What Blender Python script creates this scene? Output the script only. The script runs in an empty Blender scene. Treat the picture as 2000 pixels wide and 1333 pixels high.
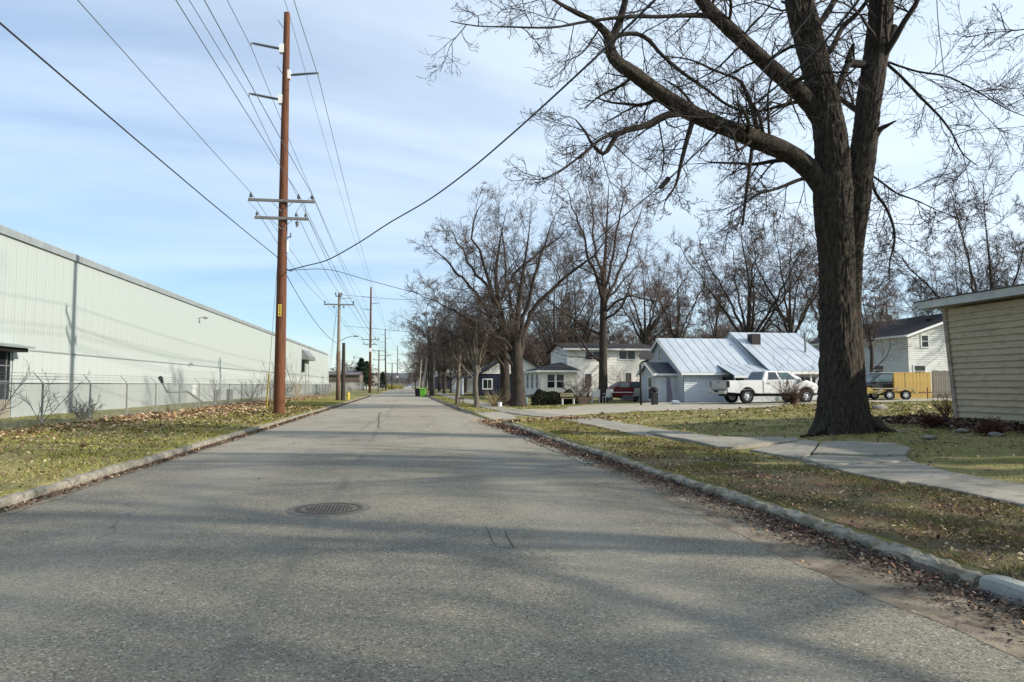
import bpy, bmesh, math, random
import numpy as np
from mathutils import Vector, Matrix, noise as mnoise
from mathutils.geometry import delaunay_2d_cdt
R = math.radians
random.seed(7)
rng = np.random.default_rng(11)
scene = bpy.context.scene
COL = scene.collection

# ------------------------------------------------------------------ camera
EYE = 1.6
F, CXP, CYP = 1390.0, 1000.0, 666.5          # focal length and centre, in pixels of the 2000 px photograph
PITCH = math.atan(85.5 / F)
YAW = math.atan(205.0 * math.cos(PITCH) / F)
cam_d = bpy.data.cameras.new('camera')
cam_d.sensor_width = 36.0
cam_d.lens = 36.0 * F / 2000.0
cam_d.clip_start = 0.1
cam_d.clip_end = 6000
cam = bpy.data.objects.new('camera', cam_d)
COL.objects.link(cam)
cam.location = (0, 0, EYE)
cam.rotation_euler = (R(90) + PITCH, 0, -YAW)
scene.camera = cam
scene.render.resolution_x, scene.render.resolution_y = 1024, 682

# ------------------------------------------------------------------ sky and sun
SUN_AZ = R(22)       # sun stands over +X, turned 22 degrees towards -Y (behind the camera's shoulder)
SUN_EL = R(26)
SKY_STRENGTH = 0.12
sun_dir = Vector((math.cos(SUN_EL) * math.cos(SUN_AZ), -math.cos(SUN_EL) * math.sin(SUN_AZ), math.sin(SUN_EL)))
sd = bpy.data.lights.new('sun', 'SUN')
sd.energy = 4.9
sd.angle = R(1.0)
sd.color = (1.0, 0.92, 0.80)
sun = bpy.data.objects.new('sun', sd)
COL.objects.link(sun)
sun.rotation_euler = sun_dir.to_track_quat('Z', 'Y').to_euler()
sun.location = (30, -10, 40)

world = bpy.data.worlds.new('World')
scene.world = world
world.use_nodes = True
wt = world.node_tree
for n in list(wt.nodes):
    wt.nodes.remove(n)
def WN(t, **k):
    n = wt.nodes.new(t)
    for a, b in k.items():
        setattr(n, a, b)
    return n
wout = WN('ShaderNodeOutputWorld')
bg = WN('ShaderNodeBackground')
bg.inputs['Strength'].default_value = SKY_STRENGTH
sky = WN('ShaderNodeTexSky', sky_type='NISHITA', sun_disc=False, sun_elevation=SUN_EL,
         sun_rotation=math.atan2(sun_dir.x, sun_dir.y), air_density=1.0, dust_density=0.15, ozone_density=4.0)
tc = WN('ShaderNodeTexCoord')
sep = WN('ShaderNodeSeparateXYZ')
wt.links.new(tc.outputs['Generated'], sep.inputs[0])
def wmath(op, a, b=None, clamp=False):
    n = WN('ShaderNodeMath', operation=op, use_clamp=clamp)
    for i, v in enumerate((a, b)):
        if v is None:
            continue
        if isinstance(v, (int, float)):
            n.inputs[i].default_value = v
        else:
            wt.links.new(v, n.inputs[i])
    return n.outputs[0]
zc = wmath('ADD', wmath('MAXIMUM', sep.outputs[2], 0.0), 0.14)
cx = wmath('DIVIDE', sep.outputs[0], zc)
cy = wmath('DIVIDE', sep.outputs[1], zc)
cmb = WN('ShaderNodeCombineXYZ')
wt.links.new(cx, cmb.inputs[0]); wt.links.new(cy, cmb.inputs[1])
mp = WN('ShaderNodeMapping')
mp.inputs['Rotation'].default_value = (0, 0, R(24))
mp.inputs['Scale'].default_value = (0.42, 0.85, 1)
mp.inputs['Location'].default_value = (1.3, 0.4, 0)
wt.links.new(cmb.outputs[0], mp.inputs[0])
n1 = WN('ShaderNodeTexNoise'); n1.inputs['Scale'].default_value = 0.8; n1.inputs['Detail'].default_value = 9; n1.inputs['Roughness'].default_value = 0.56
n1.inputs['Distortion'].default_value = 0.6
wt.links.new(mp.outputs[0], n1.inputs['Vector'])
ramp = WN('ShaderNodeMapRange'); ramp.interpolation_type = 'SMOOTHSTEP'
ramp.inputs[1].default_value = 0.33; ramp.inputs[2].default_value = 0.72
ramp.inputs[3].default_value = 0.38; ramp.inputs[4].default_value = 0.94
wt.links.new(n1.outputs[0], ramp.inputs[0])
# the veil thickens towards the sun and thins in a low band over the horizon down the street
veil = wmath('MULTIPLY', wmath('ADD', wmath('MULTIPLY', sep.outputs[0], 0.55), 0.10), 1.0)
cl = wmath('ADD', ramp.outputs[0], veil)
lowz = WN('ShaderNodeMapRange'); lowz.interpolation_type = 'SMOOTHSTEP'
lowz.inputs[1].default_value = 0.02; lowz.inputs[2].default_value = 0.26
lowz.inputs[3].default_value = 0.42; lowz.inputs[4].default_value = 1.0
wt.links.new(sep.outputs[2], lowz.inputs[0])
clf = wmath('MULTIPLY', cl, lowz.outputs[0], clamp=True)
clf = wmath('MINIMUM', clf, 0.96)
mixc = WN('ShaderNodeMix', data_type='RGBA')
wt.links.new(clf, mixc.inputs[0])
hs = WN('ShaderNodeHueSaturation'); hs.inputs['Saturation'].default_value = 1.18; hs.inputs['Value'].default_value = 1.0
wt.links.new(sky.outputs[0], hs.inputs['Color'])
wt.links.new(hs.outputs[0], mixc.inputs[6])
mixc.inputs[7].default_value = (6.2, 7.25, 8.3, 1)
wt.links.new(mixc.outputs[2], bg.inputs['Color'])
wt.links.new(bg.outputs[0], wout.inputs[0])
scene.view_settings.view_transform = 'Standard'
scene.view_settings.look = 'None'
scene.view_settings.exposure = 0.33
scene.view_settings.gamma = 1.0
scene.view_settings.use_curve_mapping = False
scene.render.engine = 'CYCLES'
scene.cycles.max_bounces = 5
scene.cycles.diffuse_bounces = 3

# ------------------------------------------------------------------ from the photograph's rays to places
cP, sP, cY, sY = math.cos(PITCH), math.sin(PITCH), math.cos(YAW), math.sin(YAW)
def ray(px, py):
    u = (px - CXP) / F
    t = (CYP - py) / F
    v = cP - t * sP
    w = sP + t * cP
    return np.array([u * cY + v * sY, -u * sY + v * cY, w]), v
def at_depth(px, py, d):
    r, v = ray(px, py)
    p = r * (d / v)
    return Vector((p[0], p[1], p[2] + EYE))
def at_z(px, py, z):
    r, v = ray(px, py)
    k = (z - EYE) / r[2]
    return Vector((r[0] * k, r[1] * k, z))
def lerp_tab(tab, x):
    xs, ys = zip(*tab)
    return np.interp(x, xs, ys)
XL = -5.12
def xr(Y): return lerp_tab([(-60, 4.35), (9, 4.35), (27.5, 3.8), (41, 3.35), (79, 2.9), (300, 2.6), (900, 2.6)], Y)
def swl(Y): return lerp_tab([(-60, 7.3), (8, 7.2), (10, 7.1), (14, 7.1), (18, 6.65), (22, 6.5), (29, 6.3), (36, 5.3), (45, 4.75), (80, 4.6), (300, 4.5)], Y)
def swr(Y): return swl(Y) + lerp_tab([(-60, 1.5), (11, 1.5), (13, 2.2), (17, 2.3), (19.5, 1.6), (300, 1.5)], Y)
def smooth(a, b, x):
    t = np.clip((x - a) / (b - a), 0, 1)
    return t * t * (3 - 2 * t)
def gz(X, Y):
    X = np.asarray(X, float); Y = np.asarray(Y, float)
    right = lerp_tab([(4, .13), (9.2, .17), (12, .30), (16, .42), (22, .5), (30, .68), (45, .8), (2000, .8)], X)
    far = smooth(70, 140, Y)
    right = right * (1 - far) + far * .2
    left = lerp_tab([(-2000, .1), (-18, .08), (-13, .17), (-8, .16), (-5.3, .125)], X)
    z = np.where(X > 0, right, left)
    bump = .012 * np.sin(1.7 * X + .6 * Y) * np.sin(.9 * Y + 1.3 * X) + .008 * np.sin(3.1 * X - 2.3 * Y)
    z = z + bump * smooth(.15, .8, np.where(X > 0, X - xr(Y), XL - X))
    # the dropped kerb where the drive meets the road
    drop = smooth(28.2, 29.8, Y) * (1 - smooth(38.5, 40.0, Y))
    ramp_ = smooth(0, 2.6, X - xr(Y))
    z = np.where((X > 0), z * (1 - drop) + drop * (.012 + (z - .012) * ramp_), z)
    inroad = (X > XL - .14) & (X < xr(Y) + .14)
    z = np.where(inroad, -.06, z)
    return z
def gz1(x, y): return float(gz(x, y))
def on_ground(px, py):
    z = .3
    for _ in range(12):
        p = at_z(px, py, z)
        z = .5 * z + .5 * gz1(p.x, p.y)
    p = at_z(px, py, z)
    return Vector((p.x, p.y, gz1(p.x, p.y)))
def at_ground(px, d):
    r, v = ray(px, 700)
    p = r * (d / v)
    return Vector((p[0], p[1], gz1(p[0], p[1])))

# ------------------------------------------------------------------ materials
MATS = {}
def mat(name, col, rough=.8, col2=None, scale=4.0, detail=4, stretch=(1, 1, 1), bump=0, bscale=None, metal=0, spec=.3,
        lo=.35, hi=.65, col3=None, scale3=30, amt3=.5, attr=None, coord='Object', emit=None, alpha=None):
    if name in MATS:
        return MATS[name]
    m = bpy.data.materials.new(name)
    m.use_nodes = True
    t = m.node_tree
    b = t.nodes['Principled BSDF']
    b.inputs['Roughness'].default_value = rough
    b.inputs['Metallic'].default_value = metal
    b.inputs['Specular IOR Level'].default_value = spec
    b.inputs['Base Color'].default_value = (*col, 1)
    src = None
    co = t.nodes.new('ShaderNodeTexCoord')
    mp = t.nodes.new('ShaderNodeMapping')
    mp.inputs['Scale'].default_value = stretch
    t.links.new(co.outputs[coord], mp.inputs[0])
    if col2:
        n = t.nodes.new('ShaderNodeTexNoise'); n.inputs['Scale'].default_value = scale; n.inputs['Detail'].default_value = detail
        t.links.new(mp.outputs[0], n.inputs['Vector'])
        mr = t.nodes.new('ShaderNodeMapRange'); mr.inputs[1].default_value = lo; mr.inputs[2].default_value = hi
        t.links.new(n.outputs[0], mr.inputs[0])
        mx = t.nodes.new('ShaderNodeMix'); mx.data_type = 'RGBA'
        t.links.new(mr.outputs[0], mx.inputs[0])
        mx.inputs[6].default_value = (*col, 1); mx.inputs[7].default_value = (*col2, 1)
        src = mx.outputs[2]
    if attr:
        a = t.nodes.new('ShaderNodeAttribute'); a.attribute_name = attr
        src = a.outputs['Color']
    if col3:
        n = t.nodes.new('ShaderNodeTexNoise'); n.inputs['Scale'].default_value = scale3; n.inputs['Detail'].default_value = 3
        t.links.new(mp.outputs[0], n.inputs['Vector'])
        mr = t.nodes.new('ShaderNodeMapRange'); mr.inputs[1].default_value = .5; mr.inputs[2].default_value = .68; mr.inputs[4].default_value = amt3
        t.links.new(n.outputs[0], mr.inputs[0])
        mx = t.nodes.new('ShaderNodeMix'); mx.data_type = 'RGBA'
        t.links.new(mr.outputs[0], mx.inputs[0])
        if src: t.links.new(src, mx.inputs[6])
        else: mx.inputs[6].default_value = (*col, 1)
        mx.inputs[7].default_value = (*col3, 1)
        src = mx.outputs[2]
    if src:
        t.links.new(src, b.inputs['Base Color'])
    if bump:
        n = t.nodes.new('ShaderNodeTexNoise'); n.inputs['Scale'].default_value = bscale or scale * 3; n.inputs['Detail'].default_value = 6
        t.links.new(mp.outputs[0], n.inputs['Vector'])
        bp = t.nodes.new('ShaderNodeBump'); bp.inputs['Strength'].default_value = bump; bp.inputs['Distance'].default_value = .02
        t.links.new(n.outputs[0], bp.inputs['Height'])
        t.links.new(bp.outputs[0], b.inputs['Normal'])
    MATS[name] = m
    return m

# asphalt: worn grey with stone speckle, lighter towards the gutters, a darker long seam, hair cracks
def asphalt():
    m = bpy.data.materials.new('asphalt'); m.use_nodes = True
    t = m.node_tree; b = t.nodes['Principled BSDF']
    b.inputs['Roughness'].default_value = .82; b.inputs['Specular IOR Level'].default_value = .35
    N, L = t.nodes.new, t.links.new
    co = N('ShaderNodeTexCoord')
    def noise(scale, detail=4, rough=.5, st=None):
        n = N('ShaderNodeTexNoise'); n.inputs['Scale'].default_value = scale; n.inputs['Detail'].default_value = detail; n.inputs['Roughness'].default_value = rough
        if st:
            mp = N('ShaderNodeMapping'); mp.inputs['Scale'].default_value = st; L(co.outputs['Object'], mp.inputs[0]); L(mp.outputs[0], n.inputs['Vector'])
        else:
            L(co.outputs['Object'], n.inputs['Vector'])
        return n.outputs[0]
    def mr(v, a, bb, c=0., d=1.):
        n = N('ShaderNodeMapRange'); n.inputs[1].default_value = a; n.inputs[2].default_value = bb; n.inputs[3].default_value = c; n.inputs[4].default_value = d
        L(v, n.inputs[0]); return n.outputs[0]
    def mix(f, a, c):
        n = N('ShaderNodeMix'); n.data_type = 'RGBA'
        if isinstance(f, float): n.inputs[0].default_value = f
        else: L(f, n.inputs[0])
        for i, v in ((6, a), (7, c)):
            if isinstance(v, tuple): n.inputs[i].default_value = (*v, 1)
            else: L(v, n.inputs[i])
        return n.outputs[2]
    base = mix(mr(noise(.35, 5, .6, (1, .45, 1)), .35, .65), (.182, .164, .122), (.255, .230, .172))
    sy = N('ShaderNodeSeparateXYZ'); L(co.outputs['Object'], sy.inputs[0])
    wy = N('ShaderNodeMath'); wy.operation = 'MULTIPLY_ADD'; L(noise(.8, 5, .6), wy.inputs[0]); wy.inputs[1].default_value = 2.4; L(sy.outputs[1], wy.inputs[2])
    # paler surfacing from the cross joint on, with far-road brightness painted in
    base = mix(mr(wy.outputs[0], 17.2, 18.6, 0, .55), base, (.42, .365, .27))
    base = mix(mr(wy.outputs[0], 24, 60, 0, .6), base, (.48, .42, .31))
    base = mix(mr(noise(1.6, 6, .6), .5, .72, 0, .35), base, (.31, .27, .19))
    base = mix(mr(noise(.9, 4, .6), .52, .7, 0, .5), base, (.115, .105, .085))
    base = mix(mr(noise(.22, 5, .65), .55, .68, 0, .45), base, (.105, .098, .08))
    # aggregate
    v = N('ShaderNodeTexVoronoi'); v.inputs['Scale'].default_value = 72; L(co.outputs['Object'], v.inputs['Vector'])
    sp = N('ShaderNodeSeparateColor'); L(v.outputs['Color'], sp.inputs[0])
    base = mix(mr(sp.outputs[0], .80, 1.0, 0, .62), base, (.58, .54, .44))
    base = mix(mr(sp.outputs[1], .64, 1.0, 0, .85), base, (.045, .045, .045))
    base = mix(mr(noise(90, 2), .42, .62, 0, .35), base, (.06, .06, .058))
    # long seam at x = -1 and faint wheel tracks
    s = N('ShaderNodeSeparateXYZ'); L(co.outputs['Object'], s.inputs[0])
    wob = mr(noise(.5, 3), 0, 1, -.18, .18)
    ad = N('ShaderNodeMath'); ad.operation = 'ADD'; L(s.outputs[0], ad.inputs[0]); L(wob, ad.inputs[1])
    def band(c, w, soft):
        a = N('ShaderNodeMath'); a.operation = 'SUBTRACT'; L(ad.outputs[0], a.inputs[0]); a.inputs[1].default_value = c
        a2 = N('ShaderNodeMath'); a2.operation = 'ABSOLUTE'; L(a.outputs[0], a2.inputs[0])
        return mr(a2.outputs[0], w, w + soft, 1., 0.)
    def mul(a, k):
        n = N('ShaderNodeMath'); n.operation = 'MULTIPLY'; L(a, n.inputs[0])
        if isinstance(k, float): n.inputs[1].default_value = k
        else: L(k, n.inputs[1])
        return n.outputs[0]
    base = mix(mul(band(-1.0, .015, .10), mr(noise(.6, 4), .38, .62, .05, .55)), base, (.085, .083, .075))
    base = mix(mul(band(1.9, .3, .5), .22), base, (.33, .31, .26))
    base = mix(mul(band(-3.0, .3, .6), .2), base, (.33, .31, .26))
    # cracks
    vc = N('ShaderNodeTexVoronoi'); vc.feature = 'DISTANCE_TO_EDGE'; vc.inputs['Scale'].default_value = .23
    dn = N('ShaderNodeTexNoise'); dn.inputs['Scale'].default_value = 1.7; dn.inputs['Detail'].default_value = 8; L(co.outputs['Object'], dn.inputs['Vector'])
    vm = N('ShaderNodeVectorMath'); vm.operation = 'MULTIPLY_ADD'; L(dn.outputs['Color'], vm.inputs[0]); vm.inputs[1].default_value = (.9, .9, 0); L(co.outputs['Object'], vm.inputs[2])
    L(vm.outputs[0], vc.inputs['Vector'])
    crack = mul(mr(vc.outputs['Distance'], .001, .0045, 1., 0.), mr(noise(.3, 2), .46, .58))
    base = mix(mul(crack, .5), base, (.03, .03, .03))
    L(base, b.inputs['Base Color'])
    bp = N('ShaderNodeBump'); bp.inputs['Strength'].default_value = .6; bp.inputs['Distance'].default_value = .005
    L(v.outputs['Distance'], bp.inputs['Height']); bp.invert = True
    L(bp.outputs[0], b.inputs['Normal'])
    return m
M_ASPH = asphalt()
M_GROUND = mat('lawn_soil', (.17, .165, .045), .95, (.28, .24, .095), 1.1, 6, col3=(.13, .085, .045), scale3=2.2, amt3=.6, bump=.6, bscale=26)
M_CONC = mat('pavement_concrete', (.34, .315, .26), .9, (.24, .225, .18), 1.6, 9, col3=(.12, .105, .08), scale3=9, amt3=.5, bump=.35, bscale=60)
M_DRIVE = mat('drive_gravel', (.42, .375, .29), .95, (.33, .30, .235), 1.2, 8, col3=(.22, .20, .16), scale3=26, amt3=.55, bump=.5, bscale=40)
M_SAND = mat('gutter_sand', (.30, .255, .185), .95, (.14, .11, .08), 2.2, 9, col3=(.075, .055, .04), scale3=5, amt3=.85, bump=.5, bscale=50)
M_KERB = mat('kerb_concrete', (.30, .275, .225), .9, (.20, .18, .14), 5, 8, col3=(.09, .085, .06), scale3=16, amt3=.6, bump=.9, bscale=30)
M_KERB_DK = mat('kerb_mossy', (.36, .33, .27), .95, (.17, .155, .11), 4, 9, col3=(.09, .085, .06), scale3=9, amt3=.7, bump=1.0, bscale=30)
M_KERB_NEW = mat('kerb_pale', (.37, .38, .345), .9, (.31, .32, .29), 6, 8, bump=.5, bscale=50)
M_POLE = mat('pole_wood', (.15, .056, .025), .8, (.05, .02, .012), 2.0, 8, stretch=(9, 9, .35), bump=.6, bscale=6, col3=(.26, .12, .06), scale3=4, amt3=.5)
M_POLE_GREY = mat('pole_grey', (.30, .265, .22), .9, (.19, .165, .135), 2.5, 8, stretch=(9, 9, .35), bump=.5, bscale=6)
M_POLE_BR = mat('pole_brown_old', (.20, .13, .09), .9, (.10, .065, .045), 2.5, 8, stretch=(9, 9, .35), bump=.5, bscale=6)
M_POLE_DK = mat('pole_dark', (.055, .045, .038), .9, (.03, .025, .022), 2.5, 8, stretch=(9, 9, .35), bump=.5, bscale=6)
M_WHPOLE = mat('pole_pale', (.42, .37, .30), .9, (.30, .26, .21), 2.5, 6, stretch=(9, 9, .35))
M_GALV = mat('galvanised', (.24, .25, .25), .55, (.17, .18, .18), 6, 4, metal=.3)
M_MESH = mat('chain_wire', (.26, .27, .26), .6, metal=.2)
M_INSUL = mat('insulator', (.10, .11, .12), .4)
M_WIRE = mat('wire_black', (.035, .037, .042), .6)
M_ALU = mat('wire_aluminium', (.14, .15, .165), .5)
M_WALL = mat('pale_green_metal', (.365, .405, .39), .65, (.335, .375, .362), .5, 6, stretch=(1, 1, .3), col3=(.35, .38, .33), scale3=1.5, amt3=.35)
M_WALL_L = mat('pale_metal_lower', (.40, .44, .425), .65, (.37, .405, .395), .6, 6, stretch=(1, 1, .3), col3=(.36, .38, .35), scale3=1.5, amt3=.3)
M_FASCIA = mat('grey_fascia', (.27, .30, .305), .5, (.22, .245, .25), 1.5, 5, metal=.1)
M_DARK = mat('dark_void', (.012, .012, .014), .6)
M_GLASS = mat('window_glass', (.014, .017, .021), .08, spec=.4)
M_GLASS_B = mat('window_glass_curtain', (.06, .065, .062), .25, (.02, .024, .025), 5, 3, spec=.4)
M_CARGLASS = mat('car_glass', (.022, .028, .033), .05, spec=.9)
M_CARGLASS_T = mat('car_glass_tinted', (.06, .10, .105), .08, spec=.9)
M_WHITE = mat('white_trim', (.74, .74, .72), .6)
M_WHSID = mat('white_siding', (.82, .79, .72), .7, (.74, .70, .62), 1.3, 7, col3=(.40, .37, .32), scale3=3.5, amt3=.35)
M_BLSID = mat('pale_blue_siding', (.62, .66, .685), .75, (.56, .60, .63), 1.5, 6, col3=(.24, .27, .31), scale3=5, amt3=.3)
M_GRSID = mat('pale_grey_siding', (.68, .68, .65), .75, (.62, .62, .59), 1.5, 6)
M_NAVY = mat('navy_siding', (.022, .027, .055), .7, (.016, .018, .034), 1.5, 4)
M_BEIGE = mat('beige_siding', (.60, .49, .325), .75, (.50, .41, .27), .9, 7, stretch=(.6, .6, 2), col3=(.24, .20, .13), scale3=5, amt3=.4)
M_BEIGETR = mat('beige_trim', (.44, .37, .29), .8, (.30, .24, .18), 3, 6)
M_FASC2 = mat('painted_fascia', (.68, .69, .66), .7, (.55, .56, .54), 2.2, 6)
M_SHING = mat('dark_shingle', (.016, .016, .019), .95, (.028, .027, .028), 6, 5)
M_SHINGB = mat('brown_shingle', (.032, .022, .020), .95, (.020, .017, .017), 4, 5)
M_SHINGG = mat('grey_shingle', (.085, .092, .105), .95, (.055, .06, .07), 6, 5)
M_TIN = mat('metal_roof', (.50, .545, .585), .45, (.43, .475, .52), 1.2, 6, metal=.25, stretch=(1, .3, 1), col3=(.34, .40, .46), scale3=2.5, amt3=.4)
M_SEAM = mat('metal_roof_seam', (.33, .37, .40), .5, metal=.2)
M_BRICKDK = mat('dark_brick', (.035, .03, .03), .9, (.06, .05, .05), 9, 3)
M_BARK = mat('maple_bark', (.056, .045, .034), .95, (.02, .016, .013), 3.5, 8, stretch=(4, 4, 1.7), bump=1.0, bscale=10, col3=(.09, .085, .06), scale3=3, amt3=.45)
M_BARK_DK = mat('limb_bark', (.042, .036, .03), .95, (.022, .019, .016), 4, 6, stretch=(3, 3, 1), bump=.6, bscale=14)
M_BARK2 = mat('tree_bark', (.062, .050, .040), .95, (.03, .025, .021), 3, 6, stretch=(3, 3, .7), bump=.5, bscale=9)
M_BARK3 = mat('tree_bark_pale', (.165, .145, .115), .95, (.10, .085, .068), 3, 6, stretch=(3, 3, .7), bump=.5, bscale=9)
M_TWIG = mat('twigs_grey_brown', (.115, .088, .072), .95, (.065, .05, .043), 2, 3)
M_TWIGR = mat('twigs_reddish', (.145, .10, .082), .95, (.10, .078, .066), 1.5, 3)
M_TWIGDK = mat('twigs_dark', (.05, .04, .035), .95)
M_BUD = mat('red_buds', (.10, .038, .035), .9)
M_EVER = mat('evergreen_needles', (.022, .045, .022), .9, (.035, .065, .03), 3, 3)
M_HEDGE = mat('hedge_leaves', (.02, .026, .015), .9, (.035, .04, .02), 5, 3)
M_STRAW = mat('straw_grass', (.42, .34, .20), .95, (.30, .23, .13), 5, 3)
M_REDTW = mat('red_stems', (.12, .06, .045), .9, (.08, .048, .038), 5, 3)
M_FENCEY = mat('new_wood_fence', (.60, .41, .13), .8, (.47, .30, .09), 2, 6, stretch=(6, 6, .6))
M_FENCEW = mat('weathered_fence', (.46, .38, .29), .9, (.33, .265, .20), 2, 6, stretch=(6, 6, .6))
M_FENCEG = mat('grey_wood_fence', (.24, .25, .23), .9, (.17, .175, .165), 2, 6, stretch=(4, 4, .6))
M_TRUCK = mat('white_truck_paint', (.70, .71, .71), .28, (.66, .665, .66), 3, 5, spec=.6, col3=(.5, .48, .43), scale3=3, amt3=.25)
M_TAIL = mat('tailgate_paint', (.52, .50, .45), .4, (.45, .43, .38), 4, 5, spec=.5)
M_BLACKP = mat('black_paint', (.012, .013, .018), .2, spec=.7)
M_REDP = mat('red_paint', (.18, .012, .014), .3, spec=.5)
M_CHROME = mat('chrome', (.5, .5, .5), .25, metal=.9)
M_STEEL = mat('steel_rim', (.62, .63, .64), .35, metal=.25)
M_TYRE = mat('tyre_rubber', (.014, .014, .015), .9)
M_PLBLACK = mat('black_plastic', (.018, .018, .02), .6)
M_LAMP_R = mat('tail_lamp_smoked', (.022, .01, .01), .2)
M_YELLOW = mat('yellow_paint', (.55, .42, .12), .5, (.45, .33, .09), 4, 5)
M_SAFEY = mat('yellow_guard', (.62, .47, .08), .5)
M_LIME = mat('lime_plastic', (.15, .42, .05), .5)
M_IRON = mat('cast_iron', (.085, .068, .055), .75, (.06, .05, .043), 9, 5, bump=.4, bscale=60, metal=.2)
M_GREYPL = mat('grey_backboard', (.055, .055, .065), .6)
M_RUST = mat('rusty_steel', (.14, .06, .035), .9, (.08, .04, .03), 8, 4)
M_HILL = mat('wooded_hill', (.075, .085, .092), 1.0, (.10, .105, .108), .02, 6)  # distance haze painted into the bluish grey
M_TINT = mat('tinted_leaf', (.1, .1, .05), .95, attr='tint')
M_STONE = mat('field_stone', (.30, .28, .25), .9, (.18, .165, .145), 6, 6, bump=.6)
M_LOG = mat('cut_logs', (.12, .09, .07), .95, (.07, .05, .04), 6, 4)
M_MUDCR = mat('crack_filler', (.075, .073, .066), .95)

# ------------------------------------------------------------------ mesh helpers
def tag(o, label=None, cat=None, group=None, kind=None):
    if label: o['label'] = label
    if cat: o['category'] = cat
    if group: o['group'] = group
    if kind: o['kind'] = kind
    return o
def empty(name, loc=(0, 0, 0), rz=0, label=None, cat=None, group=None, kind=None):
    o = bpy.data.objects.new(name, None)
    o.empty_display_size = .3
    o.location = loc
    o.rotation_euler = (0, 0, rz)
    COL.objects.link(o)
    return tag(o, label, cat, group, kind)
def link(name, me, parent=None, loc=None):
    o = bpy.data.objects.new(name, me)
    COL.objects.link(o)
    if parent is not None: o.parent = parent
    if loc is not None: o.location = loc
    return o
def npmesh(name, V, quads=None, tris=None, mats=None, smooth=False, tint=None, mi=None):
    me = bpy.data.meshes.new(name)
    V = np.asarray(V, np.float32).reshape(-1, 3)
    me.vertices.add(len(V)); me.vertices.foreach_set('co', V.ravel())
    fl, st, k = [], [], 0
    if quads is not None and len(quads):
        q = np.asarray(quads, np.int32).reshape(-1, 4); fl.append(q.ravel()); st.append(np.arange(len(q)) * 4); k = len(q) * 4
    if tris is not None and len(tris):
        q = np.asarray(tris, np.int32).reshape(-1, 3); fl.append(q.ravel()); st.append(k + np.arange(len(q)) * 3)
    fl = np.concatenate(fl); st = np.concatenate(st)
    me.loops.add(len(fl)); me.loops.foreach_set('vertex_index', fl.astype(np.int32))
    me.polygons.add(len(st)); me.polygons.foreach_set('loop_start', st.astype(np.int32))
    for m in (mats if isinstance(mats, (list, tuple)) else [mats]):
        if m: me.materials.append(m)
    if mi is not None: me.polygons.foreach_set('material_index', np.asarray(mi, np.int32))
    if smooth: me.polygons.foreach_set('use_smooth', np.ones(len(st), bool))
    me.update(calc_edges=True)
    if tint is not None:
        a = me.color_attributes.new('tint', 'FLOAT_COLOR', 'POINT')
        c = np.ones((len(V), 4), np.float32); c[:, :3] = tint
        a.data.foreach_set('color', c.ravel())
    return me

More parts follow.
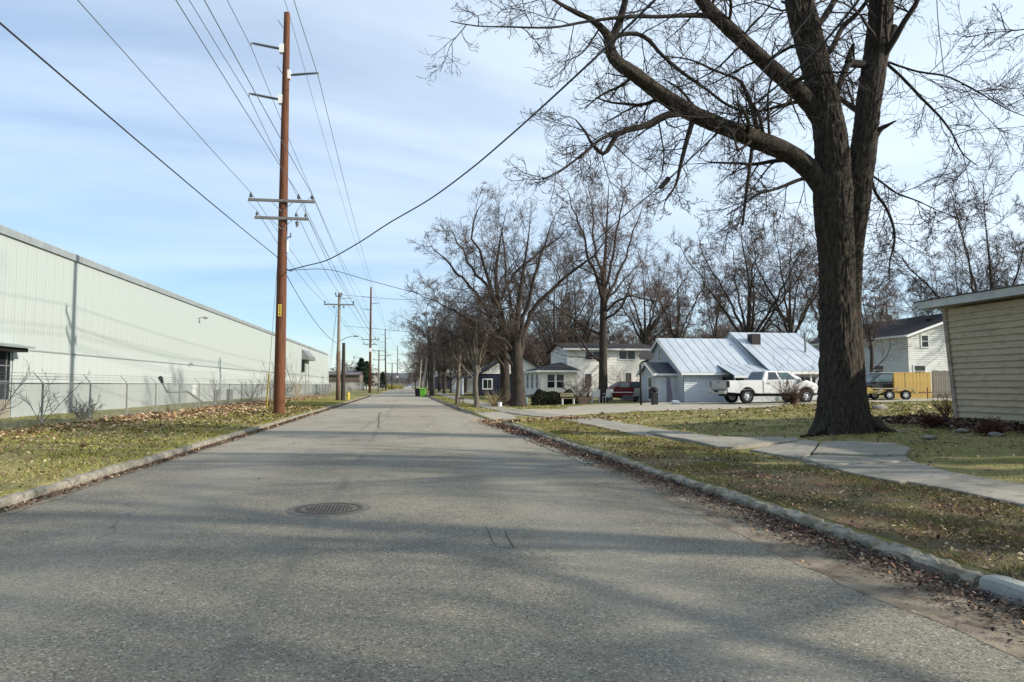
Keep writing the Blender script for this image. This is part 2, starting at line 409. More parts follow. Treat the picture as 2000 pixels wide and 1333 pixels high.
class MB:
    """collects simple solids into one mesh"""
    def __init__(s, off=(0, 0, 0)):
        s.v, s.f, s.off = [], [], Vector(off)
    def add(s, vs, fs):
        b = len(s.v)
        s.v += [Vector(v) - s.off for v in vs]
        s.f += [tuple(i + b for i in f) for f in fs]
        return s
    def box(s, x0, x1, y0, y1, z0, z1, M=None):
        vs = [Vector((x, y, z)) for z in (z0, z1) for x, y in ((x0, y0), (x1, y0), (x1, y1), (x0, y1))]
        if M: vs = [M @ v for v in vs]
        return s.add(vs, [(0, 3, 2, 1), (4, 5, 6, 7), (0, 1, 5, 4), (1, 2, 6, 5), (2, 3, 7, 6), (3, 0, 4, 7)])
    def prism(s, poly, a, b, axis='y', M=None):
        """poly in the plane across the axis ((x,z) for y, (y,z) for x, (x,y) for z), extruded from a to b"""
        n = len(poly)
        def mk(p, t):
            return {'y': (p[0], t, p[1]), 'x': (t, p[0], p[1]), 'z': (p[0], p[1], t)}[axis]
        vs = [Vector(mk(p, t)) for t in (a, b) for p in poly]
        if M: vs = [M @ v for v in vs]
        return s.add(vs, [tuple(range(n)), tuple(range(2 * n - 1, n - 1, -1))] + [(i, i + n, (i + 1) % n + n, (i + 1) % n) for i in range(n)])
    def slab(s, q, t):
        """a quad (four corners) with thickness t along its normal, downwards"""
        q = [Vector(p) for p in q]
        n = (q[1] - q[0]).cross(q[3] - q[0]).normalized() * t
        vs = q + [p - n for p in q]
        return s.add(vs, [(0, 1, 2, 3), (7, 6, 5, 4), (0, 4, 5, 1), (1, 5, 6, 2), (2, 6, 7, 3), (3, 7, 4, 0)])
    def cyl(s, p0, p1, r0, r1=None, n=10, cap=True):
        p0, p1 = Vector(p0), Vector(p1); r1 = r0 if r1 is None else r1
        d = (p1 - p0).normalized()
        a = d.orthogonal().normalized(); b = d.cross(a)
        vs = []
        for p, r in ((p0, r0), (p1, r1)):
            vs += [p + (a * math.cos(2 * math.pi * i / n) + b * math.sin(2 * math.pi * i / n)) * r for i in range(n)]
        fs = [(i, (i + 1) % n, (i + 1) % n + n, i + n) for i in range(n)]
        if cap: fs += [tuple(range(n - 1, -1, -1)), tuple(range(n, 2 * n))]
        return s.add(vs, fs)
    def tube(s, pts, r, n=6):
        for a, b in zip(pts[:-1], pts[1:]):
            s.cyl(a, b, r, n=n)
        return s
    def lathe(s, prof, c=(0, 0, 0), n=16, axis='z', cap=True):
        vs, fs = [], []
        for (r, h) in prof:
            for i in range(n):
                a = 2 * math.pi * i / n
                p = (r * math.cos(a), r * math.sin(a), h) if axis == 'z' else (r * math.cos(a), h, r * math.sin(a))
                vs.append(Vector(p) + Vector(c))
        for k in range(len(prof) - 1):
            for i in range(n):
                j = (i + 1) % n
                fs.append((k * n + i, k * n + j, (k + 1) * n + j, (k + 1) * n + i))
        if cap: fs += [tuple(range(n - 1, -1, -1)), tuple(range((len(prof) - 1) * n, len(prof) * n))]
        return s.add(vs, fs)
    def mesh(s, name, m, smooth=False):
        me = bpy.data.meshes.new(name)
        me.from_pydata([tuple(v) for v in s.v], [], s.f)
        me.materials.append(m)
        bm = bmesh.new(); bm.from_mesh(me); bmesh.ops.recalc_face_normals(bm, faces=bm.faces); bm.to_mesh(me); bm.free()
        if smooth:
            me.polygons.foreach_set('use_smooth', np.ones(len(me.polygons), bool))
        return me
    def build(s, name, m, parent=None, smooth=False, bevel=0, loc=None, label=None, kind=None):
        o = link(name, s.mesh(name, m, smooth), parent, loc)
        if bevel:
            b = o.modifiers.new('bevel', 'BEVEL'); b.width = bevel; b.segments = 2; b.limit_method = 'ANGLE'
        if label: o['label'] = label
        if kind: o['kind'] = kind
        return o

def tubes(P, Rr, sides):
    """P (N,K,3), Rr (N,K) -> vertices and quads of N tapered tubes"""
    N, K, _ = P.shape
    T = np.zeros_like(P)
    T[:, 1:-1] = P[:, 2:] - P[:, :-2]; T[:, 0] = P[:, 1] - P[:, 0]; T[:, -1] = P[:, -1] - P[:, -2]
    T /= np.linalg.norm(T, axis=2, keepdims=True) + 1e-9
    mean = P[:, -1] - P[:, 0]; mean /= np.linalg.norm(mean, axis=1, keepdims=True) + 1e-9
    ref = np.where(np.abs(mean[:, 2:3]) < .8, np.array([[0, 0, 1.]]), np.array([[1., 0, 0]]))
    A = np.cross(T, ref[:, None, :]); A /= np.linalg.norm(A, axis=2, keepdims=True) + 1e-9
    B = np.cross(T, A)
    th = np.arange(sides) * 2 * np.pi / sides
    V = P[:, :, None, :] + Rr[:, :, None, None] * (A[:, :, None, :] * np.cos(th)[None, None, :, None] + B[:, :, None, :] * np.sin(th)[None, None, :, None])
    n = np.arange(N)[:, None, None] * K * sides; k = np.arange(K - 1)[None, :, None] * sides; i = np.arange(sides)[None, None, :]
    j = (i + 1) % sides
    Q = np.stack([n + k + i, n + k + j, n + k + sides + j, n + k + sides + i], -1).reshape(-1, 4)
    return V.reshape(-1, 3), Q
def join_tubes(sets):
    """sets: list of (P, R, sides)"""
    VV, QQ, o = [], [], 0
    for P, Rr, s in sets:
        if len(P) == 0: continue
        v, q = tubes(P, Rr, s)
        VV.append(v); QQ.append(q + o); o += len(v)
    return np.concatenate(VV), np.concatenate(QQ)

def grow(P, Rr, n, t0, t1, ang, angv, lenr, K, wig, up, rr, rng, L=None, rmin=.004, lenv=.3, tipr=.3, taper=.45, curl=0):
    """n child branches on every parent branch; all parents at once"""
    N, KP, _ = P.shape
    if L is None: L = np.linalg.norm(np.diff(P, axis=1), axis=2).sum(1)
    t = (np.arange(n)[None, :] + rng.random((N, n))) / n * (t1 - t0) + t0
    x = t * (KP - 1); i0 = np.clip(x.astype(int), 0, KP - 2); fr = (x - i0)[..., None]
    idx = np.arange(N)[:, None]
    base = P[idx, i0] * (1 - fr) + P[idx, i0 + 1] * fr
    tan = P[idx, i0 + 1] - P[idx, i0]; tan /= np.linalg.norm(tan, axis=2, keepdims=True) + 1e-9
    r0 = (Rr[idx, i0] * (1 - fr[..., 0]) + Rr[idx, i0 + 1] * fr[..., 0])
    ref = rng.normal(size=(N, n, 3))
    nrm = np.cross(tan, ref); nrm /= np.linalg.norm(nrm, axis=2, keepdims=True) + 1e-9
    a = np.radians(ang + angv * rng.normal(size=(N, n)))[..., None]
    d = np.cos(a) * tan + np.sin(a) * nrm
    ln = L[:, None] * lenr * (1 - taper * (t - t0) / max(t1 - t0, 1e-6)) * (1 + lenv * rng.uniform(-1, 1, (N, n)))
    M = N * n
    base = base.reshape(M, 3); d = d.reshape(M, 3); ln = ln.reshape(M); r0 = np.maximum(r0.reshape(M) * rr, rmin)
    out = np.zeros((M, K, 3)); out[:, 0] = base
    step = ln / (K - 1)
    bend = rng.normal(size=(M, 3)) * curl
    for k in range(1, K):
        d = d + wig * rng.normal(size=(M, 3)) + bend
        d[:, 2] += up if np.isscalar(up) else up[k - 1]
        d /= np.linalg.norm(d, axis=1, keepdims=True)
        out[:, k] = out[:, k - 1] + d * step[:, None]
    Rk = r0[:, None] * np.linspace(1, tipr, K)[None, :]
    Rk = np.maximum(Rk, rmin * .6)
    return out, Rk, ln

def resample(pts, K):
    pts = np.asarray([list(p) for p in pts], float)
    seg = np.linalg.norm(np.diff(pts[:, :3], axis=0), axis=1); s = np.concatenate([[0], np.cumsum(seg)])
    # catmull-rom through the points
    n = len(pts)
    out = []
    for q in np.linspace(0, s[-1], K):
        i = min(max(np.searchsorted(s, q) - 1, 0), n - 2)
        t = (q - s[i]) / max(s[i + 1] - s[i], 1e-9)
        p0, p1, p2, p3 = pts[max(i - 1, 0)], pts[i], pts[i + 1], pts[min(i + 2, n - 1)]
        out.append(.5 * ((2 * p1) + (-p0 + p2) * t + (2 * p0 - 5 * p1 + 4 * p2 - p3) * t * t + (-p0 + 3 * p1 - 3 * p2 + p3) * t ** 3))
    return np.array(out)

def polysheet(name, poly, m, off, spacing=1.0, kind='structure', zf=None):
    """a thin sheet over the ground inside a polygon"""
    pts = [Vector((p[0], p[1])) for p in poly]
    # densify the edge
    e = []
    for a, b in zip(pts, pts[1:] + pts[:1]):
        k = max(1, int((b - a).length / spacing))
        e += [a.lerp(b, i / k) for i in range(k)]
    n = len(e)
    xs = [p.x for p in e]; ys = [p.y for p in e]
    P0 = np.array([(p.x, p.y) for p in e])
    gx, gy = np.meshgrid(np.arange(min(xs), max(xs), spacing), np.arange(min(ys), max(ys), spacing))
    G = np.stack([gx.ravel(), gy.ravel()], 1)
    G = G[inside(G, P0)]
    allp = e + [Vector(g) for g in G]
    r = delaunay_2d_cdt(allp, [(i, (i + 1) % n) for i in range(n)], [], 1, 1e-5)
    zf = zf or gz1
    V = [(p.x, p.y, zf(p.x, p.y) + off) for p in r[0]]
    me = bpy.data.meshes.new(name); me.from_pydata(V, [], [tuple(f) for f in r[2]]); me.materials.append(m)
    bm = bmesh.new(); bm.from_mesh(me); bmesh.ops.recalc_face_normals(bm, faces=bm.faces)
    if bm.faces and sum(f.normal.z for f in bm.faces) < 0: bmesh.ops.reverse_faces(bm, faces=bm.faces)
    bm.to_mesh(me); bm.free()
    o = link(name, me)
    return tag(o, kind=kind)
def inside(G, poly):
    x, y = G[:, 0], G[:, 1]; c = np.zeros(len(G), bool); j = len(poly) - 1
    for i in range(len(poly)):
        xi, yi = poly[i]; xj, yj = poly[j]
        m = ((yi > y) != (yj > y)) & (x < (xj - xi) * (y - yi) / (yj - yi + 1e-12) + xi)
        c ^= m; j = i
    return c

# ================================================================== GROUND AND ROAD
Ys = np.concatenate([np.arange(-60, -4, 4.0), np.arange(-4, 60, .8), np.arange(60, 160, 4.0), np.arange(160, 500, 20.0), [520, 600, 800, 1200, 2500]])
leftX = [-1500, -500, -200, -100, -60, -40, -28, -22, -18.2, -16, -14.5, -13, -11.5, -10, -9, -8, -7.2, -6.4, -5.8, -5.45, -5.275, -5.24]
V, rows = [], []
for y in Ys:
    x_r = float(xr(y)); s_l = float(swl(y)); s_r = float(swr(y))
    xs = leftX + [-3, 0, x_r - .5, x_r + .1, x_r + .155] + list(np.linspace(x_r + .5, s_l, 5)) + [s_r] + [s_r + .8 * i for i in range(1, 12)] + \
         [20, 22, 24, 27, 30, 34, 38, 44, 60, 100, 200, 500, 1500]
    for x in xs:
        V.append((x, y, gz1(x, y)))
nx = len(xs); ny = len(Ys)
ii, jj = np.meshgrid(np.arange(nx - 1), np.arange(ny - 1))
q = np.stack([jj * nx + ii, jj * nx + ii + 1, (jj + 1) * nx + ii + 1, (jj + 1) * nx + ii], -1).reshape(-1, 4)
tag(link('ground', npmesh('ground', V, q, mats=M_GROUND, smooth=True)), kind='structure')

Yr = np.concatenate([np.arange(-60, 60, 1.5), np.arange(60, 300, 10.), [320, 400, 500, 620]])
V = []
for y in Yr:
    for k in range(9):
        f = k / 8; x = (XL + .004) * (1 - f) + (float(xr(y)) + .002) * f
        V.append((x, y, .045 * (1 - (2 * f - 1) ** 2)))
nx = 9; ny = len(Yr)
ii, jj = np.meshgrid(np.arange(nx - 1), np.arange(ny - 1))
q = np.stack([jj * nx + ii, jj * nx + ii + 1, (jj + 1) * nx + ii + 1, (jj + 1) * nx + ii], -1).reshape(-1, 4)
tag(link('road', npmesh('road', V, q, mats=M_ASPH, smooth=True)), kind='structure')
def road_z(x, y):
    f = (x - XL) / (float(xr(y)) - XL)
    return .045 * (1 - (2 * f - 1) ** 2)

# sand and broken concrete in the gutters
def edge_jit(y, a, s): return a * (.5 * mnoise.noise(Vector((y * 3.3, s, 0))) + .35 * mnoise.noise(Vector((y * 9, s, 2))) + math.sin(y * 1.7 + s) * .5 + math.sin(y * 4.3 + 2 * s) * .3 + math.sin(y * .6 + s) * .6)
ps = [(float(lerp_tab([(-30, 3.45), (4, 3.5), (8, 3.5), (12, 3.7), (16, 3.62), (28, 3.35)], y)) + edge_jit(y, .07, 1), y) for y in np.arange(-8, 28.6, .09)]
ps += [(float(xr(y)) - .003, y) for y in np.arange(28.4, -8.1, -2.)]
polysheet('gutter_sand', ps, M_SAND, .002, .4, zf=road_z)
ps = [(XL + .003, y) for y in np.arange(-4, 90, 4.)] + [(XL + .22 + edge_jit(y, .1, 2), y) for y in np.arange(88, -4, -.5)]
polysheet('gutter_dirt', ps, M_SAND, .004, .6, zf=road_z)
ps = [(float(xr(y)) - .3 + edge_jit(y, .1, 3), y) for y in np.arange(41, 120, .8)] + [(float(xr(y)) - .003, y) for y in np.arange(120, 40, -4.)]
polysheet('gutter_dirt', ps, M_SAND, .004, 1.0, zf=road_z)
# pale gutter pan showing past the asphalt
p = [at_z(*a, 0) for a in ((1108, 893), (1150, 891), (1178, 906), (1140, 908))]
polysheet('gutter_pan', [(v.x, v.y) for v in p], M_CONC, .009, .5, zf=road_z)
p = [at_z(*a, 0) for a in ((985, 836), (1000, 840), (1060, 862), (1098, 885), (1085, 884), (1020, 856))]
polysheet('gutter_pan', [(v.x, v.y) for v in p], M_CONC, .009, .5, zf=road_z)
M_VERGE = mat('verge_soil', (.10, .075, .045), .95, (.115, .105, .04), 1.5, 7, col3=(.16, .055, .035), scale3=1.8, amt3=.6, bump=.7, bscale=30)
ps = [(float(xr(y)) + .2, y) for y in np.arange(-8, 15, .8)] + [(float(swl(y)) - .02 - (max(0, y - 10) * .3), y) for y in np.arange(14.5, -8, -.8)]
polysheet('verge_soil', ps, M_VERGE, .006, .45)
# grooves and patches worn into the asphalt
def strip(pxs, w, name='road_crack'):
    pts = [at_z(a, b, 0.03) for a, b in pxs]
    mb = MB()
    for i, (a, b) in enumerate(zip(pts[:-1], pts[1:])):
        d = (b - a).normalized(); n = Vector((-d.y, d.x, 0)) * w * random.uniform(.6, 1.2)
        q = [a - n, b - n, b + n, a + n]
        mb.add([(v.x, v.y, road_z(v.x, v.y) + .004) for v in q], [(0, 1, 2, 3)])
    return tag(mb.build(name, M_MUDCR), kind='structure')
def wob(a, b, n, j):
    return [(a[0] + (b[0] - a[0]) * i / n + random.uniform(-j, j), a[1] + (b[1] - a[1]) * i / n + random.uniform(-.3, .3) * j) for i in range(n + 1)]
strip(wob((948, 1030), (968, 1070), 6, 1), .005)
strip(wob((985, 1040), (1003, 1072), 6, 1), .008)
strip(wob((975, 1073), (1006, 1073), 5, 1), .006)
strip(wob((712, 886), (960, 881), 14, 2), .013)
strip(wob((560, 893), (710, 887), 8, 2), .012)
strip(wob((1014, 887), (1052, 888), 4, 1), .02)
strip(wob((850, 805), (905, 800), 5, 1), .03)
strip(wob((690, 822), (880, 818), 9, 2), .02)
strip(wob((742, 806), (738, 836), 6, 2), .03)
strip(wob((700, 842), (770, 800), 6, 2), .012)

# manhole
c = at_z(643, 995, .04)
mh = empty('manhole', (c.x, c.y, road_z(c.x, c.y)), 0, 'round cast iron manhole cover set in the asphalt', 'manhole cover')
MB().lathe([(.40, -.02), (.42, .006), (.36, .012), (.345, .004), (.335, -.015)], n=40).build('frame', M_IRON, mh)
mb = MB().lathe([(.33, -.02), (.33, .002), (.0001, .003)], n=40)
for i in range(-6, 7):
    w = math.sqrt(max(.0, .29 ** 2 - (i * .045) ** 2))
    for k in range(int(-w / .045), int(w / .045) + 1):
        mb.box(i * .045 - .014, i * .045 + .014, k * .045 - .014, k * .045 + .014, .002, .008)
mb.build('cover', M_IRON, mh)
MB().lathe([(.52, .0015), (.43, .005)], n=36).build('patch_ring', mat('tar_ring', (.09, .085, .078), .9, (.15, .14, .12), 8), mh)

# kerbs: individual stones butted together
def kerb_stone(name, L, m, seed, worn):
    """cross-section across x (0 = road face, grows away from the road), runs along y"""
    r = random.Random(seed); ns = 26
    prof = [(0, -.1), (.0, .03), (.003, .07), (.012, .108), (.05, .13), (.10, .134), (.15, .132), (.19, .118), (.195, -.1)]
    V = []
    for k in range(ns + 1):
        y = L * k / ns
        for (x, z) in prof:
            nz = mnoise.noise(Vector((x * 9, y * 3.1 + seed * 7, z * 9)))
            n2 = mnoise.noise(Vector((x * 30, y * 23 + seed * 3, z * 30)))
            e = 1 if z > 0 else 0
            V.append((x + e * worn * (nz * .014 + n2 * .024) * (1 if x < .1 else .3), y, z + e * worn * (nz * .012 + n2 * .018) - e * .012 * (k in (0, ns))))
    n = len(prof); Q = [(k * n + i, (k + 1) * n + i, (k + 1) * n + i + 1, k * n + i + 1) for k in range(ns) for i in range(n - 1)]
    me = bpy.data.meshes.new(name)
    me.from_pydata(V, [], Q + [tuple(range(n)), tuple((ns) * n + i for i in range(n - 1, -1, -1))]); me.materials.append(m)
    bm = bmesh.new(); bm.from_mesh(me); bmesh.ops.recalc_face_normals(bm, faces=bm.faces); bm.to_mesh(me); bm.free()
    return me
kp = empty('kerb', (0, 0, 0), kind='structure')
LS = [kerb_stone('kerb_stone', 2.96, M_KERB, s, .8) for s in range(4)]
k = 0
y = -12.0
while y < 110:
    o = link('kerb_stone', LS[k % 4], kp, (XL, y, random.uniform(-.012, .01)))
    o.rotation_euler = (0, 0, R(random.uniform(-.3, .3))); o.scale = (-1, 1, 1)
    y += 3.0; k += 1
RS = [kerb_stone('kerb_stone', L, M_KERB_DK, 10 + s, 1.7) for s, L in enumerate((1.98, 2.88, 1.37, 3.36))]
RL = (2.03, 2.93, 1.43, 3.43)
RN = kerb_stone('kerb_stone', 3.0, M_KERB_NEW, 20, .35)
y = 5.05; k = 0
segs = []
for b in (-8.6, -5.5, -2.35, .8):
    pass
yy = 5.02
for q_ in range(4):
    yy -= 3.04; segs.append((yy, RN, 3.04))
yy = 5.05
while yy < 28.2:
    segs.append((yy, RS[k % 4], RL[k % 4])); yy += RL[k % 4]; k += 1
yy = 40.6
while yy < 110:
    segs.append((yy, LS[k % 4], 3.0)); yy += 3.0; k += 1
for yy, me_, ln in segs:
    a, b = float(xr(yy)), float(xr(yy + ln))
    o = link('kerb_stone', me_, kp, (a, yy, random.uniform(-.035, .012)))
    o.rotation_euler = (R(random.uniform(-.7, .7)), R(random.uniform(-6, 4)) if me_ is not RN else 0, -math.atan2(b - a, ln))
# curved kerb returns at the drive
def kerb_curve(pts, m):
    for i, (a, b) in enumerate(zip(pts[:-1], pts[1:])):
        L = (Vector(b) - Vector(a)).length
        o = link('kerb_stone', kerb_stone('kerb_stone', L - .02, m, 40 + i, 1.0), kp, (a[0], a[1], -.01 - .01 * i))
        o.rotation_euler = (0, 0, -math.atan2(b[0] - a[0], b[1] - a[1]))
kerb_curve([(3.35, 40.6), (3.6, 39.6), (4.2, 38.9), (5.2, 38.7)][::-1], M_KERB_DK)
kerb_curve([(3.8, 27.9), (3.95, 28.7), (4.5, 29.2)], M_KERB_DK)

# pavement slabs
sp_ = empty('pavement', (0, 0, 0), kind='structure')
def slab_obj(poly, lift, tilt=0, seed=0, pr=sp_, m=M_CONC):
    n = len(poly)
    cx_, cy_ = sum(p[0] for p in poly) / n, sum(p[1] for p in poly) / n
    e = []
    for i in range(n):
        a, b = poly[i], poly[(i + 1) % n]
        kk = 5
        for j in range(kk):
            f = j / kk
            e.append((a[0] + (b[0] - a[0]) * f + (random.uniform(-.012, .012) if j else 0), a[1] + (b[1] - a[1]) * f + (random.uniform(-.012, .012) if j else 0)))
    t = [(x, y, max(gz1(x, y), gz1(cx_, cy_) - .02) + lift + tilt * (x - cx_)) for x, y in e]
    t2 = [(cx_ + (x - cx_) * .985, cy_ + (y - cy_) * .985, z + .012) for x, y, z in t]
    bt = [(x, y, z - .1) for x, y, z in t]
    N = len(e)
    vs = bt + t + t2 + [(cx_, cy_, gz1(cx_, cy_) + lift + .014)]
    fs = [(i, (i + 1) % N, N + (i + 1) % N, N + i) for i in range(N)] + [(N + i, N + (i + 1) % N, 2 * N + (i + 1) % N, 2 * N + i) for i in range(N)] + \
         [(2 * N + i, 2 * N + (i + 1) % N, 3 * N) for i in range(N)]
    MB().add(vs, fs).build('slab', m, pr)
y = -6.0
while y < 60:
    if not (11.6 < y < 19.3):
        L = 1.5
        if 33.5 < y < 38: pass
        poly = [(float(swl(y)) + .01, y + .012), (float(swr(y)) - .01, y + .012), (float(swr(y + L)) - .01, y + L - .012), (float(swl(y + L)) + .01, y + L - .012)]
        slab_obj(poly, .022 + random.uniform(-.004, .006), random.uniform(-.01, .01))
        y += L
    else:
        y += 1.5
# the heaved and broken slabs by the big tree, traced
def W(*a):
    o = []
    for px, py in a:
        p = on_ground(px, py); o.append((p.x, p.y))
    return o
heave = [
    (W((1400, 878), (1430, 879), (1562, 863), (1556, 858), (1500, 857), (1386, 857), (1290, 842), (1262, 848)), .05, -.01),
    (W((1465, 883), (1562, 899), (1581, 894), (1600, 871), (1570, 866)), .06, .02),
    (W((1565, 901), (1612, 915), (1782, 905), (1770, 898), (1664, 898), (1585, 896)), .05, .0),
    (W((1606, 871), (1588, 893), (1664, 896), (1768, 896), (1779, 884), (1745, 874), (1672, 870)), .085, .0),
    (W((1616, 917), (1662, 929), (1757, 948), (1832, 942), (1878, 935), (1784, 907)), .04, .0),
]
for p_, l_, t_ in heave:
    slab_obj(p_, l_, t_)
# the second pavement leaf beyond the drive is in the loop above; far stretch as one strip
for y0 in np.arange(60, 118, 3.):
    slab_obj([(4.7, y0 + .02), (6.1, y0 + .02), (6.1, y0 + 2.98), (4.7, y0 + 2.98)], .02)

# drive
DRIVE = W((905, 806), (940, 818), (984, 834)) + [(4.7, 28.9)] + W((1003, 813), (1110, 812), (1200, 807), (1300, 803.5), (1420, 800), (1500, 796.5), (1548, 790.5))
DRIVE += [(27.5, 37.4), (33, 36.5), (40, 36.8), (40, 41), (33, 43.8), (26, 44.4), (18, 44.6), (16.3, 45.8)]
DRIVE += W((1250, 789), (1180, 791), (1110, 794.5), (1104, 799.5), (1003, 800.5), (990, 798)) + [(6.5, 38.9), (5.2, 38.85), (4.2, 39.1), (3.7, 39.8), (3.38, 40.4)]
DRIVE[0] = (3.36, 40.2)
polysheet('drive', DRIVE, M_DRIVE, .012, .55)
DP = np.array(DRIVE)

def text_mesh(name, body, size, m, parent, loc, rot=(R(90), 0, 0)):
    fc = bpy.data.curves.new(name, 'FONT'); fc.body = body; fc.size = size; fc.align_x = 'CENTER'; fc.extrude = .002
    fo = bpy.data.objects.new(name, fc); COL.objects.link(fo)
    me = bpy.data.meshes.new_from_object(fo.evaluated_get(bpy.context.evaluated_depsgraph_get()))
    bpy.data.objects.remove(fo); me.materials.clear(); me.materials.append(m)
    o = link(name, me, parent, loc); o.rotation_euler = rot
    return o

# ================================================================== WAREHOUSE
WX, WZ0, WZS, WZT = -18.2, .02, 3.28, 8.42
WY0, WY1 = 6.0, 171.0
wh = empty('warehouse', (WX, WY0, 0), 0, 'long pale green metal warehouse wall with grey roof edge along the street', 'warehouse')
def rib_panel(name, h, m, w=.914):
    """ribbed sheet, y 0..w, z 0..h, ribs standing out towards +x"""
    n = 3; p = w / n; prof = [(0, .0)]
    for i in range(n):
        a = i * p
        prof += [(a + p * .60, 0), (a + p * .68, .007), (a + p * .86, .007), (a + p * .94, 0)]
    prof += [(w - .006, 0)]
    V = [(x, y, z) for z in (0, h) for y, x in prof]
    N = len(prof)
    Q = [(i, i + 1, N + i + 1, N + i) for i in range(N - 1)]
    me = bpy.data.meshes.new(name); me.from_pydata(V, [], Q); me.materials.append(m); return me
pu = rib_panel('wall_panel', WZT - WZS - .02, M_WALL); pl_ = rib_panel('wall_panel', WZS - WZ0 - .03, M_WALL_L)
w_ = .914
ncol = int((WY1 - WY0) / w_)
BAY0, BAY1 = 27.0, 35.65      # the dark bay at the frame's edge
nb = 110
for i in range(nb):
    y = i * w_
    link('wall_panel', pu, wh, (.02, y, WZS + .02))
    if not (BAY0 - .95 < WY0 + y < BAY1 + .05):
        link('wall_panel', pl_, wh, (.035, y, WZ0))
def joined(me, n0, n1, z, x):
    V0 = np.array([v.co[:] for v in me.vertices]); Q0 = np.array([p.vertices[:] for p in me.polygons])
    V, Q = [], []
    for k in range(n0, n1):
        V.append(V0 + [x, k * w_, z]); Q.append(Q0 + (k - n0) * len(V0))
    return np.concatenate(V), np.concatenate(Q)
for me_, z, x, m in ((pu, WZS + .02, .02, M_WALL), (pl_, WZ0, .035, M_WALL_L)):
    v, q_ = joined(me_, nb, ncol, z, x)
    tag(link('far_wall_panels', npmesh('far_wall_panels', v, q_, mats=m), wh), kind='stuff')
LY = ncol * w_
MB().box(-30, 0, 0, LY, -.1, WZT - .05).build('wall_core', M_WALL, wh)
MB().box(.0, .075, 0, LY, WZS - .035, WZS + .03).build('drip_trim', M_FASCIA, wh)
MB().box(.0, .06, 0, LY, -.1, .06).build('base_trim', M_KERB, wh)
fz = 6.1
for i in range(int(LY / fz)):
    MB().prism([(-.3, WZT + .36), (.09, WZT + .36), (.13, WZT + .3), (.13, WZT - .02), (.03, WZT - .02), (.03, WZT + .1), (-.3, WZT + .1)], i * fz + .01, (i + 1) * fz - .01).build('eave_trim', M_FASCIA, wh)
MB().prism([(-30, WZT + 1.2), (.05, WZT + .28), (.05, WZT + .12), (-30, WZT + .1)], 0, LY).build('roof', M_FASCIA, wh)
MB().box(-.02, .08, LY - .01, LY + .1, -.1, WZT + .1).build('corner_trim', M_WHITE, wh)
MB().box(-2.2, -.05, LY + .12, LY + .2, -.05, 3.6).build('dark_side_door', M_DARK, wh)
# dark bay with canopy
b0, b1 = BAY0 - WY0, BAY1 - WY0 + .25
MB().box(.0, .05, b0, b1, .1, 3.3).build('bay_recess', M_DARK, wh)
bf = MB()
for y in np.arange(b0, b1 + .1, 1.06): bf.box(.05, .11, y, y + .06, .9, 3.2)
for z in (.9, 1.62, 1.74, 2.45, 3.14): bf.box(.05, .10, b0, b1, z, z + .05)
bay = bf.build('bay_frame', M_GALV, wh)
MB().box(.052, .07, b0 + .05, b1 - .03, 1.0, 3.1).build('pane', M_GLASS, bay)
MB().box(.0, .12, b0, b1, .0, .9).build('bay_sill', mat('buff_block', (.36, .31, .22), .9, (.28, .24, .18), 3), wh)
MB().slab([(0, b0 - .6, 3.52), (.95, b0 - .6, 3.36), (.95, b1 + .35, 3.36), (0, b1 + .35, 3.52)], .09).build('canopy', M_FASCIA, wh)
MB().box(.0, .75, b0 - .5, b1 + .1, 3.1, 3.3).build('canopy_box', M_DARK, wh)
def wall_pt(px, py):
    r, v = ray(px, py); k = WX / r[0]
    return Vector((0, r[1] * k - WY0, EYE + r[2] * k))
# flood lamps
for px, py, s in ((388, 622, .6), (368, 712, .3), (533, 728, .3), (628, 738, .35)):
    p = wall_pt(px, py)
    lm = MB().box(.02, .1, p.y - .12 * s, p.y + .12 * s, p.z - .1 * s, p.z + .1 * s).tube([(.05, p.y, p.z), (.9 * s, p.y - .1, p.z + .12)], .03)
    lm.box(.75 * s, 1.25 * s, p.y - .3 * s, p.y + .15 * s, p.z - .06, p.z + .16 * s, ).build('wall_lamp', M_GALV, wh)
# ventilation hood with duct
p = wall_pt(596, 704); q2 = wall_pt(596, 684)
hd = MB().prism([(0, q2.z), (1.2, p.z + .6), (1.2, p.z), (0, p.z)], p.y - 4.5, p.y + 4.5)
hd.build('vent_hood', M_GALV, wh)
MB().box(.05, .45, p.y - 4.6, p.y - 3.4, p.z - 2.2, p.z - .01).build('duct', M_DARK, wh)
MB().cyl((.15, p.y + .5, 0), (.15, p.y + .5, p.z), .08).build('conduit', M_WALL, wh)
p = wall_pt(377, 762)
MB().box(.07, .09, p.y - .5, p.y + .6, p.z - .42, p.z + .45).build('notice', M_WHITE, wh)
for px, py in ((420, 780), (445, 779)):
    p = wall_pt(px, py); MB().box(.05, .35, p.y - .7, p.y + .7, .0, 1.15).build('meter_box', M_GALV, wh)

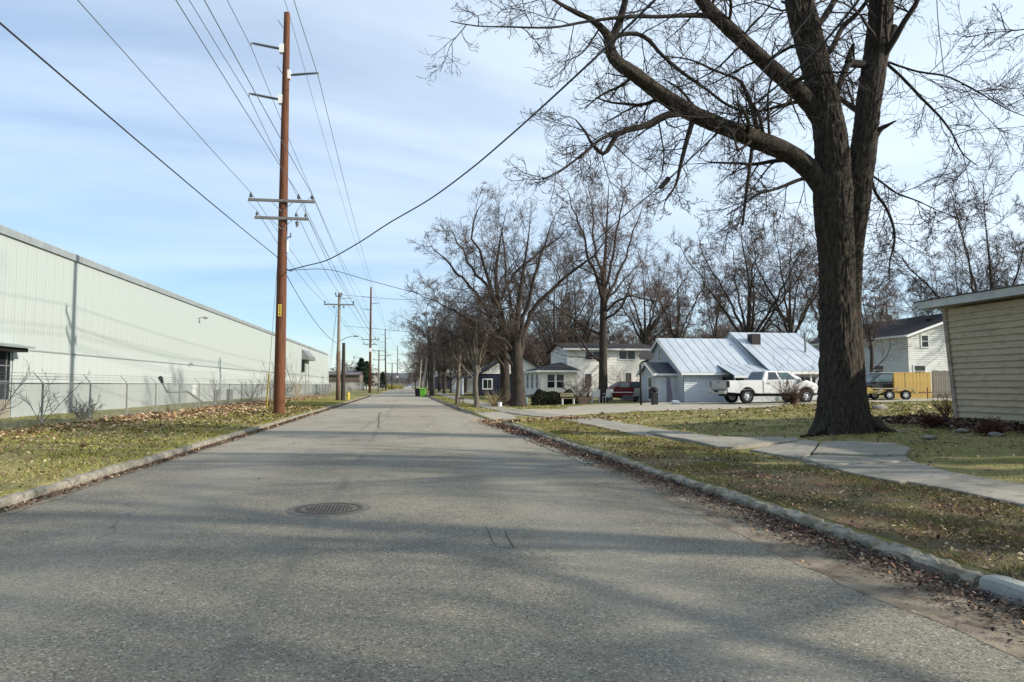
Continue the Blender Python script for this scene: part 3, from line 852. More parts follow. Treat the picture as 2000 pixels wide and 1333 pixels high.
# ================================================================== CHAIN-LINK FENCE
FX, FH, BW = -12.45, 1.5, 3.75
fence = empty('chain_link_fence', (FX, 8.0, .16), 0, 'grey chain-link fence with barbed wire arms along the warehouse', 'fence')
post_me = MB().cyl((0, 0, -.1), (0, 0, FH + .02), .036, n=8).mesh('post', M_GALV)
arm_me = MB().cyl((0, 0, FH), (-.31, 0, FH + .36), .022, .014, n=6).mesh('barb_arm', M_GALV)
rail_me = MB().cyl((0, 0, FH - .01), (0, BW, FH - .01), .024, n=8).mesh('top_rail', M_GALV)
def chain_mesh(w, h, s=.062, r=.0026):
    P = []
    for k in range(int(-h / s), int(w / s) + 1):
        for sg in (1, -1):
            # a diagonal from the bottom to the top, clipped to the bay
            y0 = k * s if sg == 1 else k * s + h
            a, b = 0., h
            def yy(z): return y0 + sg * z
            za, zb = 0., h
            if sg == 1:
                za = max(0, -y0); zb = min(h, w - y0)
            else:
                za = max(0, y0 - w); zb = min(h, y0)
            if zb - za > .02:
                P.append([(0, yy(za), za), (0, yy(zb), zb)])
    P = np.array(P, float); v, q_ = tubes(P, np.full(P.shape[:2], r), 3)
    return npmesh('chain_link', v, q_, mats=M_MESH)
cm = chain_mesh(BW, FH - .05)
barb_me = MB()
for k in range(3):
    f = .35 + .3 * k
    barb_me.cyl((-.31 * f, 0, FH + .36 * f), (-.31 * f, BW, FH + .36 * f), .006, n=3)
    for j in range(18): barb_me.cyl((-.31 * f - .02, j * .2 + .1, FH + .36 * f - .02), (-.31 * f + .02, j * .2 + .12, FH + .36 * f + .02), .004, n=3, cap=False)
barb_me = barb_me.mesh('barbed_wire', M_GALV)
nbay = 30
for i in range(nbay + 1):
    o = link('post', post_me, fence, (0, i * BW, 0))
    if not i in (12, 16, 21): link('barb_arm', arm_me, fence, (0, i * BW, 0)).rotation_euler = (0, 0, R(random.uniform(-12, 12)))
    if i < nbay:
        link('top_rail', rail_me, fence, (0, i * BW, random.uniform(-.01, .01)))
        link('chain_link', cm, fence, (0, i * BW, .02))
        if i < 24: link('barbed_wire', barb_me, fence, (0, i * BW, 0))
# a bent street-lamp arm left leaning over the fence
def Xat(px, py, X):
    r, v = ray(px, py); k = X / r[0]
    return Vector((X, r[1] * k, EYE + r[2] * k))
pts = [Xat(397, 786, -13.2), Xat(384, 778, -13.0), Xat(366, 765, -12.9), Xat(345, 766.5, -12.85), Xat(326, 766, -12.85), Xat(318, 750, -12.9)]
la = empty('fallen_lamp', pts[0], 0, 'bent grey lamp arm leaning crookedly over the chain-link fence', 'lamp arm')
mb = MB(pts[0]); mb.tube(pts[:3], .06, 8); mb.tube(pts[2:], .045, 8); mb.build('arm', M_GALV, la)
a, b = pts[-1], Xat(313, 738, -12.9)
mb = MB(pts[0]); mb.cyl(a, b, .06, .12, n=8).build('lamp_head', M_GREYPL, la)

# ================================================================== UTILITY POLES AND WIRES
def pole_shaft(name, h, r0, r1, m, parent, lean=(0, 0)):
    K, S = 34, 20; V = []
    for k in range(K):
        f = k / (K - 1); z = -.3 + (h + .3) * f; r = r0 + (r1 - r0) * f
        for i in range(S):
            a = 2 * math.pi * i / S
            rr = r * (1 + .018 * math.sin(5 * a + 2) + .012 * math.sin(11 * a + z * .2))
            V.append((rr * math.cos(a) + lean[0] * z / h, rr * math.sin(a) + lean[1] * z / h, z))
    Q = [(k * S + i, k * S + (i + 1) % S, (k + 1) * S + (i + 1) % S, (k + 1) * S + i) for k in range(K - 1) for i in range(S)]
    me = bpy.data.meshes.new(name); me.from_pydata(V, [], Q + [tuple((K - 1) * S + i for i in range(S))]); me.materials.append(m)
    me.polygons.foreach_set('use_smooth', np.ones(len(me.polygons), bool))
    return link(name, me, parent)
INS = [(.02, 0), (.02, .06), (.075, .07), (.085, .10), (.045, .12), (.07, .14), (.075, .165), (.035, .19), (.05, .22), (.045, .26), (.01, .27)]
def insulator(c, parent, s=1., down=False):
    mb = MB().lathe([(r * s, (-h if down else h) * s) for r, h in INS], n=10)
    return mb.build('insulator', M_INSUL, parent, loc=c, smooth=False)
def crossarm(parent, z, x0, x1, m, t=.11, yoff=-.2, brace=True, bw=.55):
    arm = MB().box(x0, x1, yoff - t / 2, yoff + t / 2, z - t / 2, z + t / 2).build('crossarm', m, parent)
    if brace:
        for s in (-1, 1):
            MB().cyl((s * bw, yoff - t * .6, z - t * .5), (s * .03, yoff - .03, z - .55), .017, n=5).build('brace', M_GALV, parent)
    return arm
# --- first tall pole
d1 = 36.0
base = at_depth(545, 808, d1); base.z = gz1(base.x, base.y)
POLE1 = base.copy()
H1 = at_depth(560, 26, d1).z - base.z
p1 = empty('tall_power_pole', base, 0, 'tall reddish brown wooden power pole near the chain-link fence with yellow tag', 'power pole', 'power poles of the tall line')
pole_shaft('shaft', H1, .285, .155, M_POLE, p1)
def rel(px, py, d=d1, b=None):
    p = at_depth(px, py, d); return p - (b or base)
att1 = {}
for nm, (xa, ya), (xb, yb) in (('a', (551, 97), (493, 89)), ('b', (563, 147), (621, 139)), ('c', (549, 196), (489, 187))):
    a, b = rel(xa, ya), rel(xb, yb); a.y = b.y = 0
    sg = 1 if b.x > 0 else -1
    MB().box(a.x - .12, a.x + .12, -.14, .14, a.z - .22, a.z + .24).build('bracket', M_WHITE, p1)
    ar = MB().cyl(a, b, .065, .04, n=8)
    for k in range(14):
        q3 = a.lerp(b, .2 + .75 * k / 14); dd = (b - a).normalized()
        ar.cyl(q3, q3 + dd * .02, .085, n=8)
    ar.build('post_insulator', M_INSUL, p1)
    MB().cyl(b, b - Vector((0, 0, .22)), .045, .03, n=6).build('clamp', M_GALV, p1)
    att1[nm] = base + b - Vector((0, 0, .22))
for (xa, ya, xb, yb) in ((543, 40, 553, 55), (541, 129, 552, 145)):
    a, b = rel(xa, ya), rel(xb, yb); b.y = 0
    MB().cyl(a, b, .02, n=5).build('step_pin', M_GALV, p1)
z1 = rel(551, 395).z; z2 = rel(551, 429).z
xA0, xA1 = rel(489, 394).x, rel(615, 396).x
xB0, xB1 = rel(501, 428).x, rel(603, 430).x
M_ARM = mat('crossarm_wood', (.20, .20, .185), .9, (.13, .13, .12), 5, 5, stretch=(1, 8, 8))
for zz, x0, x1, key, tops, d_ in ((z1, xA0, xA1, 'd', (494, 584, 610), 0), (z2, xB0, xB1, 'e', (505, 579, 597), 0)):
    crossarm(p1, zz, x0, x1, M_ARM, .13, -.25)
    for i, px in enumerate(tops):
        x = rel(px, 394 if key == 'd' else 428).x
        insulator((x, -.25, zz + .065), p1, 1.15 if key == 'd' else .9)
        att1[key + str(i)] = base + Vector((x, -.25, zz + .36))
x = rel(581, 440).x
insulator((x, -.25, z2 - .07), p1, 1.3, True)
# side gear below the arms
g = rel(566, 495)
gear = MB().cyl((.2, -.1, g.z - .15), (.2, -.1, g.z + .9), .035, n=6).cyl((.18, -.1, g.z + .75), (.42, -.12, g.z + .85), .03, n=6).cyl((.42, -.12, g.z + .8), (.42, -.12, g.z + 1.05), .05, .03, n=6)
gear.cyl((.1, -.1, g.z - .75), (.5, -.15, g.z - .95), .03, n=6).build('side_bracket', M_INSUL, p1)
MB().cyl((.26, -.12, g.z + .05), (.26, -.12, g.z + .62), .055, n=10).build('arrester', M_WHITE, p1)
# yellow tag with digits
tz0, tz1 = rel(549, 619).z, rel(549, 596).z
tg = MB().box(-.10, .06, -.265, -.25, tz0, tz1).build('tag', M_SAFEY, p1)
for i, ch in enumerate('254'):
    text_mesh('digit', ch, .2, M_PLBLACK, tg, (-.02, -.27, tz1 - .19 - i * .185))
# guy wire with yellow guard
gb = at_z(520, 800, .16); gt = base + Vector((-.2, 0, rel(546, 500).z))
gw = empty('guy_wire', gb, 0, 'guy wire with yellow guard beside the tall brown pole', 'guy wire')
MB(gb).cyl(gb - Vector((0, 0, .1)), gt, .012, n=5).build('cable', M_ALU, gw)
MB(gb).cyl(gb, gb.lerp(gt, .26), .045, n=8).build('guard', M_SAFEY, gw)

def tall_pole(px, d, top, arms, lower, label, m=M_POLE, r=(.26, .14), lean=0):
    b = at_ground(px, d)
    h = at_depth(px, top, d).z - b.z
    e = empty('tall_power_pole', b, 0, label, 'power pole', 'power poles of the tall line')
    pole_shaft('shaft', h, r[0], r[1], m, e, (lean, 0))
    for f, sx in arms:
        z = h * f; le = lean * f
        MB().cyl((le, 0, z - .1), (le + sx, 0, z + .12), .06, .04, n=6).build('post_insulator', M_INSUL, e)
    for f, hw, n in lower:
        z = h * f; le = lean * f
        MB().box(le - hw, le + hw, -.27, -.14, z - .07, z + .07).build('crossarm', M_ARM, e)
        for k in range(n):
            x = (-.95, .55, .95)[k] * hw
            insulator((le + x, -.2, z + .07), e, 1.3)
        for s in (-1, 1): MB().cyl((le + s * .55, -.3, z - .05), (le, -.25, z - .6), .02, n=4).build('brace', M_GALV, e)
    return e, b, h
ARMS = [(.903, -1.5), (.843, 1.5), (.785, -1.55)]
pB, bB, hB = tall_pole(723, 130, 561, ARMS, [(.50, 1.6, 3), (.455, 1.25, 2)], 'dark brown tall power pole with two crossarms beyond the stub pole', M_POLE_DK if False else M_POLE)
MB().box(-.25, .25, -.3, -.26, hB * .385, hB * .42).build('sign_plate', M_WHITE, pB)
pC, bC, hC = tall_pole(754, 212, 643, ARMS, [(.56, 1.7, 3)], 'tall thin power pole third along the street leaning slightly', M_POLE_DK, (.25, .13), -.35)
pD, bD, hD = tall_pole(776.5, 330, 675, ARMS[:1], [], 'most distant tall power pole with a pale band beside the road', M_POLE_DK, (.24, .13))
MB().box(-.3, .3, -.3, -.26, hD * .25, hD * .29).build('sign_plate', M_WHITE, pD)
# --- shorter poles of the old line
def short_pole(px, d, top, label, m, arms, r=.17, group='older short utility poles', lean=0, brown=0):
    b = at_ground(px, d); h = at_depth(px, top, d).z - b.z
    e = empty('utility_pole', b, 0, label, 'utility pole', group)
    pole_shaft('shaft', h, r, r * .62, m, e, (lean, 0))
    for z, x0, x1, n in arms:
        MB().box(x0, x1, -.2, -.09, h - z - .06, h - z + .06).build('crossarm', M_ARM, e)
        for k in range(n):
            insulator((x0 + (x1 - x0) * (.03 + .94 * k / max(1, n - 1)), -.15, h - z + (.06 if k in (0, n - 1) else -.06)), e, 1.1, not (k in (0, n - 1)))
    return e, b, h
e2, b2, h2 = short_pole(661, 67, 572, 'pale weathered utility pole with street light, its lower part brown', M_POLE_GREY, [(1.15, -1.4, 1.4, 4), (.35, -.35, .25, 2)], .19)
MB().cyl((0, 0, -.2), (0, 0, 4.6), .20, .185, n=20).build('lower_sleeve', M_POLE_BR, e2, smooth=True)
mb = MB()
mb.tube([(.1, -.1, 5.55), (.7, -.1, 5.9), (1.2, -.1, 6.05), (1.5, -.1, 6.07)], .03, 6); mb.build('lamp_arm', M_GALV, e2)
MB().cyl((1.4, -.1, 6.07), (1.85, -.1, 6.04), .09, .05, n=8).build('street_lamp_head', M_GALV, e2)
MB().cyl((0.1, -.1, h2 - .6), (1.2, -.2, h2 - .5), .03, n=5).build('pin_arm', M_GALV, e2)
e3, b3, h3 = short_pole(671, 66, 670, 'dark cut off stub pole without arms next to the pale utility pole', M_POLE_DK, [], .22)
e3['group'] = 'stub poles'; e3['category'] = 'stub pole'; del e3['group']
e4, b4, h4 = short_pole(740, 150, 683, 'grey double crossarm pole between two tall poles', M_POLE_GREY, [(.3, -1.3, 1.3, 3), (2.2, -1.2, 1.2, 2)], .2)
e5, b5, h5 = short_pole(766, 235, 709, 'small distant utility pole with one crossarm beside yellow bushes', M_POLE_DK, [(.3, -1.4, 1.4, 3)], .2)
# guys of the pale pole
for k, (bx, by, ax, ay) in enumerate(((640, 778, 658, 598), (634, 774, 657, 610), (650, 781, 660, 655))):
    a = at_depth(ax, ay, 67); b_ = at_depth(bx, by, 67); b_.z = gz1(b_.x, b_.y)
    tag(MB().cyl(b_, a, .014, n=4).build('guy_wire', M_ALU), ('thin guy wire fixed highest on the pale utility pole', 'second thin guy wire down the pale utility pole', 'short guy wire low on the pale utility pole')[k], 'guy wire')
# poles at the other kerb
for px, d, top, m, lb, r, lean in ((819, 170, 703, M_WHPOLE, 'short pale pole leaning behind the bins', .16, .5), (823, 150, 697, M_WHPOLE, 'pale leaning utility pole over the dark bin', .17, 1.3),
                                 (827.5, 140, 692, M_WHPOLE, 'pale utility pole leaning over the lime green bin', .16, .7), (848, 96, 640, M_POLE_GREY, 'slim grey utility pole right against a dark kerbside trunk', .13, -.1),
                                 (896, 62, 628, M_POLE_GREY, 'thin grey pole behind the slender kerbside tree', .09, .15)):
    short_pole(px, d, top, lb, m, [(.5, -.9, .9, 2)] if px < 840 else [], r, 'poles along the far kerb', lean)
e6, b6, h6 = short_pole(1735, 85, 590, 'grey utility pole rising behind the grey two-storey house', M_POLE_GREY, [(.5, -.9, .9, 2)], .15, 'poles behind the yards')
MB().cyl((.35, -.2, h6 - 2.6), (.35, -.2, h6 - 1.6), .28, n=10).build('transformer', M_GALV, e6)

# --- wires: each one hangs from pole to pole
def wire(pts, sag, r, m, label, group=None, n=14, name='power_wire'):
    out = []
    for i, (a, b) in enumerate(zip(pts[:-1], pts[1:])):
        sg = sag[i] if isinstance(sag, (list, tuple)) else sag
        for k in range(n + (i == len(pts) - 2)):
            f = k / n; p = a.lerp(b, f); p.z -= 4 * sg * f * (1 - f); out.append(p)
    P = np.array([[p[:] for p in out]]); v, q_ = tubes(P, np.full((1, len(out)), r), 5)
    return tag(link(name, npmesh(name, v, q_, mats=m)), label, 'wire', group)
BACK = -52.0
def back(p): return Vector((p.x, BACK, p.z + .2))
def onpole(b, h, f, x): return Vector((b.x + x, b.y - .1, b.z + h * f))
for key, fB, xB_, lb in (('a', .903, -1.5, 'topmost outer line wire, on the upper left post insulator'), ('b', .843, 1.5, 'line wire on the single street side post insulator'),
                        ('c', .785, -1.55, 'line wire on the lower left post insulator')):
    wire([back(att1[key]), att1[key], onpole(bB, hB, fB, xB_), onpole(bC, hC, fB, xB_), onpole(bD, hD, fB, xB_)], 1.1, .017, M_ALU, lb, 'wires of the tall line')
tp = base + Vector((.1, 0, H1))
wire([back(tp), tp, onpole(bB, hB, 1, 0), onpole(bC, hC, 1, 0), onpole(bD, hD, 1, 0)], 1.0, .013, M_ALU, 'thin shield wire over the tops of the tall poles', 'wires of the tall line')
for key, xb, lb in (('d0', -1.5, 'wire over the fence end of the upper crossarm'), ('d1', .9, 'wire on the middle insulator of the upper crossarm'), ('d2', 1.5, 'wire on the road end of the upper crossarm')):
    a = att1[key]
    wire([back(a), a, onpole(bB, hB, .515, xb), onpole(bC, hC, .57, xb)], .8, .014, M_ALU, lb, 'wires on the crossarms')
for key, xb, lb in (('e0', -1.3, 'old line wire from the lower crossarm, fence end'), ('e1', .7, 'old line wire from the middle of the lower crossarm'), ('e2', 1.3, 'old line wire from the road end of the lower crossarm')):
    a = att1[key]
    wire([a, Vector((b2.x + xb, b2.y - .1, b2.z + h2 - .95)), Vector((b4.x + xb, b4.y, b4.z + h4 - .1)), Vector((b5.x + xb, b5.y, b5.z + h5))], .5, .015, M_ALU, lb, 'wires on the crossarms')
cm_at = base + Vector((-.25, -.1, g.z - .2))
wire([Vector((cm_at.x - .2, BACK, cm_at.z + .1)), cm_at, Vector((b2.x, b2.y, b2.z + h2 * .52))], .75, .019, M_WIRE, 'lowest communication cable crossing the empty upper sky', None)
# jumpers on the first pole
for i, (a, b, s_) in enumerate(((att1['d1'], att1['e1'], .25), (att1['d2'], att1['e2'], -.2), (att1['d0'], att1['e0'], -.3))):
    mid = a.lerp(b, .5) + Vector((s_, 0, 0))
    tag(MB().tube([a, mid, b], .01, 4).build('jumper_wire', M_WIRE), ('jumper wire between the middle insulators of the first pole', 'jumper wire at the road end of the crossarms', 'jumper wire at the fence end of the crossarms')[i], 'wire')
# service cables
s0 = base + Vector((.3, -.1, g.z - .9))
def cable(pxs, r, lb, m=M_WIRE, K=60, name='service_cable'):
    pts = [s0 if q is None else at_depth(*q) for q in pxs]
    P = resample(pts, K)[None]; v, q_ = tubes(P, np.full((1, K), r), 6)
    return tag(link(name, npmesh(name, v, q_, mats=m)), lb, 'cable')
cable([None, (600, 519, 35), (640, 508, 34), (700, 475, 32), (760, 436, 30), (840, 389, 27), (920, 330, 24), (1000, 262, 21), (1080, 190, 18), (1187, 90, 15), (1300, -20, 12.5), (1480, -190, 9.5)], .026,
      'thick black service cable swooping from the first pole up through the maple')
cable([None, (640, 527, 36), (720, 548, 37), (800, 569, 38), (900, 592, 40), (1010, 612, 42.5)], .016, 'thin service cable from the first pole towards the twin trees')
cable([(1700, -30, 12), (1600, 95, 14), (1500, 183, 16.5), (1400, 262, 20), (1300, 355, 25), (1190, 447, 33), (1120, 515, 44), (1088, 560, 58), (1090, 690, 70)], .024,
      'dark service cable falling through the maple to the white bungalow')
cable([(1305, 350, 24.8), (1291, 366, 25.6)], .1, 'thick splice sleeve on the service cable under the maple limb', K=6, name='splice_sleeve')
cable([(1625, -30, 11), (1560, 60, 12), (1490, 140, 13.5), (1400, 250, 16.5), (1330, 330, 22), (1290, 385, 30), (1262, 500, 48), (1262, 690, 50)], .010, 'thin pale wire across the big limb to the blue cottage', M_ALU)
z_ = Vector((b2.x, b2.y, b2.z + h2 * .62))
for i, (pxs, lb) in enumerate((([(672, 637, 67), (740, 643, 62), (800, 649, 56), (880, 655, 50), (1000, 668, 46)], 'low service wire from the pale pole over the street'),
                  ([(662, 576, 67), (760, 584, 60), (860, 588, 55), (960, 594, 50)], 'upper service wire from the pale pole to the kerbside trees'))):
    cable(pxs, .017, lb, M_ALU, 30)
cable([(1829, -20, 15), (1832, 40, 15.05), (1840, 110, 15.1), (1846, 160, 15.1)], .010, 'thin loose wire hanging down beside the maple', M_ALU, 12)

# ================================================================== HOUSES
def siding(name, a, b, z0, z1, m, parent, off, course=.13, top=None):
    """lapped boards from ground point a to b (2-D), facing the right-hand side of a->b; top(f) trims under a gable"""
    a, b = Vector(a), Vector(b); d = (b - a); L = d.length; d /= L; n = Vector((d.y, -d.x))
    n_c = max(1, int(round((z1 - z0) / course))); h = (z1 - z0) / n_c
    mb = MB(off)
    for k in range(n_c):
        za, zb = z0 + k * h, z0 + (k + 1) * h
        f0, f1 = 0., 1.
        if top:
            fs = [i / 60 for i in range(61) if top(i / 60) >= (za + zb) / 2]
            if not fs: continue
            f0, f1 = fs[0], fs[-1]
        p, q = a + d * L * f0, a + d * L * f1
        o1, o2 = n * .04, n * .004
        mb.add([(p.x + o1.x, p.y + o1.y, za), (q.x + o1.x, q.y + o1.y, za), (q.x + o2.x, q.y + o2.y, zb), (p.x + o2.x, p.y + o2.y, zb),
                (p.x, p.y, za), (q.x, q.y, za)], [(0, 1, 2, 3), (4, 5, 1, 0)])
    return mb.build(name, m, parent, kind='stuff')
def window(parent, off, c, w, h, facing, trim=M_WHITE, split='h', glass=M_GLASS, fw=.07, name='window'):
    """facing: angle of the outward normal, degrees from +x"""
    M = Matrix.Translation(Vector(c) - Vector(off)) @ Matrix.Rotation(R(facing) + R(90), 4, 'Z')
    mb = MB()
    mb.box(-w / 2 - fw, w / 2 + fw, -.06, .02, h / 2, h / 2 + fw, M).box(-w / 2 - fw, w / 2 + fw, -.08, .02, -h / 2 - fw, -h / 2, M)
    mb.box(-w / 2 - fw, -w / 2, -.055, .02, -h / 2, h / 2, M).box(w / 2, w / 2 + fw, -.055, .02, -h / 2, h / 2, M)
    if split == 'h': mb.box(-w / 2, w / 2, -.05, .0, -.025, .025, M)
    if split == 'v': mb.box(-.03, .03, -.05, .0, -h / 2, h / 2, M)
    if split == 'g':
        mb.box(-.015, .015, -.05, .0, -h / 2, h / 2, M).box(-w / 2, w / 2, -.05, .0, -.02, .02, M)
        mb.box(-w / 4 - .012, -w / 4 + .012, -.045, .0, -h / 2, 0, M).box(w / 4 - .012, w / 4 + .012, -.045, .0, -h / 2, 0, M)
    fr = mb.build(name, trim, parent)
    if split == 'v':
        for i, s in enumerate((-1, 1)):
            MB().box(min(0, s * w / 2), max(0, s * w / 2), -.03, -.015, -h / 2, h / 2, M).build('pane', glass if s < 0 else M_GLASS_B, fr)
    elif split == 'h' or split == 'g':
        MB().box(-w / 2, w / 2, -.03, -.015, 0, h / 2, M).build('pane', M_GLASS_B, fr)
        MB().box(-w / 2, w / 2, -.03, -.015, -h / 2, 0, M).build('pane', glass, fr)
    else:
        MB().box(-w / 2, w / 2, -.03, -.015, -h / 2, h / 2, M).build('pane', glass, fr)
    return fr
def roof_slab(name, q, t, m, parent, off):
    o = Vector(off)
    return MB().slab([Vector(p) - o for p in q], t).build(name, m, parent)
def tin_roof(q, n, parent, off, name='roof_panel'):
    """q: eave-left, eave-right, ridge-right, ridge-left seen from outside; n panels with standing seams"""
    q = [Vector(p) - Vector(off) for p in q]
    for i in range(n):
        f0, f1 = i / n, (i + 1) / n
        a, b = q[0].lerp(q[1], f0), q[0].lerp(q[1], f1); c, d = q[3].lerp(q[2], f1), q[3].lerp(q[2], f0)
        nn = (b - a).cross(d - a).normalized()
        g = (b - a).normalized() * .012
        pn = MB().slab([a + g, b - g, c - g, d + g], .05).build(name, M_TIN, parent)
        mb = MB(); s = (b - a).normalized() * .013
        mb.slab([b - s + nn * .018, b + s * .9 + nn * .018, c + s * .9 + nn * .018, c - s + nn * .018], .03); mb.build('seam', M_SEAM, pn)

# ---- the pale blue cottage with the metal roof
G = .40
cot = Vector((18, 44.7, G))
co = empty('blue_cottage', cot, 0, 'pale blue cottage with standing seam metal roof and small gabled entry', 'house')
MB(cot).box(18.03, 23.6, 44.73, 53.3, G - .3, 2.46).prism([(44.73, 2.46), (53.27, 2.46), (49, 4.80)], 18.03, 23.6, 'x').build('walls', M_BLSID, co)
MB(cot).box(23.6, 28.4, 44.6, 54.2, G - .3, 2.56).prism([(44.6, 2.56), (54.2, 2.56), (49.4, 5.3)], 23.6, 28.4, 'x').build('rear_walls', M_BLSID, co)
siding('south_boards', (18, 44.7), (20.7, 44.7), G, 2.46, M_BLSID, co, cot)
siding('gable_boards', (18, 53.3), (18, 44.7), G, 4.8, M_BLSID, co, cot, top=lambda f: 2.46 + (1 - abs(2 * f - 1)) * 2.36)
ez, rz_ = 2.48, 4.95
tin_roof([(17.75, 44.35, 2.42), (20.95, 44.35, 2.42), (20.95, 49.0, rz_), (17.75, 49.0, rz_)], 5, co, cot)
tin_roof([(20.95, 44.35, 2.42), (23.6, 44.35, 2.42), (23.6, 49.0, rz_), (20.95, 49.0, rz_)], 4, co, cot)
tin_roof([(23.6, 53.7, 2.42), (17.75, 53.7, 2.42), (17.75, 49.0, rz_), (23.6, 49.0, rz_)], 9, co, cot)
tin_roof([(20.55, 42.7, 2.22), (23.75, 42.7, 2.22), (23.75, 45.2, 2.95), (20.55, 45.2, 2.95)], 5, co, cot)
tin_roof([(23.45, 43.6, 2.52), (28.7, 43.6, 2.52), (28.7, 49.4, 5.46), (23.45, 49.4, 5.46)], 8, co, cot)
tin_roof([(28.7, 55.2, 2.52), (23.45, 55.2, 2.52), (23.45, 49.4, 5.46), (28.7, 49.4, 5.46)], 8, co, cot)
mb = MB(cot)
for sy in (-1, 1):
    y0, y1 = 49.0, 49.0 + sy * 4.75
    mb.slab([(17.72, y0, rz_ - .05), (17.72, y1, 2.38), (17.72, y1, 2.22), (17.72, y0, rz_ - .22)], .05)
mb.box(17.75, 20.9, 44.3, 44.38, 2.24, 2.38).box(20.55, 23.75, 42.66, 42.72, 2.04, 2.19).box(23.45, 28.7, 43.55, 43.61, 2.3, 2.48)
mb.build('white_trim', M_WHITE, co)
MB(cot).prism([(44.6, 2.5), (49.4, 5.4), (54.2, 2.5)], 23.5, 23.59, 'x').build('upper_gable', M_GRSID, co)
MB(cot).box(24.2, 24.85, 47.4, 48.1, 4.0, 5.22).build('chimney', M_BRICKDK, co)
MB(cot).cyl((27.6, 46.3, 3.6), (27.6, 46.3, 5.2), .07).build('flue_pipe', M_GALV, co)
window(co, cot, (17.98, 49.0, 3.72), .42, .85, 180, split='h')
# enclosed lean-to porch with dark panes
MB(cot).box(20.6, 23.4, 42.9, 44.7, G - .3, 1.45).build('porch_wall', M_BLSID, co)
for i in range(4):
    window(co, cot, (20.98 + i * .7, 42.9, 1.78), .56, .52, -90, split='none')
MB(cot).box(20.62, 23.4, 42.98, 44.6, 1.45, 2.1).build('porch_inside', M_DARK, co)
# shaded verandah of the taller part
mb = MB(cot)
for x in (23.6, 25.0, 26.4, 27.8): mb.box(x, x + .1, 43.75, 43.85, G, 2.4)
mb.build('verandah_posts', M_WHITE, co)
MB(cot).box(23.9, 25.0, 44.5, 44.58, .9, 2.1).box(26.2, 27.2, 44.5, 44.58, .9, 2.1).build('pane', M_GLASS, co)
# gabled entry
MB(cot).box(16.5, 18.0, 46.0, 48.9, G - .3, 2.42).prism([(46.0, 2.42), (48.9, 2.42), (47.45, 3.05)], 16.5, 18, 'x').build('entry_walls', M_BLSID, co)
siding('entry_boards', (16.5, 46.0), (18.0, 46.0), G, 2.4, M_BLSID, co, cot)
roof_slab('entry_roof', [(16.3, 45.75, 2.36), (18.0, 45.75, 2.36), (18.0, 47.45, 3.16), (16.3, 47.45, 3.16)], .08, M_SHINGG, co, cot)
roof_slab('entry_roof', [(18.0, 49.15, 2.36), (16.3, 49.15, 2.36), (16.3, 47.45, 3.16), (18.0, 47.45, 3.16)], .08, M_SHINGG, co, cot)
mb = MB(cot)
for sy in (-1, 1): mb.slab([(16.27, 47.45, 3.14), (16.27, 47.45 + sy * 1.75, 2.32), (16.27, 47.45 + sy * 1.75, 2.2), (16.27, 47.45, 2.98)], .04)
mb.box(16.3, 18, 45.7, 45.76, 2.22, 2.35)
mb.build('entry_trim', M_WHITE, co)
dr = MB(cot).box(16.42, 16.49, 46.35, 47.25, G + .1, 2.25).build('door', M_WHITE, co)
MB(cot).box(16.40, 16.418, 46.5, 47.1, 1.45, 2.1).box(16.40, 16.418, 46.5, 47.1, .65, 1.3).build('pane', M_GLASS_B, dr)
MB(cot).box(15.9, 16.5, 46.2, 47.4, G - .1, G + .12).build('step', M_CONC, co)

# ---- white two-storey house and its front bungalow wing
wo = Vector((16.5, 72.7, .4))
wh_ = empty('white_house', wo, 0, 'white sided two-storey house with low brown roof and paired upper windows', 'house')
ez = 5.42
MB(wo).box(16.53, 25.7, 72.73, 81, 0, ez).build('walls', M_WHSID, wh_)
siding('front_boards', (16.5, 72.7), (25.7, 72.7), .4, ez, M_WHSID, wh_, wo, .16)
siding('side_boards', (16.5, 81), (16.5, 72.7), .4, ez, M_WHSID, wh_, wo, .16)
roof_slab('roof', [(16.0, 72.2, ez), (26.2, 72.2, ez), (26.2, 76.9, ez + .8), (16.0, 76.9, ez + .8)], .14, M_SHINGB, wh_, wo)
roof_slab('roof', [(26.2, 81.6, ez), (16.0, 81.6, ez), (16.0, 76.9, ez + .8), (26.2, 76.9, ez + .8)], .14, M_SHINGB, wh_, wo)
MB(wo).prism([(72.7, ez), (81, ez), (76.9, ez + .68)], 16.53, 25.7, 'x').build('gable', M_WHSID, wh_)
MB(wo).box(16.0, 26.2, 72.12, 72.22, ez - .2, ez - .02).box(16.48, 16.62, 72.62, 72.72, .4, ez - .2).build('eave_trim', M_WHITE, wh_)
def on_y(px, py, Y):
    r, v = ray(px, py); k = Y / r[1]
    return Vector((r[0] * k, Y, EYE + r[2] * k))
for (x0, y0, x1, y1, sp, gl) in ((1143, 687, 1172, 703, 'v', M_GLASS), (1209, 686, 1240, 702, 'v', M_GLASS), (1142, 731, 1155, 756, 'none', mat('brown_blind', (.09, .075, .065), .6)), (1221, 729, 1233, 754, 'none', mat('brown_blind', (.09, .075, .065), .6))):
    a, b = on_y(x0, y0, 72.7), on_y(x1, y1, 72.7)
    window(wh_, wo, ((a.x + b.x) / 2, 72.68, (a.z + b.z) / 2), abs(b.x - a.x), abs(a.z - b.z), -90, split=sp, glass=gl, fw=.09)
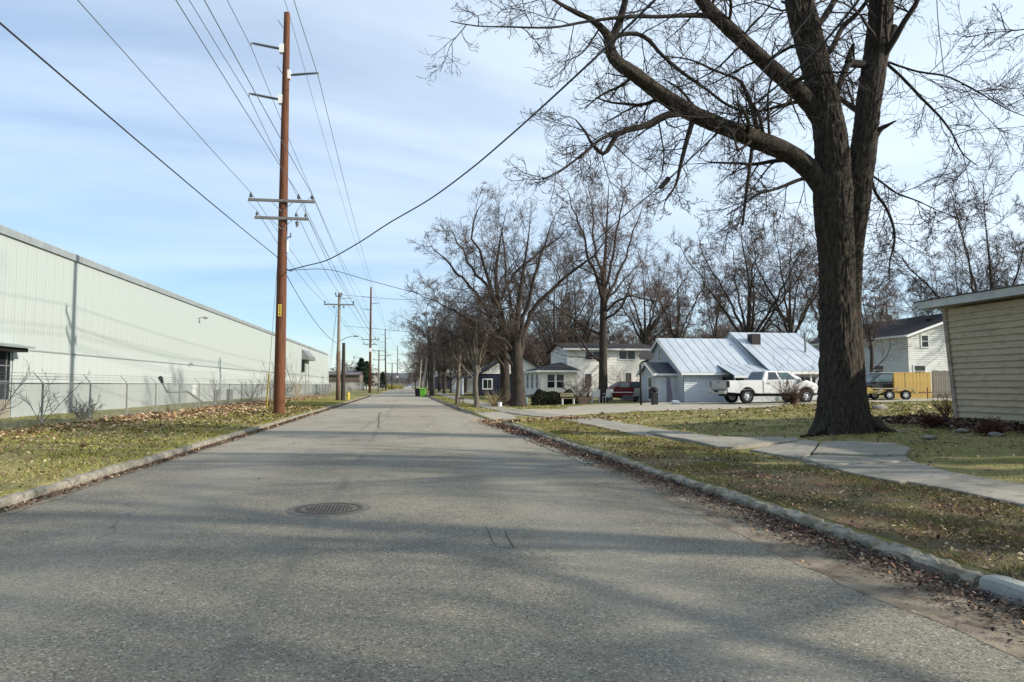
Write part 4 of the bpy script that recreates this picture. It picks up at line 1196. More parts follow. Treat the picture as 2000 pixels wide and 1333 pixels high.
# bungalow wing
bo = Vector((12.8, 68, .35))
bw = empty('white_bungalow', bo, 0, 'white bungalow wing with hip roof and multi-pane windows behind the dark hedge', 'house')
MB(bo).box(12.83, 16.4, 68.03, 78, 0, 2.98).build('walls', M_WHSID, bw)
siding('front_boards', (12.8, 68), (16.4, 68), .35, 2.98, M_WHSID, bw, bo, .16)
siding('side_boards', (12.8, 78), (12.8, 68), .35, 2.98, M_WHSID, bw, bo, .16)
ap = Vector((15.6, 71.5, 3.9)); ap2 = Vector((15.6, 76, 3.9))
e_ = [Vector((12.4, 67.6, 3.0)), Vector((16.8, 67.6, 3.0)), Vector((16.8, 78.4, 3.0)), Vector((12.4, 78.4, 3.0))]
vs = e_ + [ap, ap2]
MB(bo).add(vs + [v - Vector((0, 0, .1)) for v in e_], [(0, 1, 4), (1, 2, 5, 4), (2, 3, 5), (3, 0, 4, 5), (9, 8, 7, 6)]).build('roof', M_SHING, bw)
MB(bo).box(12.38, 16.8, 67.54, 67.6, 2.82, 3.0).box(12.34, 12.4, 67.54, 78.4, 2.82, 3.0).build('eave_trim', M_WHITE, bw)
for (x0, y0, x1, y1) in ((1069, 732, 1083, 758), (1087, 732, 1101, 758)):
    a, b = on_y(x0, y0, 68), on_y(x1, y1, 68)
    window(bw, bo, ((a.x + b.x) / 2, 67.98, (a.z + b.z) / 2), abs(b.x - a.x), abs(a.z - b.z), -90, split='h', fw=.09)
for yy, hh in ((69.5, 1.4), (72.3, 1.4), (75.2, 1.4)):
    window(bw, bo, (12.78, yy, 1.95), 1.3, hh, 180, split='g')
MB(bo).box(11.9, 12.8, 70, 71.8, 0, .6).box(11.5, 11.9, 70, 71.8, 0, .35).build('steps', M_CONC, bw)

# ---- navy house with white gable
no = Vector((9.1, 90, .2))
nv = empty('navy_house', no, 0, 'dark navy house with white gable and porch behind the twin trees', 'house')
MB(no).box(9.13, 18, 90.03, 100, 0, 3.0).build('walls', M_NAVY, nv)
siding('front_boards', (9.1, 90), (18, 90), .2, 2.95, M_NAVY, nv, no, .2)
siding('gable_boards', (9.1, 89.9), (18, 89.9), 3.0, 5.7, M_WHSID, nv, no, .2, top=lambda f: 3.0 + (1 - abs(2 * f - 1)) * 2.7)
MB(no).prism([(9.1, 3.0), (18, 3.0), (13.55, 5.7)], 89.95, 100).build('gable', M_WHSID, nv)
roof_slab('roof', [(8.5, 100.5, 2.72), (8.5, 89.4, 2.72), (13.55, 89.4, 5.85), (13.55, 100.5, 5.85)], .16, M_SHING, nv, no)
roof_slab('roof', [(18.6, 89.4, 2.72), (18.6, 100.5, 2.72), (13.55, 100.5, 5.85), (13.55, 89.4, 5.85)], .16, M_SHING, nv, no)
a, b = on_y(944, 742, 90), on_y(960, 759, 90)
window(nv, no, ((a.x + b.x) / 2, 89.98, (a.z + b.z) / 2), abs(b.x - a.x), abs(a.z - b.z), -90, split='v', fw=.14)
window(nv, no, (12.2, 89.88, 4.1), .9, .75, -90, split='v', fw=.1)
window(nv, no, (14.2, 89.98, 1.7), .9, 1.2, -90, split='h', fw=.1)
MB(no).box(6.9, 9.1, 90.5, 97.5, 2.5, 2.72).build('porch_roof', M_SHINGG, nv)
mb = MB(no)
for y in (90.6, 92.8, 95.0, 97.2): mb.box(6.95, 7.15, y, y + .2, 0.1, 2.5)
mb.build('porch_posts', M_WHITE, nv)
MB(no).box(6.9, 9.1, 90.5, 97.5, .0, .35).build('porch_floor', M_GREYPL, nv)

# ---- grey two-storey house on the far side of the yards
ho = Vector((41.8, 54.5, .7))
hh = empty('grey_house', ho, 0, 'pale grey two-storey house with black roof and one small gable window behind the wooden fence', 'house')
ez = 5.85
MB(ho).box(41.83, 54, 54.53, 70, 0, ez).build('walls', M_GRSID, hh)
siding('front_boards', (41.8, 54.5), (54, 54.5), .7, 7.85, M_GRSID, hh, ho, .18, top=lambda f: ez + (1 - abs(2 * f - 1)) * 2.0)
siding('side_boards', (41.8, 70), (41.8, 54.5), .7, ez, M_GRSID, hh, ho, .18)
MB(ho).prism([(41.8, ez), (54, ez), (47.9, 7.85)], 54.55, 70).build('gable', M_GRSID, hh)
roof_slab('roof', [(41.3, 70.4, ez - .08), (41.3, 54.0, ez - .08), (47.9, 54.0, 8.05), (47.9, 70.4, 8.05)], .15, M_SHING, hh, ho)
roof_slab('roof', [(54.5, 54.0, ez - .08), (54.5, 70.4, ez - .08), (47.9, 70.4, 8.05), (47.9, 54.0, 8.05)], .15, M_SHING, hh, ho)
mb = MB(ho); mb.slab([(41.3, 53.97, ez - .1), (47.9, 53.97, 8.03), (47.9, 53.97, 7.83), (41.3, 53.97, ez - .3)], .05); mb.box(41.2, 41.3, 54, 70.4, ez - .25, ez - .08); mb.build('rake_trim', M_WHITE, hh)
a, b = on_y(1799, 656, 54.5), on_y(1812, 678, 54.5)
window(hh, ho, ((a.x + b.x) / 2, 54.48, (a.z + b.z) / 2), abs(b.x - a.x), abs(a.z - b.z), -90, split='h', fw=.1)
a = on_y(1785, 716, 54.5); b = on_y(1806, 724, 54.5)
window(hh, ho, ((a.x + b.x) / 2, 54.48, 2.75), 1.0, .9, -90, split='h', fw=.1)
window(hh, ho, (41.78, 58.2, 2.9), 1.2, .8, 180, split='h', fw=.08)
MB(ho).lathe([(.22, 0), (.22, .25), (.3, .3), (.1, .42)], (45.5 - 0, 56.5, 7.1)).build('roof_vent', M_DARK, hh)

# ---- small far houses
def far_house(x0, y0, w, d, e, r, m, mr, label, face='y', win=()):
    z = gz1(x0, y0); o = Vector((x0, y0, z))
    h = empty('far_house', o, 0, label, 'house')
    MB().box(.02, w, .02, d, -.3, e).build('walls', m, h)
    if face == 'y':
        MB().prism([(0, e), (w, e), (w / 2, r)], .02, d).build('gable', m, h)
        MB().slab([(-.4, d + .3, e - .2), (-.4, -.4, e - .2), (w / 2, -.4, r + .1), (w / 2, d + .3, r + .1)], .15).slab([(w + .4, -.4, e - .2), (w + .4, d + .3, e - .2), (w / 2, d + .3, r + .1), (w / 2, -.4, r + .1)], .15).build('roof', mr, h)
    else:
        MB().prism([(0, e), (d, e), (d / 2, r)], .02, w, 'x').build('gable', m, h)
        MB().slab([(-.3, -.4, e - .2), (w + .3, -.4, e - .2), (w + .3, d / 2, r + .1), (-.3, d / 2, r + .1)], .15).slab([(w + .3, d + .4, e - .2), (-.3, d + .4, e - .2), (-.3, d / 2, r + .1), (w + .3, d / 2, r + .1)], .15).build('roof', mr, h)
    for (x, zc, ww, wh2) in win:
        window(h, (0, 0, 0), (x, 0, zc), ww, wh2, -90, split='v')
    return h
far_house(8.4, 128, 5, 8, 2.6, 4.5, M_GRSID, M_SHINGG, 'small pale grey gabled house seen past the slender tree trunks', 'y', ((1.6, 1.5, .9, 1.0),))
far_house(13, 150, 9, 9, 2.8, 4.8, M_WHSID, M_SHING, 'pale low house far down the street among the trunks', 'y', ((2.5, 1.5, 1.2, 1.0),))
far_house(7.5, 230, 8, 9, 2.8, 5.0, M_NAVY, M_SHING, 'tiny dark house by the far end of the street', 'y')
far_house(-26, 185, 14, 16, 4.2, 4.9, mat('brown_shed', (.16, .13, .11), .9), M_SHINGG, 'low grey brown shed just beyond the warehouse end', 'x')
far_house(-24.5, 215, 8, 8, 2.4, 4.4, mat('rust_wall', (.12, .06, .05), .9), M_SHINGB, 'dark red roofed outbuilding beyond the grey board fence', 'y')
far_house(-20, 245, 7.5, 8, 3.2, 6.4, M_WHSID, M_SHINGG, 'white far house left of the tall pole across the lawn'.replace('left of', 'beside'), 'x', ((2, 1.6, 1, 1.2), (5, 1.6, 1, 1.2)))
far_house(-15.5, 285, 7, 8, 3.0, 6.2, mat('pink_grey_wall', (.40, .36, .34), .9), M_SHINGG, 'pinkish grey house with pale gable between the poles', 'y', ((3.5, 1.6, 1.2, 1.2),))

# ---- beige garage at the picture's edge: near, so board by board
gx, gy = 17.1, 20.2
gg = .40
go = Vector((gx, gy, gg))
ga = empty('beige_garage', go, 0, 'beige lap-sided garage with grey fascia and leaning corner', 'garage')
LEAN = .10
S = Matrix.Identity(4); S[1][2] = LEAN; S[1][3] = 0       # the old building leans away down the street
gh = 3.62; GL = 11.0
MB().box(.04, 7, -GL, -.03, -.2, gh, S).build('walls', M_BEIGE, ga)
nbd = 19; bh = (gh - .02) / nbd
for i in range(nbd):
    z = .0 + i * bh
    MB().prism([(.04, z), (-.018, z), (-.018, z + .012), (.028, z + bh - .004), (.04, z + bh - .004)], -GL, -.10, 'y', S).build('siding_board', M_BEIGE, ga)
for i in range(nbd):
    z = .0 + i * bh
    MB().prism([(-.028, z), (.03, z), (.03, z + .012), (-.02, z + bh - .004), (-.028, z + bh - .004)], .1, 7, 'x', S).build('siding_board', M_BEIGE, ga)
MB().box(-.05, .06, -.10, .04, -.15, gh, S).build('corner_board', M_BEIGETR, ga)
MB().box(-.03, .08, -GL, .0, -.2, -.005, S).build('footing', M_STONE, ga)
fo = .5; rs = .17
MB().slab([(-fo, -GL, gh + .30), (-fo, 1.0, gh + .30), (-fo + .04, 1.0, gh + .06), (-fo + .04, -GL, gh + .06)], .04).build('fascia', M_FASC2, ga)
MB().box(-fo + .05, .0, -GL, .99, gh + .06, gh + .09).build('soffit', mat('soffit_grey', (.30, .31, .30), .8), ga)
q = [(-fo - .03, 1.03, gh + .32), (-fo - .03, -GL, gh + .32), (3.7, -GL, gh + .32 + rs * 4.2), (3.7, 1.03, gh + .32 + rs * 4.2)]
MB().slab(q, .03).build('roof', M_SHING, ga)
q = [(7.9, -GL, gh + .32), (7.9, 1.03, gh + .32), (3.7, 1.03, gh + .32 + rs * 4.2), (3.7, -GL, gh + .32 + rs * 4.2)]
MB().slab(q, .03).build('roof', M_SHING, ga)
MB().prism([(-fo + .05, gh + .08), (7.5, gh + .08), (3.7, gh + .26 + rs * 4.1)], .92, .98).build('gable_board', M_FASC2, ga)
MB().prism([(0, gh), (7, gh), (3.7, gh + .2 + rs * 3.6)], .25, .34).build('gable_end', M_BEIGE, ga)

# ---- wooden fence beyond the trailer, plank by plank
def plank_fence(pa, pb, n, h, m, label, d=.025, thing='plank_fence', jit=.02):
    L = (pb - pa).length; ang = math.atan2(pb.y - pa.y, pb.x - pa.x)
    e = empty(thing, pa, ang, label, 'fence')
    w = L / n
    me = MB().prism([(.006, -.05), (w - .008, -.05), (w - .008, h - .03), (w - .03, h), (.03, h), (.006, h - .03)], 0, d).mesh('plank', m)
    for i in range(n):
        o = link('plank', me, e, (i * w, random.uniform(-.008, .008), random.uniform(-jit, jit)))
    for z in (.35, h - .35): MB().box(0, L, d + .005, d + .05, z, z + .09).build('rail', m, e)
    for k in range(int(L / 2.4) + 1): MB().box(min(L - .1, k * 2.4), min(L, k * 2.4 + .1), d + .05, d + .15, -.1, h - .05).build('post', m, e)
    return e
a = at_ground(1745, 46.5); b = at_ground(1817, 46.5)
plank_fence(a, b, 10, 1.72, M_FENCEY, 'new yellow wooden plank fence behind the trailer', jit=.015)
a = at_ground(1820, 46.6); b = at_ground(1905, 46.0)
plank_fence(a, b, 18, 1.8, M_FENCEW, 'weathered grey plank fence beside the beige garage corner')
a = Vector((-14.5, 186, .1)); b = Vector((-9.5, 230, .1))
plank_fence(Vector((-19, 176, .1)), Vector((-10.5, 182, .1)), 40, 2.1, M_FENCEG, 'grey board fence beyond the warehouse end')

# ================================================================== VEHICLES
def outline(pts, wheels, r, zb, seg=12):
    """lower body outline in (x,z): pts runs along the top from rear to front, the bottom has wheel arches"""
    o = list(pts)
    for wx in sorted(wheels, reverse=True):
        zc = wheels[wx]
        a0 = math.asin(max(-1, min(1, (zb - zc) / r)))
        for k in range(seg + 1):
            a = a0 + (math.pi - 2 * a0) * k / seg
            o.append((wx + r * math.cos(a), zc + r * math.sin(a)))
    return o
def wheel(name, c, r, w, parent, side, rim=M_STEEL):
    t = MB().lathe([(r * .6, -w / 2), (r * .93, -w / 2), (r, -w / 2 + .03), (r, w / 2 - .03), (r * .93, w / 2), (r * .6, w / 2)], n=28, axis='y', cap=False).build(name, M_TYRE, parent, loc=c, smooth=False)
    m = MB().lathe([(r * .62, -w / 2 + .03), (r * .62, w / 2 - .02), (r * .56, w / 2 - .0)], n=24, axis='y', cap=False)
    m.lathe([(r * .58, w * .18), (r * .25, w * .33), (r * .15, w * .46), (.001, w * .46)], n=20, axis='y')
    q = m.build('rim', rim, t)
    hb = MB()
    for k in range(5):
        a = 2 * math.pi * k / 5 + .3; cx_, cz_ = r * .42 * math.cos(a), r * .42 * math.sin(a)
        hb.cyl((cx_, w * .20, cz_), (cx_, w * .30, cz_), r * .10, n=8)
    hb.build('rim_opening', M_TYRE, t)
    if side < 0: t.scale = (1, -1, 1)
    return t
def patch(Q, u0, u1, v0, v1, off, sl=0):
    """sub-quad of a quad surface (bl, br, tr, tl), pushed out; v0/v1 from bottom to top"""
    Q = [Vector(q) for q in Q]
    def P(u, v): return Q[0].lerp(Q[1], u).lerp(Q[3].lerp(Q[2], u), v)
    n = (Q[1] - Q[0]).cross(Q[3] - Q[0]).normalized()
    return [P(u0, v0) + n * off, P(u1, v0) + n * off, P(u1, v1) + n * off, P(u0, v1) + n * off]
# ---- white pickup truck
rear = at_ground(1457, 42.0); front = at_ground(1572, 42.85)
tz = .50
ang = math.atan2(front.y - rear.y, front.x - rear.x)
WB = (front - rear).xy.length
TR = empty('pickup_truck', (rear.x, rear.y, tz), ang, 'white four-door pickup truck parked in front of the blue cottage', 'truck')
tw = 2.0        # y 0 is the side towards the camera, +y away
x0 = -1.28; xf = WB + .95
def TX(f): return f
wr = .415
Y0, Y1 = -.10, tw - .10
arch = {0.0: wr + .02, WB: wr + .02}
cabx0 = 1.02; cabx1 = 3.55
# bed sides, cab lower and wings
pts = [(x0, .66), (x0, 1.32), (x0 + .04, 1.36), (cabx0 - .03, 1.36)]
pts2 = [(cabx0 - .03, .62)]
bed = MB()
for ya, yb in ((Y0, Y0 + .12), (Y1 - .12, Y1)):
    o = [(x0, 1.35), (cabx0 - .02, 1.36), (cabx0 - .02, .58)] + [(p[0], p[1]) for p in outline([], {0.0: wr + .02}, .53, .6, 14)] + [(x0, .66)]
    bed.prism(o, ya, yb)
bed.box(x0 + .06, cabx0 - .02, Y0 + .12, Y1 - .12, .80, .86).box(cabx0 - .08, cabx0 - .02, Y0 + .12, Y1 - .12, .8, 1.36)
bed.build('bed', M_TRUCK, TR, bevel=.025)
tg_ = MB().box(x0 - .03, x0 + .05, Y0 + .10, Y1 - .10, .82, 1.35).build('tailgate', M_TAIL, TR, bevel=.02)
MB().box(x0 - .05, x0 - .03, tw / 2 - .18, tw / 2 - .02, 1.22, 1.29).build('handle', M_PLBLACK, tg_)
cab = MB()
o = [(cabx0, 1.36), (cabx1 + .1, 1.36), (cabx1 + .45, 1.30), (WB + .62, 1.16), (xf - .12, .98), (xf - .02, .80), (xf - .02, .60)] + outline([], {WB: wr + .02}, .54, .58, 14) + [(cabx0, .58)]
cab.prism(o, Y0, Y1)
cab.build('cab_body', M_TRUCK, TR, bevel=.05)
o = [(cabx1 - .1, 1.3), (cabx1, 1.43), (cabx1 + .5, 1.43), (WB + .35, 1.36), (xf - .02, 1.18), (xf + .03, 1.05), (xf + .0, .8), (cabx1, .8)]
MB().prism(o, Y0 + .38, Y1 - .38).build('hood', M_TRUCK, TR, bevel=.08)
# greenhouse
B = [(cabx0 + .0, 1.355), (cabx1 + .28, 1.355)]; T = [(cabx0 + .30, 1.93), (cabx1 - .62, 1.93)]
yi0, yi1 = Y0 + .06, Y1 - .06; ti0, ti1 = Y0 + .24, Y1 - .24
gv = [(B[0][0], yi0, B[0][1]), (B[1][0], yi0, B[1][1]), (B[1][0], yi1, B[1][1]), (B[0][0], yi1, B[0][1]),
      (T[0][0], ti0, T[0][1]), (T[1][0], ti0, T[1][1]), (T[1][0], ti1, T[1][1]), (T[0][0], ti1, T[0][1])]
MB().add(gv, [(0, 1, 5, 4), (1, 2, 6, 5), (2, 3, 7, 6), (3, 0, 4, 7), (4, 5, 6, 7), (3, 2, 1, 0)]).build('cab_roof', M_TRUCK, TR, bevel=.05)
side = [gv[0], gv[1], gv[5], gv[4]]
sfar = [gv[2], gv[3], gv[7], gv[6]]
for s_ in (side, sfar):
    fl = s_ is sfar
    r1 = (.13, .40) if not fl else (.60, .87); r2 = (.46, .84) if not fl else (.16, .54)
    MB().slab(patch(s_, r1[0], r1[1], .10, .86, .006), .02).build('side_window', M_CARGLASS, TR)
    MB().slab(patch(s_, r2[0], r2[1], .10, .84, .006), .02).build('side_window', M_CARGLASS_T, TR)
MB().slab(patch([gv[1], gv[2], gv[6], gv[5]], .08, .92, .08, .92, .006), .02).build('windscreen', M_CARGLASS, TR)
MB().slab(patch([gv[3], gv[0], gv[4], gv[7]], .07, .93, .10, .88, .006), .02).build('rear_window', M_CARGLASS, TR)
for ya in (Y0 - .012, Y1 - .008):
    for xx, s1 in ((cabx0 + .1, .2), (cabx0 + 1.22, .2)):
        MB().box(xx + .14, xx + .36, ya, ya + .02, 1.19, 1.225).build('door_handle', M_PLBLACK, TR)
mb = MB()
for xx in (cabx0, cabx0 + 1.13, cabx0 + 2.28):
    mb.box(xx - .006, xx + .006, Y0 - .004, Y0 + .02, .66, 1.34)
mb.build('door_gap', M_DARK, TR)
MB().box(cabx1 + .02, cabx1 + .16, Y0 - .22, Y0 - .0, 1.34, 1.58).build('mirror', M_PLBLACK, TR, bevel=.02)
MB().box(cabx1 + .02, cabx1 + .16, Y1 + .0, Y1 + .22, 1.34, 1.58).build('mirror', M_PLBLACK, TR, bevel=.02)
for ya in (Y0 - .02, Y1 - .10): MB().box(x0 - .035, x0 + .13, ya, ya + .12, .95, 1.33).build('tail_light', M_LAMP_R, TR, bevel=.01)
for ya in (Y0 + .05, Y1 - .35): MB().box(xf - .16, xf + .0, ya, ya + .3, .88, 1.06).build('headlight', M_CARGLASS_T, TR, bevel=.02)
mb = MB().box(x0 - .22, x0 - .04, Y0 + .02, tw / 2 - .35, .56, .76).box(x0 - .22, x0 - .04, tw / 2 + .15, Y1 - .02, .56, .76).box(x0 - .2, x0 - .05, tw / 2 - .36, tw / 2 + .16, .54, .66)
mb.build('rear_bumper', M_CHROME, TR, bevel=.02)
MB().box(x0 - .21, x0 - .195, tw / 2 - .25, tw / 2 + .05, .66, .80).build('number_plate', M_PLBLACK, TR)
MB().box(xf - .03, xf + .16, Y0 + .02, Y1 - .02, .48, .74).build('front_bumper', M_CHROME, TR, bevel=.03)
MB().box(xf - .02, xf + .06, Y0 + .5, Y1 - .5, .78, 1.10).build('grille', M_PLBLACK, TR, bevel=.02)
MB().box(x0 + .3, xf - .3, Y0 + .35, Y1 - .35, .42, .70).build('underbody', M_DARK, TR)
MB().box(-.55, .55, Y0 + .13, Y1 - .13, .60, .98).box(WB - .56, WB + .56, Y0 + .3, Y1 - .3, .6, 1.0).build('wheel_well', M_DARK, TR)
for wx in (0.0, WB):
    wheel('wheel', (wx, Y0 + .13, wr), wr, .26, TR, -1)
    wheel('wheel', (wx, Y1 - .13, wr), wr, .26, TR, 1)

# ---- generic closed car
def make_car(name, loc, rz, L, W_, H, zt, paint, label, cat, prof, bt, tt, wx, wr=.33, wins=((.06, .48), (.52, .94))):
    e = empty(name, loc, rz, label, cat)
    o = list(prof) + outline([], {wx[0]: wr, wx[1]: wr}, wr + .07, .28, 12) + [(prof[0][0], .3)]
    MB().prism(o, -W_ / 2, W_ / 2).build('body', paint, e, bevel=.05)
    gv = [(bt[0], -W_ / 2 + .07, zt), (bt[1], -W_ / 2 + .07, zt), (bt[1], W_ / 2 - .07, zt), (bt[0], W_ / 2 - .07, zt),
          (tt[0], -W_ / 2 + .25, H), (tt[1], -W_ / 2 + .25, H), (tt[1], W_ / 2 - .25, H), (tt[0], W_ / 2 - .25, H)]
    MB().add(gv, [(0, 1, 5, 4), (1, 2, 6, 5), (2, 3, 7, 6), (3, 0, 4, 7), (4, 5, 6, 7), (3, 2, 1, 0)]).build('roof', paint, e, bevel=.05)
    for s_ in ([gv[0], gv[1], gv[5], gv[4]], [gv[2], gv[3], gv[7], gv[6]]):
        for a, b in wins: MB().slab(patch(s_, a, b, .1, .85, .006), .02).build('side_window', M_CARGLASS_T, e)
    MB().slab(patch([gv[1], gv[2], gv[6], gv[5]], .08, .92, .08, .92, .006), .02).build('windscreen', M_CARGLASS_T, e)
    MB().slab(patch([gv[3], gv[0], gv[4], gv[7]], .08, .92, .08, .92, .006), .02).build('rear_window', M_CARGLASS, e)
    for x in wx:
        wheel('wheel', (x, -W_ / 2 + .12, wr), wr, .22, e, -1); wheel('wheel', (x, W_ / 2 - .12, wr), wr, .22, e, 1)
    for y in (-W_ / 2 + .03, W_ / 2 - .33): MB().box(L - .1, L + .0, y, y + .3, .58, .74).build('headlight', M_CARGLASS_T, e, bevel=.02)
    for y in (-W_ / 2 + .03, W_ / 2 - .23): MB().box(-.02, .08, y, y + .2, .62, .9).build('tail_light', M_LAMP_R, e, bevel=.02)
    MB().box(.4, L - .4, -W_ / 2 + .2, W_ / 2 - .2, .2, .5).build('underbody', M_DARK, e)
    for s in (-1, 1): MB().box(bt[1] - .45, bt[1] - .3, s * (W_ / 2 + .08) - .08, s * (W_ / 2 + .08) + .08, zt - .02, zt + .13).build('mirror', paint, e, bevel=.02)
    return e
p = at_ground(1668, 48.6)
p2 = p.copy()
sv = make_car('dark_suv', at_ground(1776, 48.3), math.pi + R(-2), 4.5, 1.8, 1.66, 1.0, M_BLACKP, 'black sport utility vehicle parked behind the yellow trailer', 'car',
         [(0, .95), (.05, 1.0), (3.4, .98), (4.35, .82), (4.5, .6), (4.5, .32)], (.25, 3.5), (.7, 2.5), (.85, 3.55), .36)
MB().box(.7, 2.5, -.55, -.5, 1.70, 1.73).box(.7, 2.5, .5, .55, 1.70, 1.73).build('roof_rail', M_CHROME, sv)
p = at_ground(1268, 54)
make_car('red_car', (p.x, p.y, p.z), math.pi, 4.3, 1.7, 1.4, .95, M_REDP, 'red car mostly hidden between the white house and the blue cottage', 'car',
         [(0, .9), (.05, .95), (3.0, .95), (3.9, .82), (4.25, .62), (4.3, .3)], (.5, 3.1), (1.0, 2.3), (.8, 3.4), .33)
p = at_z(806, 750, .04)
make_car('parked_car', (1.2, 330, .05), R(90), 4.3, 1.7, 1.45, .95, mat('silver_paint', (.45, .47, .5), .3), 'tiny silver car at the far end of the street', 'car',
         [(0, .9), (.05, .95), (3.0, .95), (3.9, .82), (4.25, .62), (4.3, .3)], (.5, 3.1), (1.0, 2.3), (.8, 3.4), .33)

# ---- yellow flat trailer with tandem wheels
tb = at_ground(1748, 43.6); tbz = .68
t = empty('flat_trailer', (tb.x, tb.y, tbz), R(-12), 'yellow tandem-axle flat trailer standing on the grass', 'trailer')
mb = MB().box(-4.4, 1.3, 0.0, .08, .40, .52).box(-4.4, 1.3, 1.7, 1.78, .40, .52)
for x in np.arange(-4.4, 1.2, .7): mb.box(x, x + .06, .08, 1.7, .42, .5)
mb.build('frame', M_YELLOW, t)
MB().box(-4.4, 1.0, .09, 1.69, .505, .55).build('deck', M_FENCEY, t)
MB().slab([(-4.4, -.02, .78), (-1.55, -.02, .78), (-1.3, -.02, .52), (-4.4, -.02, .45)][::-1], .04).build('side_plate', M_YELLOW, t)
fd = MB()
for ya, yb in ((-.30, -.02), (1.8, 2.08)):
    prof = [(-1.15, .38), (-.92, .72), (.88, .72), (1.12, .38)]
    for a, b in zip(prof[:-1], prof[1:]):
        fd.slab([(a[0], ya, a[1]), (b[0], ya, b[1]), (b[0], yb, b[1]), (a[0], yb, a[1])], .035)
    fd.prism([(-1.15, .38), (-.92, .72), (.88, .72), (1.12, .38), (1.06, .38), (.84, .66), (-.88, .66), (-1.08, .38)], ya, ya + .02)
fd.build('fender', mat('cream_fender', (.62, .52, .32), .6), t)
for x in (-.48, .48):
    wheel('wheel', (x, -.16, .30), .30, .2, t, -1, M_WHITE)
    wheel('wheel', (x, 1.94, .30), .30, .2, t, 1, M_WHITE)
MB().tube([(1.3, .1, .42), (2.3, .8, .45), (2.6, .88, .45)], .035).tube([(1.3, 1.7, .42), (2.3, .95, .45)], .035).build('drawbar', M_RUST, t)
MB().cyl((2.3, .88, 0), (2.3, .88, .75), .03).build('jack', M_RUST, t)

# ================================================================== SMALL THINGS IN THE YARDS
# basketball hoop
b = at_ground(1251, 43.5)
hp = empty('basketball_hoop', b, 0, 'basketball hoop with grey fan backboard on a dark pole beside the blue cottage', 'basketball hoop')
def hz(py): return (752 - py) / F * 43.5 + EYE - b.z
MB().cyl((0, 0, -.1), (-.02, 0, hz(712)), .065, n=12).tube([(-.02, 0, hz(712)), (.1, -.1, hz(707)), (.35, -.35, hz(705))], .05, 8).build('pole', M_PLBLACK, hp)
cxb = (1258.5 - 1251) / F * 43.5; zc = hz(695)
o = []
for k in range(16):
    a = math.pi * (1.0 - k / 15.0)
    o.append((cxb + .48 * math.cos(a), zc - .03 + .30 * math.sin(a)))
o += [(cxb + .40, zc - .26), (cxb - .40, zc - .26)]
M2 = Matrix.Translation((0, -.4, 0))
bb = MB().prism(o, -.02, .02, 'y', M2).build('backboard', M_GREYPL, hp)
rm = MB(); 
ring = [(cxb + .22 * math.cos(2 * math.pi * k / 14), -.66 + .22 * math.sin(2 * math.pi * k / 14), zc - .22) for k in range(15)]
rm.tube(ring, .012, 5).build('rim', M_RUST, hp)
# black grill post beside the door
b = at_ground(1277, 43.2)
gr = empty('kettle_grill', b, 0, 'black kettle grill on a post by the blue entry', 'grill')
MB().box(-.16, .2, -.15, .15, 0, .75).build('cart', M_PLBLACK, gr, bevel=.02)
MB().lathe([(.05, .74), (.2, .8), (.26, .93), (.2, 1.05), (.02, 1.1)], n=16).build('lid', M_PLBLACK, gr, smooth=True)
MB().tube([(-.26, 0, .95), (-.36, 0, .95)], .02).build('handle', M_PLBLACK, gr)
# leaning board and bag at the cottage wall
b = at_ground(1320, 45.2); b.y = 44.2
tag(MB(b).slab([(b.x - .22, b.y + .1, b.z), (b.x + .22, b.y + .1, b.z), (b.x + .1, b.y + .36, b.z + 1.7), (b.x - .1, b.y + .36, b.z + 1.7)], .04).build('leaning_board', M_NAVY, None, loc=b), 'dark narrow board leaning on the blue cottage wall', 'board')
b = at_ground(1318, 43.6)
tag(MB().lathe([(.2, 0), (.28, .06), (.25, .18), (.12, .24), (.01, .25)], n=10).build('white_bag', M_WHITE, None, loc=b), 'small white bag on the ground at the cottage wall', 'bag')
# lawn chairs
def chair(px, d, rz, label, m, grp='white lawn chairs'):
    b = at_ground(px, d)
    e = empty('lawn_chair', b, rz, label, 'chair', grp)
    MB().box(-.26, .26, -.24, .24, .38, .42).build('seat', m, e)
    MB().slab([(-.26, .24, .42), (.26, .24, .42), (.26, .38, .95), (-.26, .38, .95)], .03).build('backrest', m, e)
    for x in (-.26, .24):
        for y in (-.24, .22): MB().box(x, x + .03, y, y + .03, 0, .4).build('leg', m, e)
        MB().box(x, x + .03, -.24, .28, .6, .63).build('armrest', m, e)
    return e
chair(1163, 50, R(172), 'white lawn chair nearest the tall tree trunk, fence side'.replace(', fence side', ' on the hedge side'), M_WHITE)
chair(1186, 50, R(190), 'white lawn chair between the tall tree trunk and the patio table', M_WHITE)
chair(1238, 50.5, R(200), 'pale lawn chair beyond the patio table beside the red car', mat('pale_grey_plastic', (.45, .46, .42), .7))
b = at_ground(1211, 50)
tb_ = empty('patio_table', b, 0, 'thin-topped patio table between the lawn chairs', 'table')
MB().box(-.75, .75, -.4, .4, .68, .71).build('tabletop', M_WHITE, tb_)
for x in (-.68, .64):
    for y in (-.34, .3): MB().box(x, x + .04, y, y + .04, 0, .68).build('leg', M_RUST, tb_)
b = at_ground(1224, 49)
bk = empty('wheelbarrow', b, R(15), 'dark upturned wheelbarrow under the patio table', 'wheelbarrow')
MB().add([(-.4, -.25, .2), (.4, -.25, .2), (.4, .25, .2), (-.4, .25, .2), (-.25, -.15, .5), (.25, -.15, .5), (.25, .15, .5), (-.25, .15, .5)], [(0, 1, 5, 4), (1, 2, 6, 5), (2, 3, 7, 6), (3, 0, 4, 7), (4, 5, 6, 7)]).build('tray', M_GREYPL, bk)
MB().lathe([(.17, -.04), (.19, 0), (.17, .04)], (.65, 0, .19), n=18, axis='y').build('wheel', M_TYRE, bk)
